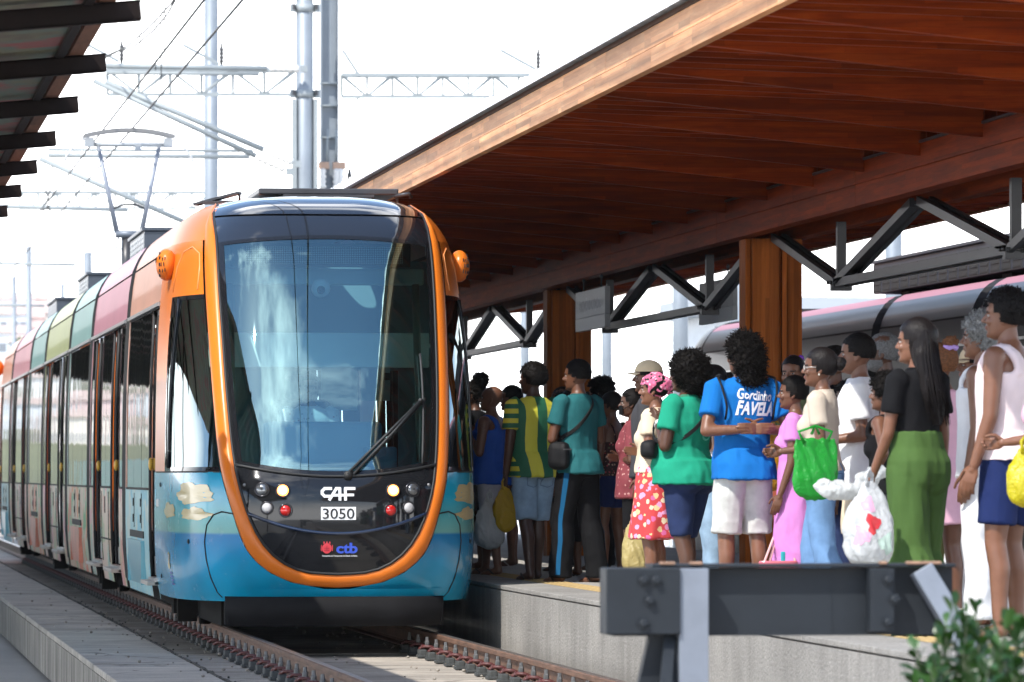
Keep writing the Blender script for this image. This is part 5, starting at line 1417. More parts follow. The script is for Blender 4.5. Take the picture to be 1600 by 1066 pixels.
def skinmat(name, col):
    m = mat('skin_' + name, col, 0.42, var=.10, vscale=14, spec=.45)
    b = m.node_tree.nodes['Principled BSDF']; b.inputs['Subsurface Weight'].default_value = .12; b.inputs['Subsurface Radius'].default_value = (.02, .008, .004); b.inputs['Subsurface Scale'].default_value = .4
    return m
SK = {'deep': (.056, .024, .014), 'dark': (.082, .035, .019), 'mid': (.125, .053, .029), 'tan': (.170, .074, .041), 'light': (.25, .125, .075)}
LIPC = {'deep': (.065, .022, .02), 'dark': (.10, .034, .03), 'mid': (.16, .052, .044), 'tan': (.22, .07, .06), 'light': (.30, .10, .09)}
M_eye = mat('eye_white', (.36, .33, .31), .4); M_iris = mat('eye_dark', (.015, .009, .006), .12); M_brow = mat('eyebrow', (.012, .009, .008), .8)

# ---- head template
HTAB = [(-.012, .050, .010, .012), (-.004, .070, -.01, .026), (.006, .083, -.025, .039), (.018, .090, -.038, .049), (.033, .088, -.048, .0565), (.045, .090, -.056, .0605), (.062, .091, -.066, .0645),
        (.085, .091, -.082, .069), (.11, .088, -.096, .0725), (.128, .093, -.102, .0750), (.155, .091, -.105, .0765), (.18, .079, -.101, .0745), (.205, .053, -.082, .0635), (.220, .024, -.056, .044), (.229, -.008, -.028, .016)]
def head_template(fem):
    m = MB(); rings = []
    for z in [-.012, -.006] + lin(0, .215, 26) + [.221, .226, .229]:
        yf, yb, w = smooth_tab(HTAB, z, 1), smooth_tab(HTAB, z, 2), smooth_tab(HTAB, z, 3)
        if fem: w *= .96 if z > .07 else .92
        rings.append((z, max(w, .01), max((yf - yb) / 2, .01), 0, (yf + yb) / 2))
    loft(m, rings, 30, 2.15)
    k = .93 if fem else 1.0
    m.cone((0, .088, .117), (0, .089 + .021 * k, .086), .0095, .0125 * k, 10)
    for s in (-1, 1):
        m.ell((s * .0135, .098, .0805), (.0095, .011, .0085), 10, 7)
        m.ell((s * .031, .0815, .1285), (.021, .012, .0085), 12, 7)
        m.ell((s * .036, .070, .082), (.023, .020, .024), 12, 8)
        m.ell((s * .071, -.010, .100), (.0085, .019, .031), 12, 9, M=Matrix.Rotation(s * .35, 3, 'Z'))
        m.ell((s * .071, -.006, .078), (.007, .012, .014), 10, 7)
    m.ell((0, .0895, .0555), (.0235, .0115, .0070), 12, 7); m.ell((0, .0875, .0445), (.0205, .0120, .0075), 12, 7)
    m.ell((0, .082, .012), (.020, .013, .014), 12, 8)
    V, F, N = remesh(m, .0052, 1, .5)
    # eye hollows
    for s in (-1, 1):
        d2 = ((V[:, 0] - s * .031) / .017) ** 2 + ((V[:, 2] - .1105) / .010) ** 2
        V[:, 1] -= np.where(V[:, 1] > .03, .0060 * np.exp(-d2), 0)
    C = np.array([V[list(f)].mean(0) for f in F])
    mi = np.zeros(len(F), int)
    x, y, z = np.abs(C[:, 0]), C[:, 1], C[:, 2]
    mi[(x < .0225) & (z > .0375) & (z < .0615) & (y > .0915)] = 1
    mi[(x > .013) & (x < .049) & (z > .1235 + .06 * np.abs(x - .034) * 0) & (z < .1325 - .10 * np.maximum(x - .03, 0)) & (y > .066)] = 4
    return V, F, mi
HEADS = {False: head_template(False), True: head_template(True)}
def hand_template(curl, thumbc):
    """a along the hand, b towards the thumb side, c towards the palm"""
    m = MB()
    m.ell((.048, .0, .0), (.052, .038, .0135), 14, 9)
    m.cone((-.03, 0, 0), (.02, 0, 0), .022, .022, 12)
    L = [(.028, .043, .026, .021, .0095), (.0095, .047, .030, .022, .0098), (-.0095, .044, .028, .021, .0093), (-.027, .035, .021, .018, .0082)]
    for i, (b, l1, l2, l3, r) in enumerate(L):
        p = Vector((.088 - .004 * abs(i - 1), b, 0)); m.cone((.02, b * .6, 0), p, .0125, .0110, 10)
        ang = curl * .55 + .05 * i; spread = (b) * 1.6
        for q, l in enumerate((l1, l2, l3)):
            d = Vector((math.cos(ang), spread * .35 * math.cos(ang), math.sin(ang))).normalized(); e = p + d * l
            m.cone(p, e, r * (1 - .08 * q), r * (1 - .08 * (q + 1)), 9); p = e; ang += curl * (.75 if q == 0 else .55)
    p = Vector((.018, .022, .006)); d = Vector((.62, .66, .30 + .3 * thumbc)).normalized()
    for l, r in ((.040, .0135), (.031, .0108), (.024, .0092)):
        e = p + d * l; m.cone(p, e, r, r * .9, 9); p = e; d = (d + Vector((.45, -.10 - .35 * thumbc, .18 * thumbc))).normalized()
    V, F, N = remesh(m, .0056, 1, .4); return V, F
HANDS = {'relax': hand_template(.42, .2), 'grip': hand_template(1.30, 1.0), 'flat': hand_template(.15, .0)}

ARMS = {'down': ((.10, -.05, -1), (.04, .20, -1), 'relax', None), 'down2': ((.12, .02, -1), (.02, .34, -1), 'relax', None), 'fwdlow': ((.10, .12, -1), (-.02, .55, -1), 'grip', None),
        'carry': ((.12, .0, -1), (.07, .12, -1), 'grip', None), 'bent': ((.12, -.14, -1), (-.10, 1, -.12), 'grip', None), 'belly': ((.22, -.02, -1), (-.95, .52, .08), 'flat', (0, .2, 1)),
        'chest': ((.24, .06, -1), (-.62, .60, .66), 'relax', (0, 0, 1)), 'behind': ((.34, -.30, -1), (-.95, -.42, .04), 'relax', (0, .1, 1)), 'akimbo': ((.75, -.45, -.85), (-.85, .55, -.45), 'grip', (0, 1, -.3)),
        'cross': ((.20, .16, -1), (-1, .40, .12), 'flat', (0, .2, 1)), 'wheel': ((.12, .25, -1), (-.2, 1, .15), 'grip', (0, 0, 1)), 'hip': ((.35, -.30, -1), (-.55, .9, -.15), 'flat', (0, .3, 1)), 'down_in': ((.14, .05, -1), (-.16, .22, -1), 'relax', None)}
UL, FL = .295, .262

class Body:
    def __init__(b, fem, g, legs='stand', gl=1.0, child=False, bust=1.0):
        b.fem, b.g, b.gl = fem, g, gl
        if fem: T = [(.83, .150, .105, -.005), (.90, .172, .122, -.018), (.97, .170, .120, -.018), (1.04, .146, .102, -.005), (1.12, .128, .092, .0), (1.20, .136, .098, .0), (1.28, .148, .104, .002), (1.36, .152, .096, -.005), (1.405, .140, .080, -.012), (1.44, .095, .062, -.018), (1.48, .054, .052, -.016)]
        else: T = [(.83, .145, .105, -.005), (.90, .160, .118, -.015), (.97, .158, .112, -.012), (1.05, .148, .102, -.002), (1.14, .148, .102, .0), (1.23, .160, .110, .0), (1.31, .170, .114, .0), (1.37, .172, .106, -.006), (1.42, .152, .086, -.012), (1.455, .098, .066, -.018), (1.49, .058, .056, -.016)]
        b.T = []
        for z, rx, ry, cy in T:
            belly = math.exp(-((z - 1.06) / .16) ** 2); gg = 1 + (g - 1) * (1.0 if z < 1.3 else max(.35, 1 - (z - 1.3) * 4))
            b.T.append((z, rx * gg, ry * (1 + (gg - 1) * (1.0 + .5 * belly)), cy + (g - 1) * .09 * belly))
        sw = (.168 if fem else .190) * (1 + (g - 1) * .35)
        b.sh = {1: Vector((sw, -.012, 1.412)), -1: Vector((-sw, -.012, 1.412))}
        b.bust = bust if fem else 0
        hx = .086 * (1 + (g - 1) * .55); b.hip, b.knee, b.ank = {}, {}, {}
        for s in (-1, 1):
            dy = {'stand': 0, 'stepR': .10 * s, 'stepL': -.10 * s, 'sit': 0}[legs]; out = {'stand': .015, 'stepR': .005, 'stepL': .005, 'sit': .03}[legs]
            b.hip[s] = Vector((s * hx, -.01, .88)); b.knee[s] = Vector((s * (hx + .004 + out), .015 + dy * .55, .485)); b.ank[s] = Vector((s * (hx + .004 + 2 * out), -.015 + dy, .085))
            if legs == 'sit': b.knee[s] = Vector((s * .11, .43, .93)); b.ank[s] = Vector((s * .12, .42, .50))
        ga = 1 + (g - 1) * .75; b.ra = [r * ga * (.90 if fem else 1.0) for r in (.054, .045, .039, .036, .027)]
        b.rl = [.086 * g * gl, .070 * g * gl, .054 * (1 + (g - 1) * .6) * gl, .053 * (1 + (g - 1) * .6) * gl, .036 * (1 + (g - 1) * .4)]
        b.elb, b.wri, b.hnd = {}, {}, {}
    def ring(b, z):
        return smooth_tab(b.T, z, 1), smooth_tab(b.T, z, 2), smooth_tab(b.T, z, 3)
    def pose(b, s, preset):
        a = ARMS[preset] if isinstance(preset, str) else preset
        u = Vector(a[0]).normalized(); f = Vector(a[1]).normalized(); u.x *= s; f.x *= s
        b.elb[s] = b.sh[s] + u * UL; b.wri[s] = b.elb[s] + f * FL
        ref = Vector(a[3]) if a[3] else (Vector((0, 1, 0)) if abs(f.y) < .8 else Vector((0, 0, 1)))
        v = (ref - f * ref.dot(f)).normalized(); n = f.cross(v) * s      # palm faces the body
        if n.x * s > 0 and abs(f.z) > .7: n = -n
        b.hnd[s] = (f, v, n, a[2])
    def torso(b, m, inf=0.0, z0=.83, z1=1.49, flare=0.0, n=24, ease=0.0):
        zs = [z0] + [t[0] for t in b.T if z0 + .012 < t[0] < z1 - .012] + [z1]; R = []
        for z in zs:
            rx, ry, cy = b.ring(z); fl = flare * max(0, (1.15 - z) / .3); R.append((z, rx + inf + fl + ease, ry + inf + fl + ease, 0, cy))
        loft(m, R, n, 2.25)
        if b.bust and z1 > 1.2 and z0 < 1.2:
            for s in (-1, 1): m.ell((s * .068 * (1 + (b.g - 1) * .4), .068 + (b.g - 1) * .05, 1.245), ((.060 + inf) * b.bust * (1 + (b.g - 1) * .4), (.056 + inf) * b.bust, (.066 + inf) * b.bust), 14, 10)
    def seat(b, m, inf=0.0):
        k = 1.0 if b.fem else .85
        for s in (-1, 1): m.ell((s * .068 * b.g, -.058 - (b.g - 1) * .06, .885), ((.082 * k + inf) * b.g, (.072 * k + inf) * b.g, .088 * k + inf), 14, 10)
    def leg(b, m, s, inf=(0, 0, 0), upto='ankle', frac=1.0, cap=True):
        h, k, a = b.hip[s], b.knee[s], b.ank[s]; r = b.rl
        pts = [h + Vector((0, 0, .02)), h.lerp(k, .45), k]; rs = [r[0], r[1] * 1.02, r[2]]
        q = k.lerp(a, .32) + Vector((0, -.016, 0)); pts += [q, k.lerp(a, .7) + Vector((0, -.004, 0)), a]; rs += [r[3], r[4] * 1.18, r[4]]
        return pts, rs
    def arm(b, s):
        S, E, Wr = b.sh[s], b.elb[s], b.wri[s]; r = b.ra
        return [S, S.lerp(E, .45), E, E.lerp(Wr, .3), Wr], [r[0], r[1], r[2], r[3], r[4]]
    def flesh(b, voxel):
        m = MB(); b.torso(m); b.seat(m)
        for s in (-1, 1):
            p, r = b.leg(m, s)
            for i in range(len(p) - 1): m.cone(p[i], p[i + 1], r[i], r[i + 1], 14)
            a = b.ank[s]
            m.cone(a + Vector((0, -.012, -.035)), a + Vector((s * .008, .095, -.052)), .036, .030, 12); m.cone(a + Vector((s * .004, .08, -.055)), a + Vector((s * .014, .155, -.065)), .034, .020, 12); m.cone(a + Vector((-s * .008, .08, -.055)), a + Vector((-s * .010, .165, -.065)), .028, .018, 12)
            p, r = b.arm(s)
            for i in range(len(p) - 1): m.cone(p[i], p[i + 1], r[i], r[i + 1], 12)
            m.ell(b.sh[s] + Vector((-s * .012, 0, -.005)), (.064 * (1 + (b.g - 1) * .5), .060, .062), 12, 9)
        m.cone((0, -.022, 1.42), (0, -.002, 1.57), .056 if not b.fem else .050, .052 if not b.fem else .046, 14)
        V, F, N = remesh(m, voxel, 3, .5)
        V[:, 2] = np.maximum(V[:, 2], .004)
        return V, F

def folds(V, N, amp, seed, zs=5.0, xs=11.0):
    o = Vector((seed * 3.1, seed * 1.7, seed))
    d = np.array([noise.noise(Vector((p[0] * xs, p[1] * xs, p[2] * zs)) + o) + .5 * noise.noise(Vector((p[0] * xs * 2.3, p[1] * xs * 2.3, p[2] * zs * 2.6)) + o) for p in V])
    # sharper slanting creases
    e = np.array([1 - 2.4 * abs(noise.noise(Vector((p[0] * xs * .8 + p[2] * 3.0, p[1] * xs * .8, p[2] * zs * 1.1 - p[0] * 4)) + o * 2)) for p in V]); d = d * .8 + .55 * np.maximum(e, -.6)
    d = d * np.clip(1.55 - 1.1 * (V[:, 2] - V[:, 2].min()) / max(np.ptp(V[:, 2]), .05), .6, 1.5)
    return V + N * (d * amp)[:, None]
def garment(name, m, mt, parent, voxel, amp, seed, smooth=2, zs=5.0, xs=11.0):
    V, F, N = remesh(m, voxel, smooth, .5); V = folds(V, N, amp, seed, zs, xs); return raw_obj(name, V, F, mt, parent)

def cloth(name, col, rough=.82, var=.06): 
    m = mat('cloth_' + name, col, rough, var=var, vscale=9, bump=.25, bscale=420, spec=.12); return m
def hairmat(name, col, sx=(60, 60, 6), rough=.45):
    return mat('hair_' + name, col, rough, var=.5, vscale=1.0, bump=.45, bscale=1.3, stretch=sx, spec=.12)
M_hair = hairmat('black_curly', (.006, .0048, .0042), (70, 70, 70), .62)
M_hairs = hairmat('black_straight', (.011, .009, .009), (110, 110, 5), .38)
M_hairg = hairmat('grey_curly', (.22, .22, .215), (90, 90, 90), .6)
M_hairb = hairmat('brown_curly', (.13, .055, .025), (80, 80, 80), .6)

def curls(m, surf, n, L, r, seed):
    """short springy locks standing on a surface given as (point, normal) samples"""
    rnd = random.Random(seed)
    for _ in range(n):
        p, nr = surf(rnd); t = nr.orthogonal().normalized(); t.rotate(Matrix.Rotation(rnd.uniform(0, 6.28), 3, nr)); b_ = nr.cross(t)
        l = L * rnd.uniform(.5, 1.2); ph = rnd.uniform(0, 6.28); pts = []
        for q in range(5):
            u = q / 4; pts.append(p + nr * (l * u - .004) + (t * math.cos(ph + u * 4.5) + b_ * math.sin(ph + u * 4.5)) * r * 2.2 * u)
        m.tube(pts, [r, r, r * .9, r * .7, r * .3], 3, caps=False)
def ellsurf(c, rad, cond=None):
    def f(rnd):
        for _ in range(60):
            v = Vector((rnd.gauss(0, 1), rnd.gauss(0, 1), rnd.gauss(0, 1))).normalized(); p = Vector((v.x * rad[0], v.y * rad[1], v.z * rad[2])) + Vector(c)
            if cond is None or cond(p): return p, Vector((v.x / rad[0], v.y / rad[1], v.z / rad[2])).normalized()
        return p, v
    return f
def rough(V, N, amp, fr, seed):
    d = np.array([noise.noise(Vector(p) * fr + Vector((seed, seed, seed))) for p in V]); return V + N * (d * amp)[:, None]
CR = (0, -.008, .132); CRR = (.0765, .0995, .098)       # skull ellipsoid in head space
def make_hair(style, mt, hd, seed, hat=None):
    """hd: empty-like matrix from head space to person space; returns list of (name, V, F, material)"""
    out = []; X = lambda V: np.array([(hd @ Vector(p))[:] for p in V])
    def cap(grow, back=.008, up=.006, low=.055, fr=70, amp=.003, vox=.006):
        m = MB(); m.ell((0, CR[1] - back, CR[2] + up), (CRR[0] + grow, CRR[1] + grow, CRR[2] + grow), 24, 16)
        V, F, N = remesh(m, vox, 0); V = rough(V, N, amp, fr, seed)
        # hair line: cut the face and the nape free
        keep = lambda p: (p[2] > .150 + .035 * max(0, p[1] / .1)) or (p[1] < .012 and p[2] > low + .25 * max(0, p[1] + .055)) or (p[1] < .045 and p[2] > .125)
        K = [f for f in F if keep(V[list(f)].mean(0))]
        return V, K
    if style == 'bald': return out
    if style in ('fade', 'short', 'greyshort'):
        g = {'fade': .010, 'short': .020, 'greyshort': .008}[style]
        V, K = cap(g, .006, .007 if style != 'greyshort' else .001, .085 if style == 'fade' else .06, 120, .004); V = list(V); m = MB(); m.add([hd @ Vector(p) for p in V], K, 0, True)
        if style == 'short': curls(m, lambda r: (lambda q: (hd @ q[0], (hd.to_3x3() @ q[1]).normalized()))(ellsurf((0, CR[1] - .006, CR[2] + .007), (CRR[0] + g, CRR[1] + g, CRR[2] + g), lambda p: p.z > .155 or (p.y < 0 and p.z > .085))(r)), 380, .016, .0035, seed)
        out.append(('hair', np.array(m.v), m.f, mt))
    elif style in ('afro', 'curly', 'curlylong', 'bigbun'):
        m = MB(); surfs = []
        if style == 'afro':
            els = [((0, -.035, .150), (.135, .140, .135)), ((0, -.075, .09), (.118, .10, .12)), ((.04, -.02, .2), (.09, .09, .08))]; n, L, r = 1500, .030, .0040
        elif style == 'curly':
            els = [((0, -.020, .158), (.105, .118, .100)), ((0, -.060, .10), (.092, .075, .075))]; n, L, r = 900, .024, .0042
        elif style == 'curlylong':
            els = [((0, -.022, .152), (.098, .112, .104)), ((0, -.075, .06), (.105, .075, .11)), ((.0, -.085, -.04), (.098, .060, .085)), ((.03, -.05, .12), (.085, .08, .1))]; n, L, r = 1300, .034, .0046
        else:
            els = [((0, -.016, .145), (.085, .106, .100)), ((0, -.07, .255), (.075, .072, .068))]; n, L, r = 900, .022, .004
        for c, rr in els: m.ell(c, rr, 20, 14)
        V, F, N = remesh(m, .0085, 1); V = rough(V, N, .016, 45, seed); V = rough(V, N, .007, 120, seed + 3)
        face = lambda p: p[1] > .045 and p[2] < .165 and abs(p[0]) < .075
        F = [f for f in F if not face(V[list(f)].mean(0))]
        m2 = MB(); m2.add([hd @ Vector(p) for p in V], F, 0, True)
        idx = list(range(len(V)))
        def sf(rnd):
            while True:
                i = rnd.choice(idx)
                if not face(V[i]): break
            return hd @ Vector(V[i]), (hd.to_3x3() @ Vector(N[i])).normalized()
        curls(m2, sf, n, L, r, seed); out.append(('hair', np.array(m2.v), m2.f, mt))
    elif style in ('bun', 'pony', 'pulled', 'braids', 'long', 'topbun'):
        V, K = cap(.011 if style != 'long' else .016, .006, .005, .062, 30, .0015); m = MB(); m.add([hd @ Vector(p) for p in V], K, 0, True)
        H = lambda x, y, z: hd @ Vector((x, y, z))
        if style == 'bun':
            q = MB(); q.ell((0, -.128, .135), (.045, .038, .045), 14, 10); q.ell((.015, -.14, .15), (.03, .03, .03), 10, 8); V2, F2, N2 = remesh(q, .007, 1); V2 = rough(V2, N2, .008, 60, seed); m.add([hd @ Vector(p) for p in V2], F2, 0, True)
        if style == 'topbun':
            q = MB(); q.ell((0, -.075, .245), (.050, .050, .042), 14, 10); V2, F2, N2 = remesh(q, .007, 1); V2 = rough(V2, N2, .014, 60, seed); m.add([hd @ Vector(p) for p in V2], F2, 0, True)
        if style == 'pony':
            m.tube([H(0, -.10, .16), H(0, -.135, .165), H(0, -.155, .12), H(0, -.150, .05), H(.01, -.14, -.02)], [.024, .028, .034, .028, .008], 10)
        if style == 'braids':
            rnd = random.Random(seed)
            for k in range(9):
                a = -1.2 + 2.4 * k / 8; pts = [H(.085 * math.sin(a) * math.cos(t), .06 - .165 * t / 1.0 * .9, .15 + .085 * math.sin(min(1, .3 + t) * 2.2) * math.cos(a) * .95) for t in lin(0, 1, 8)]; m.tube(pts, .0085, 6)
            for k in range(7): m.tube([H(-.05 + .016 * k, -.10, .10), H(-.055 + .018 * k, -.115, .02), H(-.05 + .017 * k, -.105, -.06)], [.010, .009, .006], 6)
        if style == 'long':
            rnd = random.Random(seed); q = MB()
            R = [(.205, .060, .060, 0, -.03), (.15, .088, .085, 0, -.035), (.08, .098, .078, 0, -.045), (.0, .105, .068, 0, -.060), (-.09, .118, .055, 0, -.085), (-.19, .112, .042, .01, -.105), (-.28, .090, .034, .015, -.112), (-.345, .055, .024, .02, -.112)]
            loft(q, R[::-1], 26, 2.1); V2, F2, N2 = remesh(q, .009, 1)
            d = np.array([noise.noise(Vector((p[0] * 55, p[1] * 55, p[2] * 3 + seed))) for p in V2]); V2 = V2 + N2 * (d * .007)[:, None]
            F2 = [f for f in F2 if not (V2[list(f)].mean(0)[1] > .02 and V2[list(f)].mean(0)[2] < .17)]
            m.add([hd @ Vector(p) for p in V2], F2, 0, True)
            for k in range(70):
                a = rnd.uniform(2.9, 6.6); x = .105 * math.cos(a); y = -.055 + .075 * math.sin(a); e = rnd.uniform(-.36, -.22)
                m.tube([H(x * .75, y * .9 , .15), H(x, y, .02), H(x * 1.12, y - .03, -.14), H(x * 1.0 + rnd.uniform(-.02, .03), y - .055, e)], [.003, .005, .005, .0015], 4)
        out.append(('hair', np.array(m.v), m.f, mt))
    return out

PERSONS = {}
def person(key, label, px, d, H, psi, skin='dark', fem=False, g=1.0, gl=1.0, turn=0.0, nod=0.0, hair=('fade', None), arms=('down', 'down'), legs='stand', wear=(), vox=.013, loc=None, group='people waiting on the platform', bust=1.0, eyes=True, feet=None):
    k = H / 1.75
    P = PX(px, d, PT) if loc is None else Vector(loc)
    root = thing('person', label, 'person', P, math.radians(psi), group); root.scale = (k, k, k)
    b = Body(fem, g, legs, gl, bust=bust); b.pose(1, arms[0]); b.pose(-1, arms[1])
    V, F = b.flesh(vox)
    Vs = [V]; Fs = list(F); mi = [0] * len(F); off = len(V)
    for s in (-1, 1):
        f, v, n, kind = b.hnd[s]; hv, hf = HANDS[kind]
        sc = .93 if fem else 1.0
        R = np.array([f, v, n]) * sc; W_ = hv @ R + np.array(b.wri[s])
        det = Matrix((f, v, n)).determinant()
        Vs.append(W_); Fs += [tuple(i + off for i in (q if det > 0 else q[::-1])) for q in hf]; mi += [0] * len(hf); off += len(W_)
    hd = Matrix.Translation((0, .006, 1.512)) @ Matrix.Rotation(math.radians(turn), 4, 'Z') @ Matrix.Rotation(math.radians(-nod), 4, 'X')
    hv, hf, hm = HEADS[fem]; Rm = np.array(hd.to_3x3()); hV = hv @ Rm.T + np.array(hd.translation)
    Vs.append(hV); Fs += [tuple(i + off for i in q) for q in hf]; mi += list(hm); off += len(hV)
    if eyes:
        for s in (-1, 1):
            for (c, r, mm) in (((s * .031, .0755, .1105), (.0105, .0105, .0068), 2), ((s * .031, .0815, .1105), (.0058, .0056, .0058), 3)):
                q = MB(); q.ell(c, r, 10, 7); Vs.append(np.array([(hd @ Vector(p))[:] for p in q.v])); Fs += [tuple(i + off for i in f_) for f_ in q.f]; mi += [mm] * len(q.f); off += len(q.v)
    raw_obj('body', np.vstack(Vs), Fs, [skinmat(skin, SK[skin]), mat('lips_' + skin, LIPC[skin], .4), M_eye, M_iris, M_brow], root, [int(x) for x in mi])
    seed = sum(ord(c) for c in key) % 97
    for nm, hV, hF, hm_ in make_hair(hair[0], hair[1] or M_hair, hd, seed): raw_obj(nm, hV, hF, hm_, root)
    PERSONS[key] = dict(root=root, b=b, hd=hd, k=k, P=P, psi=math.radians(psi))
    for w in wear: dress(PERSONS[key], seed, vox, *w)
    return root
def to_world(pd, v):
    return pd['root'].matrix_world @ Vector(v) if False else pd['P'] + Matrix.Rotation(pd['psi'], 3, 'Z') @ (Vector(v) * pd['k'])

def dress(pd, seed, vox, kind, mt, *a):
    b, root, hd = pd['b'], pd['root'], pd['hd']; m = MB(); vx = max(vox - .002, .010)
    opt = a[0] if a else {}
    if kind in ('tee', 'jersey', 'tank', 'dress', 'camisole', 'blouse'):
        hem = opt.get('hem', .86); ease = opt.get('ease', .010 if kind in ('dress', 'camisole') else .016); sl = opt.get('sleeve', .60); fl = opt.get('flare', .012)
        top = {'tee': 1.475, 'jersey': 1.475, 'dress': 1.46, 'blouse': 1.47, 'tank': 1.335, 'camisole': 1.27}[kind]
        if kind == 'dress' and hem < .80:
            b.torso(m, ease, .84, top, 0); b.seat(m, ease); rx, ry, cy = b.ring(.9); dz = .9 - hem
            loft(m, [(hem, rx + ease + .25 * fl * 10 * dz * .3, ry + ease + .03 + .2 * fl * 10 * dz * .3, 0, -.01), (.70 if hem < .68 else (hem + .9) / 2, rx + ease + .012, ry + ease + .018, 0, -.012), (.90, rx + ease, ry + ease + .004, 0, cy), (.98, rx + ease - .01, ry + ease - .012, 0, cy)], 26)
        else:
            b.torso(m, ease, hem, top, fl)
            if hem < .93:
                rx, ry, cy = b.ring(.9); loft(m, [(hem, rx + ease + .004 + fl, ry + ease + .026 + fl, 0, cy - .020), (.93, rx + ease + .006, ry + ease + .024, 0, cy - .015), (1.03, rx + ease - .014, ry + ease - .008, 0, cy)], 24, 2.3)
        if kind in ('tee', 'jersey', 'dress', 'blouse') and sl > 0:
            for s in (-1, 1):
                S, E, Wr = b.sh[s], b.elb[s], b.wri[s]; r0 = b.ra[0] + .012
                pts = [S + Vector((-s * .03, 0, .012)), S + Vector((0, 0, .004))]; rs = [r0 * .96, r0 * 1.02]
                if sl <= 1: pts += [S.lerp(E, sl * .5), S.lerp(E, sl)]; rs += [r0 * 1.02, r0 * opt.get('slw', 1.06)]
                else: pts += [S.lerp(E, .5), E, E.lerp(Wr, sl - 1)]; rs += [r0 * .98, r0 * .85, r0 * .70]
                m.tube(pts, rs, 14)
                m.ell(S + Vector((-s * .016, 0, -.004)), (.069 * (1 + (b.g - 1) * .5), .065, .064), 12, 9)
        if kind == 'tank':
            for s in (-1, 1):
                sx = .092 * (1 + (b.g - 1) * .3); w = opt.get('strap', .036); pts = []
                for t in lin(0, 1, 9):
                    an = math.pi * t; z = 1.325 + .135 * math.sin(an) ** .8; yy = .098 * math.cos(an) - .012; pts.append(Vector((s * (sx + .006 * math.sin(an)), yy * (1.04), z)))
                for q in (-1, 0, 1): m.tube([p + Vector((q * w * .7, 0, -abs(q) * .004)) for p in pts], w * .52, 8)
        if kind == 'camisole':
            for s in (-1, 1): m.tube([Vector((s * .075, .105 * math.cos(math.pi * t) - .012, 1.25 + .205 * math.sin(math.pi * t) ** .75)) for t in lin(0, 1, 9)], .0085, 6)
        o = garment({'tee': 't_shirt', 'jersey': 'jersey', 'tank': 'tank_top', 'dress': 'dress', 'camisole': 'strappy_top', 'blouse': 'blouse'}[kind], m, mt, root, vx if kind != 'camisole' else .009, opt.get('amp', .0075), seed)
        pd['shirt'] = o
        if kind in ('tee', 'jersey', 'blouse') and opt.get('collar', True):
            c = MB(); c.tube([Vector((.068 * math.cos(t), -.012 + .066 * math.sin(t), 1.478 - .022 * max(0, math.sin(t)))) for t in lin(0, 2 * math.pi, 21)[:-1]], .0075, 6, closed=True); c.build('collar', opt.get('cmat', mt), o, local=True)
    elif kind in ('shorts', 'pants', 'jeans', 'widepants', 'leggings'):
        ease = opt.get('ease', {'shorts': .016, 'pants': .018, 'jeans': .012, 'widepants': .03, 'leggings': .005}[kind]); hem = opt.get('hem', .56 if kind == 'shorts' else .05); wide = opt.get('wide', {'shorts': .026, 'pants': .020, 'jeans': .022, 'widepants': .062, 'leggings': .003}[kind]); wst = opt.get('waist', .965 if kind == 'shorts' else 1.03)
        b.torso(m, opt.get('wease', min(ease, .010)), .835, wst, 0); b.seat(m, opt.get('wease', min(ease, .014)))
        for s in (-1, 1):
            P, R = b.leg(m, s)
            pts, rs = [], []
            for i, (p, r) in enumerate(zip(P, R)):
                t = i / 5; w = ease + (wide - ease) * min(1, t * 2.2)
                if kind in ('jeans', 'pants', 'widepants') and i >= 3: r = max(r, {'jeans': .056, 'pants': .058, 'widepants': .075}[kind])
                if p.z > hem + .02: pts.append(p + Vector((0, 0, .01 if i == 0 else 0))); rs.append(r + w)
                else:
                    q0 = pts[-1]; u = (q0.z - hem) / max(q0.z - p.z, 1e-4); u = max(0, min(1, u)); pts.append(q0.lerp(p, u)); rs.append(rs[-1] + (r + w - rs[-1]) * u); break
            if kind in ('jeans', 'pants', 'widepants') and pts[-1].z > hem + .01: pts.append(Vector((pts[-1].x, pts[-1].y, hem))); rs.append(rs[-1] * 1.02)
            m.tube(pts, rs, 16); m.ell(pts[0], (rs[0], rs[0] * 1.02, rs[0] * .9), 14, 9)
        o = garment({'shorts': 'shorts', 'pants': 'trousers', 'jeans': 'jeans', 'widepants': 'wide_trousers', 'leggings': 'leggings'}[kind], m, mt, root, vx, opt.get('amp', {'widepants': .013, 'leggings': .001}.get(kind, .007)), seed + 5, zs=2.0 if kind == 'widepants' else 5.5, xs=15 if kind == 'widepants' else 10)
        if opt.get('stripe'):
            c = MB()
            for s in (-1, 1):
                P, R = b.leg(m, s); V = []; N = 14
                for i in range(N + 1):
                    z = 1.0 - .93 * i / N
                    # outer side of the leg at this height
                    pp = None
                    for (p0, r0), (p1, r1) in zip(zip(P, R), zip(P[1:], R[1:])):
                        if p1.z <= z <= p0.z: u = (p0.z - z) / (p0.z - p1.z); pp = p0.lerp(p1, u); rr = r0 + (r1 - r0) * u; break
                    if pp is None: pp = P[0] if z > .8 else P[-1]; rr = R[0] if z > .8 else R[-1]
                    rr = max(rr, .058) + ease + .016
                    if z > .88: rr = b.ring(z)[0] + ease + .012 - abs(pp.x)
                    for an in (-.75, -.35): V.append((pp.x + s * rr * math.cos(an) * 1.02, pp.y + rr * math.sin(an), z))
                F = [(2 * i, 2 * i + 1, 2 * i + 3, 2 * i + 2) for i in range(N)]; c.add(V, [f if s < 0 else f[::-1] for f in F], 0, True)
            so = c.build('side_stripe', opt['stripe'], o, local=True); md = so.modifiers.new('t', 'SHRINKWRAP'); md.target = o; md.offset = .004
    elif kind == 'skirt':
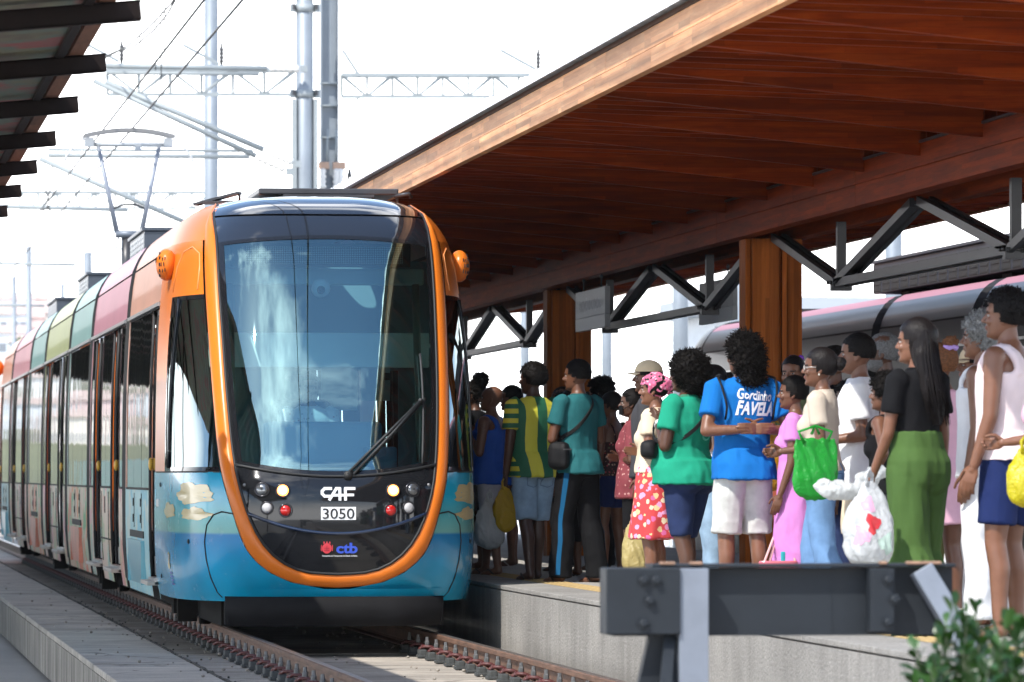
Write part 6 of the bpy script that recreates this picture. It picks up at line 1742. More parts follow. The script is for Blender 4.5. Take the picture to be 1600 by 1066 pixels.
        hem, ease, fl = opt.get('hem', .50), opt.get('ease', .012), opt.get('flare', .03); wst = opt.get('waist', 1.04)
        rx, ry, cy = b.ring(.9); b.seat(m, ease); wx, wy, wc = b.ring(wst)
        loft(m, [(hem, rx + ease + fl, ry + ease + fl + .02, 0, -.005), ((hem + .86) / 2, rx + ease + fl * .55 + .006, ry + ease + fl * .5 + .018, 0, -.010), (.88, rx + ease + .004, ry + ease + .006, 0, cy), (.97, rx + ease - .002, ry + ease - .003, 0, cy), (wst, wx + ease, wy + ease, 0, wc)], 28)
        pd['skirt'] = garment('skirt', m, mt, root, vx, opt.get('amp', .010), seed + 5, zs=1.6, xs=13)
    elif kind in ('flipflops', 'sandals', 'shoes'):
        for s in (-1, 1):
            A = b.ank[s]; c = MB()
            if kind == 'shoes':
                q = MB(); q.cone(A + Vector((0, -.015, -.04)), A + Vector((s * .006, .10, -.055)), .046, .040, 12); q.cone(A + Vector((s * .006, .09, -.055)), A + Vector((s * .006, .165, -.06)), .041, .030, 12); q.cone(A + Vector((0, -.01, .0)), A + Vector((0, .0, -.04)), .045, .048, 12)
                V, F, N = remesh(q, .009, 2); V[:, 2] = np.maximum(V[:, 2], .0); raw_obj('shoe', V, F, mt, root)
            else:
                pts = [(-.030, -.055), (.0, -.066), (.030, -.055), (.036, .02), (.044, .10), (.036, .165), (.0, .185), (-.036, .168), (-.040, .10), (-.034, .02)]
                so = MB(); so.prism([(A.x + s * .004 + p[0], A.y + p[1]) for p in pts], 'Z', -.012, .006); sh = so.build('sandal', mt, root, local=True)
                st = MB(); tpt = A + Vector((s * .002, .125, -.045))
                for q in (-1, 1): st.tube([tpt, A + Vector((q * .03, .085, -.020)), A + Vector((q * .043, .04, -.055)), A + Vector((q * .040, .02, -.078))], .006, 6)
                if kind == 'sandals': st.tube([A + Vector((.040 * math.cos(t), -.01 + .044 * math.sin(t), -.0)) for t in lin(0, 2 * math.pi, 15)[:-1]], .006, 6, closed=True)
                st.build('strap', opt.get('strapm', mt), sh, local=True)
    elif kind == 'watch':
        s = opt.get('side', 1); f = (b.wri[s] - b.elb[s]).normalized(); c = b.wri[s] - f * .02; x = f.orthogonal().normalized(); y = f.cross(x)
        q = MB(); q.tube([c + (x * math.cos(t) + y * math.sin(t)) * .034 for t in lin(0, 2 * math.pi, 17)[:-1]], .007, 6, closed=True); w = q.build('watch', mt, root, local=True)
        q = MB(); n = Vector((s, -.3, .2)); n = (n - f * n.dot(f)).normalized(); q.lathe(c + n * .034, [(.019, -.004), (.019, .006), (.016, .008)], 14, M=n.to_track_quat('Z', 'Y').to_matrix()); q.build('dial', mt, w, local=True)
    elif kind == 'cap':
        q = MB(); q.ell((0, -.010, .150), (.0865, .110, .092), 22, 14); V, F, N = remesh(q, .007, 1); F = [f for f in F if V[list(f)].mean(0)[2] > .148]; 
        o = raw_obj('cap', [(hd @ Vector(p))[:] for p in V], F, mt, root)
        q = MB(); dirn = opt.get('brim', 1); V = []; 
        for t in lin(0, 1, 5):
            for u in lin(-1, 1, 11): V.append(hd @ Vector((.078 * u * (1 - .05 * t), dirn * (.092 * math.sqrt(max(0, 1 - (.85 * u) ** 2)) + .075 * t * math.sqrt(max(0, 1 - (.9 * u) ** 2))), .150 - .012 * t - .012 * u * u)))
        q.add(V, [(j * 11 + i, j * 11 + i + 1, (j + 1) * 11 + i + 1, (j + 1) * 11 + i) for j in range(4) for i in range(10)], 0, True)
        bo = q.build('brim', mt, o, local=True); md = bo.modifiers.new('s', 'SOLIDIFY'); md.thickness = .005
    elif kind == 'scarf':
        q = MB(); q.ell((0, -.012, .142), (.090, .112, .105), 22, 14); q.ell((0, -.10, .15), (.06, .05, .06), 14, 9); q.cone((.02, -.12, .12), (.03, -.14, .02), .03, .018, 10)
        V, F, N = remesh(q, .008, 1); V = rough(V, N, .010, 28, seed); F = [f for f in F if not (V[list(f)].mean(0)[1] > .03 and V[list(f)].mean(0)[2] < .150) and V[list(f)].mean(0)[2] > .0]
        raw_obj('head_scarf', [(hd @ Vector(p))[:] for p in V], F, mt, root)
    elif kind == 'band':
        q = MB(); z = opt.get('z', .235); c = hd @ Vector((0, -.075, z)); q.tube([hd @ Vector((.040 * math.cos(t), -.070 + .040 * math.sin(t), z + .006 * math.sin(5 * t))) for t in lin(0, 2 * math.pi, 17)[:-1]], .016, 7, closed=True); q.build('hair_tie', mt, root, local=True)
    elif kind == 'glasses':
        q = MB()
        for s in (-1, 1):
            q.tube([hd @ Vector((s * .033 + .023 * math.cos(t), .094, .110 + .019 * math.sin(t))) for t in lin(0, 2 * math.pi, 17)[:-1]], .0026, 5, closed=True); q.tube([hd @ Vector((s * .056, .093, .113)), hd @ Vector((s * .074, .05, .114)), hd @ Vector((s * .078, -.01, .112))], .0026, 5)
        q.tube([hd @ Vector((-.010, .096, .113)), hd @ Vector((.010, .096, .113))], .0026, 5); q.build('glasses', mt, root, local=True)
    elif kind == 'mask':
        q = MB(); 
        def mf(u, v): 
            an = -1.15 + 2.3 * u; zz = .008 + .082 * v; return hd @ Vector((.072 * math.sin(an), .034 + .078 * math.cos(an) ** .8 if math.cos(an) > 0 else .034, zz))
        q.grid(mf, lin(0, 1, 14), lin(0, 1, 8)); q.tube([hd @ Vector((-.066, .06, .06)), hd @ Vector((-.078, -.01, .10))], .003, 5); q.tube([hd @ Vector((.066, .06, .06)), hd @ Vector((.078, -.01, .10))], .003, 5); q.build('face_mask', mt, root, local=True)
    elif kind == 'beard':
        V, F, mi = HEADS[False]; K = [f for f in F if (lambda c: c[2] < .062 and c[1] > -.01 and not (abs(c[0]) < .022 and c[2] > .040) and c[2] > -.01)(V[list(f)].mean(0))]
        ce = np.array([0, .02, .05]); Vv = V + (V - ce) / np.linalg.norm(V - ce, axis=1)[:, None] * .004; raw_obj('beard', [(hd @ Vector(p))[:] for p in Vv], K, mt, root)
    elif kind == 'earring':
        q = MB()
        for s in (-1, 1): q.ell(hd @ Vector((s * .080, -.004, .066)), (.006, .006, .006), 8, 6)
        q.build('earring', mt, root, local=True)
# ------------------------------------------------------------------ cloth patterns
def jersey_mat():
    m, n, l, b = nodes_of('cloth_striped_jersey', .7); t = n.new('ShaderNodeTexCoord'); s = n.new('ShaderNodeSeparateXYZ'); l.new(t.outputs['Object'], s.inputs[0])
    def mth(op, a, bb):
        q = n.new('ShaderNodeMath'); q.operation = op
        for i, v in enumerate((a, bb)):
            if v is None: continue
            if isinstance(v, (int, float)): q.inputs[i].default_value = v
            else: l.new(v, q.inputs[i])
        return q.outputs[0]
    v = mth('MULTIPLY', s.outputs[0], 5.2); v = mth('ADD', v, 10.25); v = mth('FRACT', v, None); v = mth('GREATER_THAN', v, .5)
    h = mth('MULTIPLY', s.outputs[2], 13.0); h = mth('FRACT', h, None); h = mth('GREATER_THAN', h, .5)
    sl = mth('GREATER_THAN', mth('ABSOLUTE', s.outputs[0], None), .198)
    mx_ = n.new('ShaderNodeMix'); mx_.data_type = 'FLOAT'; l.new(sl, mx_.inputs[0]); l.new(v, mx_.inputs[2]); l.new(h, mx_.inputs[3])
    r = ramp(n, [(0, (.012, .115, .055)), (1, (.60, .56, .05))]); l.new(mx_.outputs[0], r.inputs[0]); l.new(r.outputs[0], b.inputs['Base Color']); return m
def floral(name, base, dots, scale, thr=.36, leaf=None):
    m, n, l, b = nodes_of('cloth_' + name, .8); t = n.new('ShaderNodeTexCoord')
    z = n.new('ShaderNodeTexNoise'); z.inputs['Scale'].default_value = scale * 2.0; l.new(t.outputs['Object'], z.inputs['Vector'])
    ad = n.new('ShaderNodeMixRGB'); ad.blend_type = 'ADD'; ad.inputs[0].default_value = .045 * 10 / scale; l.new(t.outputs['Object'], ad.inputs[1]); l.new(z.outputs['Color'], ad.inputs[2])
    v = n.new('ShaderNodeTexVoronoi'); v.inputs['Scale'].default_value = scale; l.new(ad.outputs[0], v.inputs['Vector'])
    sp = n.new('ShaderNodeSeparateColor'); l.new(v.outputs['Color'], sp.inputs[0]); r = ramp(n, [(i / len(dots), c) for i, c in enumerate(dots)], 'CONSTANT'); l.new(sp.outputs[0], r.inputs[0])
    lt = n.new('ShaderNodeMath'); lt.operation = 'LESS_THAN'; lt.inputs[1].default_value = thr; l.new(v.outputs['Distance'], lt.inputs[0])
    mx_ = n.new('ShaderNodeMixRGB'); mx_.inputs[1].default_value = (*base, 1); l.new(lt.outputs[0], mx_.inputs[0]); l.new(r.outputs[0], mx_.inputs[2]); l.new(mx_.outputs[0], b.inputs['Base Color']); return m
def denim(name, col): return mat('denim_' + name, col, .85, var=.22, vscale=7, bump=.35, bscale=500, spec=.2)
D_light, D_pale, D_dark, D_blue = denim('light', (.24, .35, .47)), denim('pale', (.55, .56, .54)), denim('dark', (.018, .030, .085)), denim('blue', (.13, .24, .42))
C = dict(black=cloth('black', (.007, .007, .008)), navy=cloth('navy', (.012, .022, .085)), white=cloth('white', (.74, .74, .75)), cream=cloth('cream', (.66, .55, .40)), tealtee=cloth('teal', (.020, .115, .125)), green=cloth('green', (.014, .27, .165)),
         blue=cloth('blue', (.008, .135, .43)), royal=cloth('royal', (.02, .085, .40)), pink=cloth('pink', (.56, .22, .53)), beige=cloth('beige', (.52, .44, .36)), grey=cloth('grey', (.36, .37, .39)), dkgrey=cloth('dark_grey', (.05, .05, .055)), olive=cloth('olive', (.10, .10, .035)),
         leaf=cloth('leaf_green', (.055, .105, .028)), brown=cloth('rust', (.24, .065, .035)), palepink=cloth('pale_pink', (.68, .40, .50)), blush=cloth('blush', (.74, .62, .62)), red=cloth('dark_red', (.30, .03, .03)), lilac=cloth('lilac_grey', (.38, .38, .43)), stripeblue=cloth('stripe_blue', (.01, .09, .20)), cap=cloth('cap_beige', (.62, .50, .33)),
         olivetop=cloth('olive_top', (.075, .085, .04)))
FL_red = floral('floral_red', (.52, .045, .05), [(.62, .22, .42), (.70, .50, .25), (.66, .30, .50), (.70, .58, .40), (.60, .12, .30)], 19, .42)
FL_dark = floral('floral_dark', (.035, .010, .012), [(.35, .05, .06), (.45, .30, .22), (.10, .12, .05)], 34, .30)
FL_wine = floral('floral_wine', (.16, .022, .03), [(.40, .20, .18), (.25, .05, .06)], 30, .28)
FL_scarf = floral('floral_scarf', (.52, .10, .20), [(.02, .02, .02), (.70, .35, .45), (.62, .16, .30)], 40, .42)
ST_white = floral('striped_white', (.6, .6, .6), [(.03, .03, .03)], 40, .25)
M_sole = mat('rubber_sole', (.02, .018, .017), .7); M_solew = mat('sole_pale', (.45, .38, .32), .7); M_gold = mat('gold', (.60, .42, .16), .3, .9)
SH = lambda hem=.56, **k: dict(hem=hem, **k)

person('bun', 'person with hair knotted high, black T-shirt, half hidden by the tram nose', 741, 48.5, 1.74, 55, 'dark', True, 1.0, hair=('bigbun', M_hair), arms=('down', 'belly'), wear=[('tee', C['black']), ('shorts', C['dkgrey'])], vox=.018)
person('bald', 'bald man in a royal blue tank top and pale shorts standing nearest the tram', 766, 45.6, 1.66, 62, 'mid', False, 1.08, turn=8, nod=-8, hair=('bald', None), arms=('chest', 'chest'), legs='stepR', wear=[('tank', C['royal'], dict(hem=.84, ease=.028)), ('shorts', C['lilac'], SH(.50)), ('flipflops', M_sole)], vox=.015)
person('navyman', 'man with a short fade in a dark navy T-shirt just right of the bald man', 799, 50.0, 1.73, 78, 'mid', False, hair=('fade', None), arms=('down', 'down'), wear=[('tee', C['navy']), ('shorts', C['dkgrey'], SH(.5)), ('flipflops', M_solew)], vox=.018)
person('jersey', 'man in a green and yellow striped jersey and denim shorts, seen from behind', 832, 43.4, 1.80, 28, 'deep', False, 1.10, turn=28, hair=('short', None), arms=('down', 'carry'), legs='stepR', wear=[('jersey', jersey_mat(), dict(hem=.84, sleeve=.66, ease=.024)), ('shorts', D_light, SH(.50, wide=.034)), ('flipflops', M_sole)], vox=.014)
person('hidden_bald', 'balding man mostly hidden between the striped jersey and the teal T-shirt', 878, 47.5, 1.68, 70, 'dark', False, hair=('greyshort', M_hair), arms=('down', 'down'), wear=[('tee', C['dkgrey']), ('pants', C['black'])], vox=.02)
person('teal', 'man in a teal T-shirt and black track trousers with a blue side stripe', 902, 42.4, 1.81, 38, 'mid', False, 1.02, turn=22, hair=('fade', None), arms=('chest', 'cross'), legs='stepL', wear=[('tee', C['tealtee'], dict(hem=.86)), ('pants', C['black'], dict(stripe=C['stripeblue'], wide=.03)), ('flipflops', M_sole)], vox=.013)
person('curlyback', 'person with a round mop of black curls and dark shirt behind the floral top', 938, 48.0, 1.76, 60, 'mid', False, hair=('curly', M_hair), arms=('down', 'down'), wear=[('tee', C['dkgrey']), ('pants', C['black'])], vox=.02)
person('floraltop', 'woman with a low bun, strappy dark floral top and black shorts', 955, 45.5, 1.60, 42, 'mid', True, 1.06, turn=20, hair=('bun', M_hairs), arms=('belly', 'down'), wear=[('camisole', FL_dark, dict(hem=.95)), ('shorts', C['navy'], SH(.66, wide=.02)), ('flipflops', M_sole)], vox=.014)
person('blackdress', 'person in long loose black clothes behind the man in track trousers', 893, 45.0, 1.62, 60, 'dark', True, hair=('pulled', M_hairs), arms=('down', 'down'), wear=[('dress', C['black'], dict(hem=.34, flare=.03)), ('flipflops', M_sole)], vox=.02)
person('braids', 'woman with braided hair and a black face mask, wine patterned top and black shorts', 988, 39.8, 1.535, 76, 'dark', True, 1.05, hair=('braids', M_hair), arms=('belly', 'belly'), wear=[('blouse', FL_wine, dict(hem=.80, sleeve=.8)), ('leggings', C['black'], dict(hem=.52)), ('mask', C['black'])], vox=.015)
person('capold', 'person in a beige cap behind the pink head scarf', 1013, 39.6, 1.745, 72, 'mid', False, hair=('greyshort', M_hair), arms=('down', 'down'), wear=[('tee', C['dkgrey']), ('pants', C['dkgrey']), ('cap', C['cap'])], vox=.018)
person('scarf', 'woman in a pink patterned head scarf, cream top and red flowered skirt', 1022, 36.6, 1.59, 66, 'tan', True, 1.10, turn=6, hair=('pulled', M_hair), arms=('belly', 'belly'), wear=[('tee', C['cream'], dict(hem=.98, sleeve=.5, ease=.012)), ('skirt', FL_red, dict(hem=.48)), ('scarf', FL_scarf)], vox=.014)
person('afro', 'woman with a big black afro, green T-shirt and dark denim shorts, watch on her wrist', 1072, 34.9, 1.665, 48, 'dark', True, 1.42, gl=.90, turn=14, hair=('afro', M_hair), arms=('chest', 'chest'), legs='stepR', wear=[('tee', C['green'], dict(hem=.86, sleeve=.62, ease=.018)), ('shorts', D_dark, SH(.50, wide=.012, ease=.008)), ('watch', mat('watch_white', (.6, .6, .58), .3), dict(side=-1))], vox=.014, bust=1.15)
person('ponyface', 'woman in profile with a sleek ponytail and pale blue jeans behind the afro', 1113, 38.0, 1.675, 84, 'light', True, .98, hair=('pony', M_hairs), arms=('belly', 'belly'), wear=[('tee', ST_white, dict(hem=.95)), ('jeans', D_light), ('earring', M_gold)], vox=.014)
person('bluetee', 'person with long black curls, bright blue printed T-shirt and pale denim shorts', 1160, 33.6, 1.775, 12, 'tan', False, 1.02, turn=22, hair=('curlylong', M_hair), arms=('behind', 'behind'), legs='stand', wear=[('tee', C['blue'], dict(hem=.84, sleeve=.66, ease=.024, flare=.02)), ('shorts', D_pale, SH(.50, wide=.040))], vox=.012)
person('olive', 'woman in an olive top and rust shorts looking back towards us behind the pink dress', 1240, 36.2, 1.70, 118, 'tan', True, 1.0, turn=30, hair=('pulled', M_hairs), arms=('bent', 'belly'), wear=[('tee', C['olivetop'], dict(hem=.95)), ('shorts', C['brown'], SH(.60)), ('band', cloth('purple', (.22, .06, .50)), dict(z=.225))], vox=.014)
person('pinkdress', 'short woman in a bright pink ribbed dress with her hair pulled back', 1240, 33.4, 1.51, 74, 'mid', True, 1.02, hair=('pulled', M_hair), arms=('down', 'down2'), wear=[('dress', C['pink'], dict(hem=.25, sleeve=.5, flare=.012))], vox=.012)
person('beige', 'woman with glasses and a bun, beige T-shirt and blue jeans, green bag on her arm', 1282, 31.2, 1.635, 66, 'mid', True, .98, turn=8, hair=('bun', M_hairs), arms=('down', 'bent'), legs='stepR', wear=[('tee', C['beige'], dict(hem=.97, sleeve=.55, ease=.012)), ('jeans', D_blue, dict(wide=.028)), ('glasses', mat('glasses_frame', (.5, .48, .46), .3, .5)), ('earring', mat('pearl', (.7, .68, .62), .2))], vox=.012)
person('blackman', 'man in a black T-shirt with cropped hair behind the beige T-shirt', 1303, 36.5, 1.775, 62, 'mid', False, hair=('fade', None), arms=('down', 'belly'), wear=[('tee', C['black']), ('jeans', D_dark)], vox=.016)
person('childback', 'shorter person whose dark head shows just left of the white T-shirt', 1326, 35.0, 1.50, 60, 'dark', False, hair=('short', None), arms=('down', 'down'), wear=[('tee', C['black']), ('jeans', D_dark)], vox=.02)
person('whitetee', 'young man in a plain white T-shirt with a high fade haircut and a watch', 1340, 31.8, 1.735, 74, 'tan', False, .96, hair=('fade', None), arms=('down', 'bent'), wear=[('tee', C['white'], dict(hem=.82, sleeve=.66, ease=.02)), ('shorts', C['cream'], SH(.52)), ('watch', M_gold, dict(side=-1))], vox=.012)
person('greyman', 'older man with cropped grey hair and a dark collared shirt behind the long haired woman', 1380, 34.2, 1.81, 70, 'dark', False, hair=('greyshort', mat('hair_salt', (.10, .10, .10), .7, var=.5, vscale=90)), arms=('down', 'down'), wear=[('tee', C['dkgrey'], dict(cmat=C['red'])), ('pants', C['black']), ('beard', mat('grey_beard', (.12, .12, .12), .8, var=.5, vscale=120))], vox=.014)
person('blacktop', 'shorter woman with curly black hair, black top and grey shorts, hand on hip', 1384, 29.9, 1.45, 58, 'mid', True, 1.0, hair=('curly', M_hair), arms=('down', 'akimbo'), wear=[('tank', C['black'], dict(hem=.93, ease=.010)), ('shorts', C['dkgrey'], SH(.62)), ('sandals', M_solew)], vox=.013)
person('longhair', 'woman with long straight black hair, black T-shirt and wide green trousers', 1432, 28.3, 1.72, 34, 'tan', True, .98, turn=26, hair=('long', M_hairs), arms=('carry', 'fwdlow'), legs='stepR', wear=[('tee', C['black'], dict(hem=1.04, sleeve=.62, ease=.008, flare=0)), ('widepants', C['leaf'], dict(waist=1.13, hem=.03, wease=.024)), ('sandals', M_solew)], vox=.012)
person('pinktank', 'woman with a frizzy brown top knot in a pale pink sleeveless dress', 1470, 31.2, 1.66, 30, 'mid', True, 1.02, turn=20, hair=('topbun', M_hairb), arms=('down', 'down'), wear=[('dress', C['palepink'], dict(hem=.62, sleeve=0, flare=.0)), ('band', cloth('lilac_tie', (.42, .28, .62)), dict(z=.212)), ('sandals', M_solew)], vox=.014)
person('boy', 'boy in a grey T-shirt and olive shorts between the pink dress and the tall youth', 1499, 32.2, 1.24, 20, 'mid', False, hair=('short', None), arms=('down', 'down'), wear=[('tee', C['grey']), ('shorts', C['olive'], SH(.44))], vox=.014)
person('greycurl', 'man with curly grey hair beside the tall youth', 1534, 30.2, 1.80, 64, 'tan', False, 1.05, hair=('curly', M_hairg), arms=('down', 'down'), wear=[('tank', C['white'], dict(hem=.84)), ('pants', C['white'])], vox=.014)
person('whiteskirt', 'person in a beige peaked cap and long white clothes behind the tall youth', 1524, 31.6, 1.66, 88, 'tan', True, 1.05, hair=('pulled', M_hair), arms=('down', 'belly'), wear=[('tee', C['white'], dict(hem=.9)), ('skirt', C['white'], dict(hem=.06, flare=.07)), ('cap', C['cap'])], vox=.014)
person('tallyouth', 'tall youth in a blush white tank top and navy shorts at the front right', 1572, 28.0, 1.865, 56, 'tan', False, 1.05, turn=12, hair=('short', None), arms=('down', 'down2'), legs='stand', wear=[('tank', C['blush'], dict(hem=.90, ease=.022, strap=.040)), ('shorts', C['navy'], SH(.58, wide=.040)), ('flipflops', M_sole)], vox=.012)
person('edge', 'person cut off by the right edge of the photo, holding a yellow bag', 1642, 27.2, 1.68, 60, 'tan', True, 1.05, hair=('pulled', M_hairs), arms=('down', 'bent'), wear=[('tee', C['palepink']), ('shorts', C['navy'], SH(.6)), ('sandals', M_solew)], vox=.016)
# driver, seen faintly through the windscreen
dl = Vector((3.88 - .08, 40.2 + 1.98, .36))
person('driver', 'tram driver in a pale patterned shirt sitting behind the windscreen', 0, 0, 1.70, 180, 'mid', False, hair=('fade', None), arms=('wheel', 'wheel'), legs='sit', loc=dl, group=None, wear=[('tee', floral('driver_shirt', (.55, .55, .56), [(.42, .2, .2), (.3, .3, .34)], 24, .2), dict(hem=.9)), ('pants', C['navy'], dict(hem=.5))], vox=.016)

# printed words on the blue T-shirt
def shirt_print(key, lines, mt):
    pd = PERSONS[key]; o = pd['shirt']; me = o.data
    bv = BVHTree.FromPolygons([v.co.copy() for v in me.vertices], [tuple(p.vertices) for p in me.polygons])
    m = MB()
    for body, size, wd, zc, xc, shear, bold, slant in lines:
        vs, fs = text_mesh(body, size, bold=bold, shear=shear); xm = (max(v[0] for v in vs) + min(v[0] for v in vs)) / 2; k = wd / (max(v[0] for v in vs) - min(v[0] for v in vs)); P = []
        for v in vs:
            x = xc + (v[0] - xm) * k + .006 * noise.noise(Vector((v[0] * 60, v[1] * 60, 3))); z = zc + v[1] + slant * (v[0] - xm) * k + .012 * noise.noise(Vector((v[0] * 18, v[1] * 9, 1))); hit = bv.ray_cast(Vector((x, -.6, z)), Vector((0, 1, 0)))
            y = hit[0].y if hit[0] is not None else -.12; P.append((x, y - .0045, z))
        m.add(P, fs)
    m.build('shirt_print', mt, o, local=True)
shirt_print('bluetee', [('Gordinho', .085, .240, 1.340, .035, .30, .0020, -.06), ('FAVELA', .115, .265, 1.245, .035, .35, .0045, -.03)], mat('print_white', (.72, .76, .80), .6))
# pale line drawing on the back of the green T-shirt
shirt_print('afro', [('O', .20, .12, 1.16, .03, .1, -.002, 0)], mat('print_pale_green', (.10, .48, .34), .7))

# back pockets and centre seams sewn on shorts and jeans
def pockets(key, nm, mt, zc, w=.105, h=.12, seam=True):
    pd = PERSONS[key]; o = [c_ for c_ in pd['root'].children if c_.name.startswith(nm)][0]; me = o.data
    bv = BVHTree.FromPolygons([v.co.copy() for v in me.vertices], [tuple(p.vertices) for p in me.polygons])
    def on(x, z):
        hit = bv.ray_cast(Vector((x, -.7, z)), Vector((0, 1, 0))); return Vector((x, (hit[0].y if hit[0] is not None else -.13) - .0012, z))
    for s in (-1, 1):
        c = s * .082; pts = [(c - w / 2, zc + h / 2), (c - w / 2, zc - h * .32), (c, zc - h / 2), (c + w / 2, zc - h * .32), (c + w / 2, zc + h / 2), (c - w / 2, zc + h / 2)]; P = []
        for (xa, za), (xb, zb) in zip(pts, pts[1:]): P += [on(xa + (xb - xa) * u / 5, za + (zb - za) * u / 5) for u in range(5)]
        m = MB(); m.tube(P, .0032, 4, closed=True); m.build('pocket', mt, o, local=True)
pockets('bluetee', 'shorts', denim('pale_seam', (.36, .37, .36)), .885)
pockets('jersey', 'shorts', denim('light_seam', (.13, .20, .29)), .80, h=.09)
pockets('beige', 'jeans', denim('blue_seam', (.07, .13, .25)), .89)
# ------------------------------------------------------------------ bags
def plastic(name, col, trans=.45, rough=.28):
    m = bpy.data.materials.new(name); m.use_nodes = True; n = m.node_tree.nodes; l = m.node_tree.links; b = n['Principled BSDF']; o = n['Material Output']
    b.inputs['Base Color'].default_value = (*col, 1); b.inputs['Roughness'].default_value = rough
    tr = n.new('ShaderNodeBsdfTranslucent'); tr.inputs[0].default_value = (*col, 1); mx_ = n.new('ShaderNodeMixShader'); mx_.inputs[0].default_value = trans
    t = n.new('ShaderNodeTexCoord'); z = n.new('ShaderNodeTexNoise'); z.inputs['Scale'].default_value = 22; z.inputs['Detail'].default_value = 4; z.inputs['Distortion'].default_value = 1.5; l.new(t.outputs['Object'], z.inputs['Vector'])
    bp = n.new('ShaderNodeBump'); bp.inputs['Strength'].default_value = .6; bp.inputs['Distance'].default_value = .02; l.new(z.outputs['Fac'], bp.inputs['Height']); l.new(bp.outputs[0], b.inputs['Normal'])
    l.new(b.outputs[0], mx_.inputs[1]); l.new(tr.outputs[0], mx_.inputs[2]); l.new(mx_.outputs[0], o.inputs[0]); MATS[name] = m; return m
B_green, B_white, B_yel, B_clear, B_orange = plastic('bag_green', (.03, .44, .06), .5), plastic('bag_white', (.70, .72, .72)), plastic('bag_yellow', (.55, .36, .02)), plastic('bag_clear', (.42, .45, .47), .35), plastic('bag_amber', (.55, .28, .02))
def carrier(label, top, w, dp, h, mt, seed, neck=.03, neckh=.10, ang=0.0, square=0.0, loops=True):
    """a carrier bag hanging from the point top (world)"""
    t = thing('plastic_bag', label, 'bag', (top.x, top.y, top.z - neckh - h), ang)
    zt = neckh + h; R = []
    for q in lin(0, 1, 15):
        z = q * zt
        if q < .72: f = math.sin(min(1, (q / .72) * .5 + .0) * math.pi) ** .55 if not square else min(1, (q + .03) / .07) ** .5
        else: f = None
        body = max(.18, (1 - (1 - min(q / .22, 1)) ** 2) ** .5) if q < .22 else 1.0
        up = 1.0 if q < .55 else (1 - ((q - .55) / .45) ** (1.3 if not square else 4.0) * (1 - neck / w * 2))
        k = body * up; R.append((z, max(w / 2 * k, .012), max(dp / 2 * (body * (1.0 if q < .4 else max(.12, 1 - (q - .4) / .6))), .010), 0, 0))
    m = MB(); loft(m, R, 26, 2.3); V, F, N = remesh(m, .012, 2)
    d = np.array([noise.noise(Vector((p[0] * 16 + seed, p[1] * 16, p[2] * 4))) + .8 * (.5 - 2 * abs(noise.noise(Vector((p[0] * 22 + p[2] * 9, p[1] * 22 + seed, p[2] * 7))))) for p in V]); V = V + N * (d * .013)[:, None]
    raw_obj('sack', V, F, mt, t)
    if loops:
        m = MB()
        for s in (-1, 1): m.tube([(s * neck * .6, s * .01, zt - .03), (s * neck * .9, s * .012, zt + .035), (0, s * .006, zt + .07), (-s * neck * .2, 0, zt + .02)], [.012, .009, .008, .009], 7)
        m.build('handle', mt, t, local=True)
    return t
def hand_pt(key, s, drop=.09):
    pd = PERSONS[key]; b = pd['b']; f = b.hnd[s][0]; return to_world(pd, b.wri[s] + f * .085) + Vector((0, 0, -.01))
p = hand_pt('jersey', -1); t = carrier('full yellow carrier bag hanging from the hand of the man in the striped jersey', p, .21, .15, .28, B_yel, 3, ang=.3)
t = carrier('clear plastic bag of shopping hanging beside the yellow bag', p + Vector((-.12, .02, -.10)), .26, .18, .26, B_clear, 9, ang=.2, neckh=.16)
pd = PERSONS['bald']; p = to_world(pd, (-.08, .33, 1.10)); carrier('small white knotted bag held against the blue tank top', p, .15, .11, .13, B_white, 5, neckh=.10)
p = hand_pt('beige', -1); t = carrier('bright green plastic bag hung over the forearm of the woman in beige', PX(1274, 30.75, ZY(684, 30.75)), .28, .11, .31, B_green, 12, neck=.12, neckh=.06, ang=.15, square=1.0)
p = hand_pt('longhair', -1); t = carrier('big white patterned shopping bag held by the woman in green trousers', PX(1358, 27.9, ZY(752, 27.9)), .28, .20, .36, B_white, 21, neckh=.10, ang=.3)
def bag_patch(t, x, z, r, mt, seed, name='print_patch'):
    sk = [c_ for c_ in t.children if c_.name.startswith('sack')][0]; bv = BVHTree.FromPolygons([v.co.copy() for v in sk.data.vertices], [tuple(p.vertices) for p in sk.data.polygons]); P = []; F = []
    for q in range(6):
        for k in range(18):
            a = 2 * math.pi * k / 18; rr = r * q / 5 * (1 + .25 * math.sin(3 * a + seed) + .12 * math.sin(7 * a)); xx, zz = x + rr * math.cos(a), z + rr * math.sin(a) * 1.2
            h = bv.ray_cast(Vector((xx, -.6, zz)), Vector((0, 1, 0))); P.append((xx, (h[0].y if h[0] is not None else 0) - .004, zz))
    for q in range(5):
        for k in range(18): F.append((q * 18 + k, q * 18 + (k + 1) % 18, (q + 1) * 18 + (k + 1) % 18, (q + 1) * 18 + k))
    m = MB(); m.add(P, F, 0, True); m.build(name, mt, t, local=True)
bag_patch(t, -.02, .235, .042, mat('bag_print_red', (.52, .03, .035), .35), 1)
bag_patch(t, -.085, .17, .040, mat('bag_print_pink', (.60, .34, .46), .35), 2)
bag_patch(t, -.030, .335, .035, mat('bag_print_pink', (.60, .34, .46), .35), 4)
bag_patch(t, .055, .13, .045, mat('bag_print_mint', (.46, .60, .52), .35), 5)
p = hand_pt('blacktop', -1); q = PX(1322, 29.2, ZY(752, 29.2))
tw = thing('plastic_bag', 'crumpled white bag held out flat beside the big patterned shopping bag', 'bag', (q.x, q.y, q.z - .08), .0)
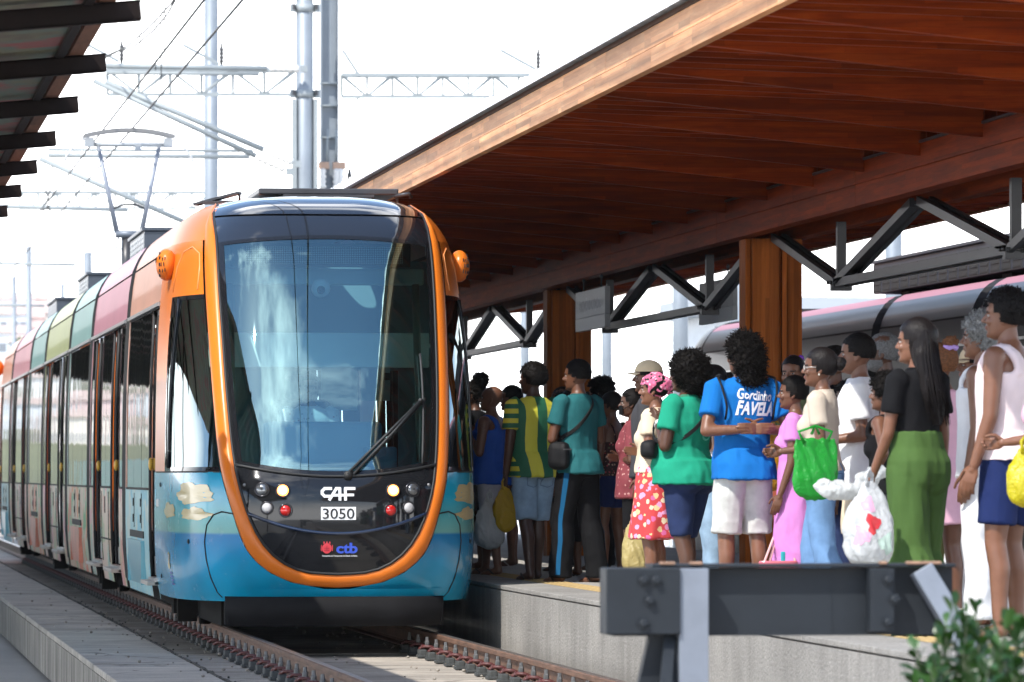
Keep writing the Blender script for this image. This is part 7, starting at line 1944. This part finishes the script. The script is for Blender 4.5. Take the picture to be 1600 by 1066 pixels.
m = MB(); m.ell((-.02, 0, .03), (.15, .08, .055), 16, 10); m.ell((.12, .0, .09), (.08, .05, .05), 12, 8); m.ell((.19, .02, .14), (.04, .04, .05), 12, 8); m.ell((-.12, 0, .055), (.06, .05, .04), 12, 8); V, F, N = remesh(m, .011, 2); V = rough(V, N, .02, 18, 3); V = rough(V, N, .009, 45, 5); raw_obj('sack', V, F, B_white, tw)
p = hand_pt('pinkdress', 1)
# beach bag with pink rope handles, standing low in the hand of the woman in pink
q = PX(1216, 33.2, ZY(884, 33.2)); t = thing('beach_bag', 'small pink and red bag with long rope handles carried low by the woman in pink', 'bag', (q.x, q.y, q.z - .12), .1)
m = MB(); loft(m, [(0, .10, .06, 0, 0), (.05, .12, .07, 0, 0), (.14, .125, .07, 0, 0), (.15, .12, .065, 0, 0)], 20, 2.6); m.build('sack', floral('bag_pink', (.55, .12, .16), [(.7, .5, .5), (.65, .3, .35)], 22, .3), t, local=True)
m = MB(); m.box((.02, -.04, .17), (.03, .02, .08), bevel=.008); m.build('bottle_cap', mat('turquoise', (.02, .32, .36), .4), t, local=True)
ph = hand_pt('pinkdress', 1) ; hp = Vector((ph.x - t.location.x, ph.y - t.location.y, ph.z - t.location.z))
for s in (-1, 1):
    m = MB(); m.tube([(s * .105, -.03, .13), Vector((s * .105, -.03, .13)).lerp(hp, .55), hp, Vector((s * .05, .03, .14)).lerp(hp, .6), (s * .05, .03, .14)], .0085, 7); m.build('handle', mat('rope_pink', (.62, .36, .36), .8), t, local=True)
q = PX(1207, 35.4, ZY(672, 35.4)); t = carrier('orange printed shopping bag hanging behind the blue T-shirt', q, .22, .10, .36, B_orange, 31, neck=.09, neckh=.05, square=1.0)
q = PX(1603, 27.0, ZY(700, 27.0)); t = carrier('bright yellow bag at the right edge of the photo', q, .20, .15, .26, plastic('bag_lemon', (.62, .55, .02)), 17, neckh=.04)
q = PX(992, 39.0, ZY(812, 39.0)); carrier('pale yellow carrier bag low behind the legs of the woman in the red skirt', q, .20, .14, .34, plastic('bag_cream', (.60, .50, .22)), 37, neckh=.06)

def crossbody(key, label, name, hipx, hipz, hipy, sx, size, mt, ang=0.0):
    pd = PERSONS[key]; b = pd['b']; k = pd['k']
    t = thing(name, label, 'bag', pd['P'], pd['psi']); t.scale = (k, k, k)
    m = MB(); w, dp, h = size; M = Matrix.Rotation(ang, 3, 'Z')
    m.box((hipx, hipy, hipz), (w, dp, h), bevel=min(dp, h) * .35, M=M); V, F, N = remesh(m, .011, 2); V = rough(V, N, .008, 12, 4); bo = raw_obj('pouch', V, F, mt, t)
    z_ = MB(); z_.box((hipx, hipy - dp * .5 - .004, hipz + h * .22), (w * .8, .006, .01), M=Matrix.Identity(3)); z_.build('zip', mat('zip_grey', (.12, .12, .12), .4), bo, local=True)
    m = MB(); top = Vector((sx, -.01, 1.475)); low = Vector((hipx, 0, hipz + h * .4))
    for side in (-1, 1):
        pts = []
        for u in lin(0, 1, 18):
            x = low.x + (top.x - low.x) * u; z = low.z + (top.z - low.z) * u; rx, ry, cy = b.ring(min(max(z, .85), 1.47)); q = max(0.0, 1 - (x / (rx + .02)) ** 2) ** .5
            fade = 1 if u < .86 else max(0.12, 1 - (u - .86) / .14); pts.append(Vector((x, cy + side * ((ry + .030) * q * fade + (.030 if side > 0 and b.bust and 1.1 < z < 1.35 else 0)), z + (.012 if u > .9 else 0))))
        for q in (-.011, 0, .011): m.tube([p_ + Vector((0, 0, q)) for p_ in pts], .0065, 6)
    m.build('strap', mt, t, local=True)
M_nyl = mat('black_nylon', (.008, .008, .009), .6, var=.2, bump=.2, bscale=300, spec=.2)
crossbody('teal', 'black shoulder bag with a broad strap across the back of the teal T-shirt', 'shoulder_bag', -.225, 1.00, -.02, .10, (.11, .18, .22), M_nyl, .3)
crossbody('afro', 'black belt bag slung across the green T-shirt', 'belt_bag', -.20, 1.10, .17, .11, (.26, .12, .13), M_nyl, .4)
crossbody('ponyface', 'black shoulder bag at the hip of the woman in pale jeans', 'shoulder_bag', .20, .98, -.06, -.09, (.14, .10, .24), M_nyl)
pd = PERSONS['bluetee']; t = thing('chest_bag', 'black bag worn in front of the blue T-shirt, its thin straps over both shoulders', 'bag', pd['P'], pd['psi']); t.scale = (pd['k'],) * 3
m = MB(); m.box((0, .19, 1.20), (.22, .09, .20), bevel=.035); m.build('pouch', M_nyl, t, local=True)
for s in (-1, 1):
    m = MB(); b = pd['b']; pts = [Vector((s * (.125 + .035 * max(0, math.sin(a)) ** .5 + (.035 if math.cos(a) < -.3 else 0)), (.135 * math.cos(a)) - .006, 1.325 + .172 * math.sin(a))) for a in lin(0, math.pi * 1.22, 16)]; m.tube(pts, .0075, 6); m.build('strap', M_nyl, t, local=True)

# ------------------------------------------------------------------ leafy bush, lower right, close to us
LEAF = mat('bush_leaf', (.010, .036, .007), .38, var=.35, vscale=25, spec=.35); LEAF2 = mat('bush_leaf_young', (.026, .075, .012), .38, var=.3, vscale=25); TWIG = mat('bush_twig', (.035, .045, .018), .7)
for L_ in (LEAF, LEAF2):
    n_ = L_.node_tree.nodes; l_ = L_.node_tree.links; bb_ = n_['Principled BSDF']; tr_ = n_.new('ShaderNodeBsdfTranslucent'); tr_.inputs[0].default_value = (.05, .14, .012, 1); mx_ = n_.new('ShaderNodeMixShader'); mx_.inputs[0].default_value = .12
    l_.new(bb_.outputs[0], mx_.inputs[1]); l_.new(tr_.outputs[0], mx_.inputs[2]); l_.new(mx_.outputs[0], n_['Material Output'].inputs[0])
def leaf_mesh(mt, nm):
    m = MB(); prof_ = [(0, .004), (.2, .20), (.45, .36), (.7, .40), (.88, .30), (.97, .14), (1.0, .02)]; V = []
    for t, w in prof_:
        for q in (-1, 0, 1): V.append((q * w * .55, t, .10 * math.sin(t * 2.6) + abs(q) * .10 * w))
    m.add(V, [(3 * i + q, 3 * i + q + 1, 3 * i + q + 4, 3 * i + q + 3) for i in range(6) for q in (0, 1)], 0, True); me = m.mesh(nm); me.materials.append(mt); return me
lm = [leaf_mesh(LEAF, 'leaf'), leaf_mesh(LEAF2, 'leaf')]
def bush(label, px, d, ytop, spread, n_st, seed):
    rnd = random.Random(seed); zt = ZY(ytop, d); c = PX(px, d, -.6); t = thing('leafy_bush', label, 'bush', c, 0, None); st = MB(); cnt = 0; mass = MB()
    for k in range(n_st):
        bx_, by_ = rnd.uniform(-spread, spread), rnd.uniform(-.22, .22); topz = (zt + .6) * (1 - .22 * (abs(bx_) / spread) ** 2 - rnd.uniform(0, .20))
        p0 = Vector((bx_ * .6, by_ * .5, 0)); p1 = Vector((bx_, by_, topz)); mid = p0.lerp(p1, .6) + Vector((rnd.uniform(-.04, .04), rnd.uniform(-.04, .04), 0)); st.tube([p0, mid, p1], [.006, .004, .002], 5)
        for q in range(rnd.randint(14, 19)):
            u = q / 18.0; p = p1.lerp(mid, u); az = q * 2.4 + rnd.uniform(-.5, .5); el = rnd.uniform(-.15, .75) if q > 2 else rnd.uniform(.6, 1.25)
            s = rnd.uniform(.050, .088) * (1.0 if q else .8); o = inst(lm[0 if rnd.random() < .65 else 1], t, p, (el, rnd.uniform(-.7, .7), az), name='leaf', scale=(s, s, s)); cnt += 1
    st.build('stem', TWIG, t, local=True)
bush('green leafy shrub in the near right corner in front of the buffer stop', 1512, 17.6, 938, .20, 74, 5)
bush('lower spray of green leaves at the near right edge', 1590, 16.8, 955, .20, 50, 11)
# ------------------------------------------------------------------ the milky air between here and the hillside
hb = MB(); hb.box((0, 480, 29.0), (900, 1060, 61.6))
hzm = bpy.data.materials.new('haze_air'); hzm.use_nodes = True; hn = hzm.node_tree.nodes; hn.clear()
ho = hn.new('ShaderNodeOutputMaterial'); hv_ = hn.new('ShaderNodeVolumePrincipled'); hv_.inputs['Color'].default_value = (.93, .95, .97, 1); hv_.inputs['Density'].default_value = 0.0001; hv_.inputs['Anisotropy'].default_value = .2
hzm.node_tree.links.new(hv_.outputs[0], ho.inputs['Volume'])
ho_ = hb.build('haze', hzm); ho_['kind'] = 'stuff'
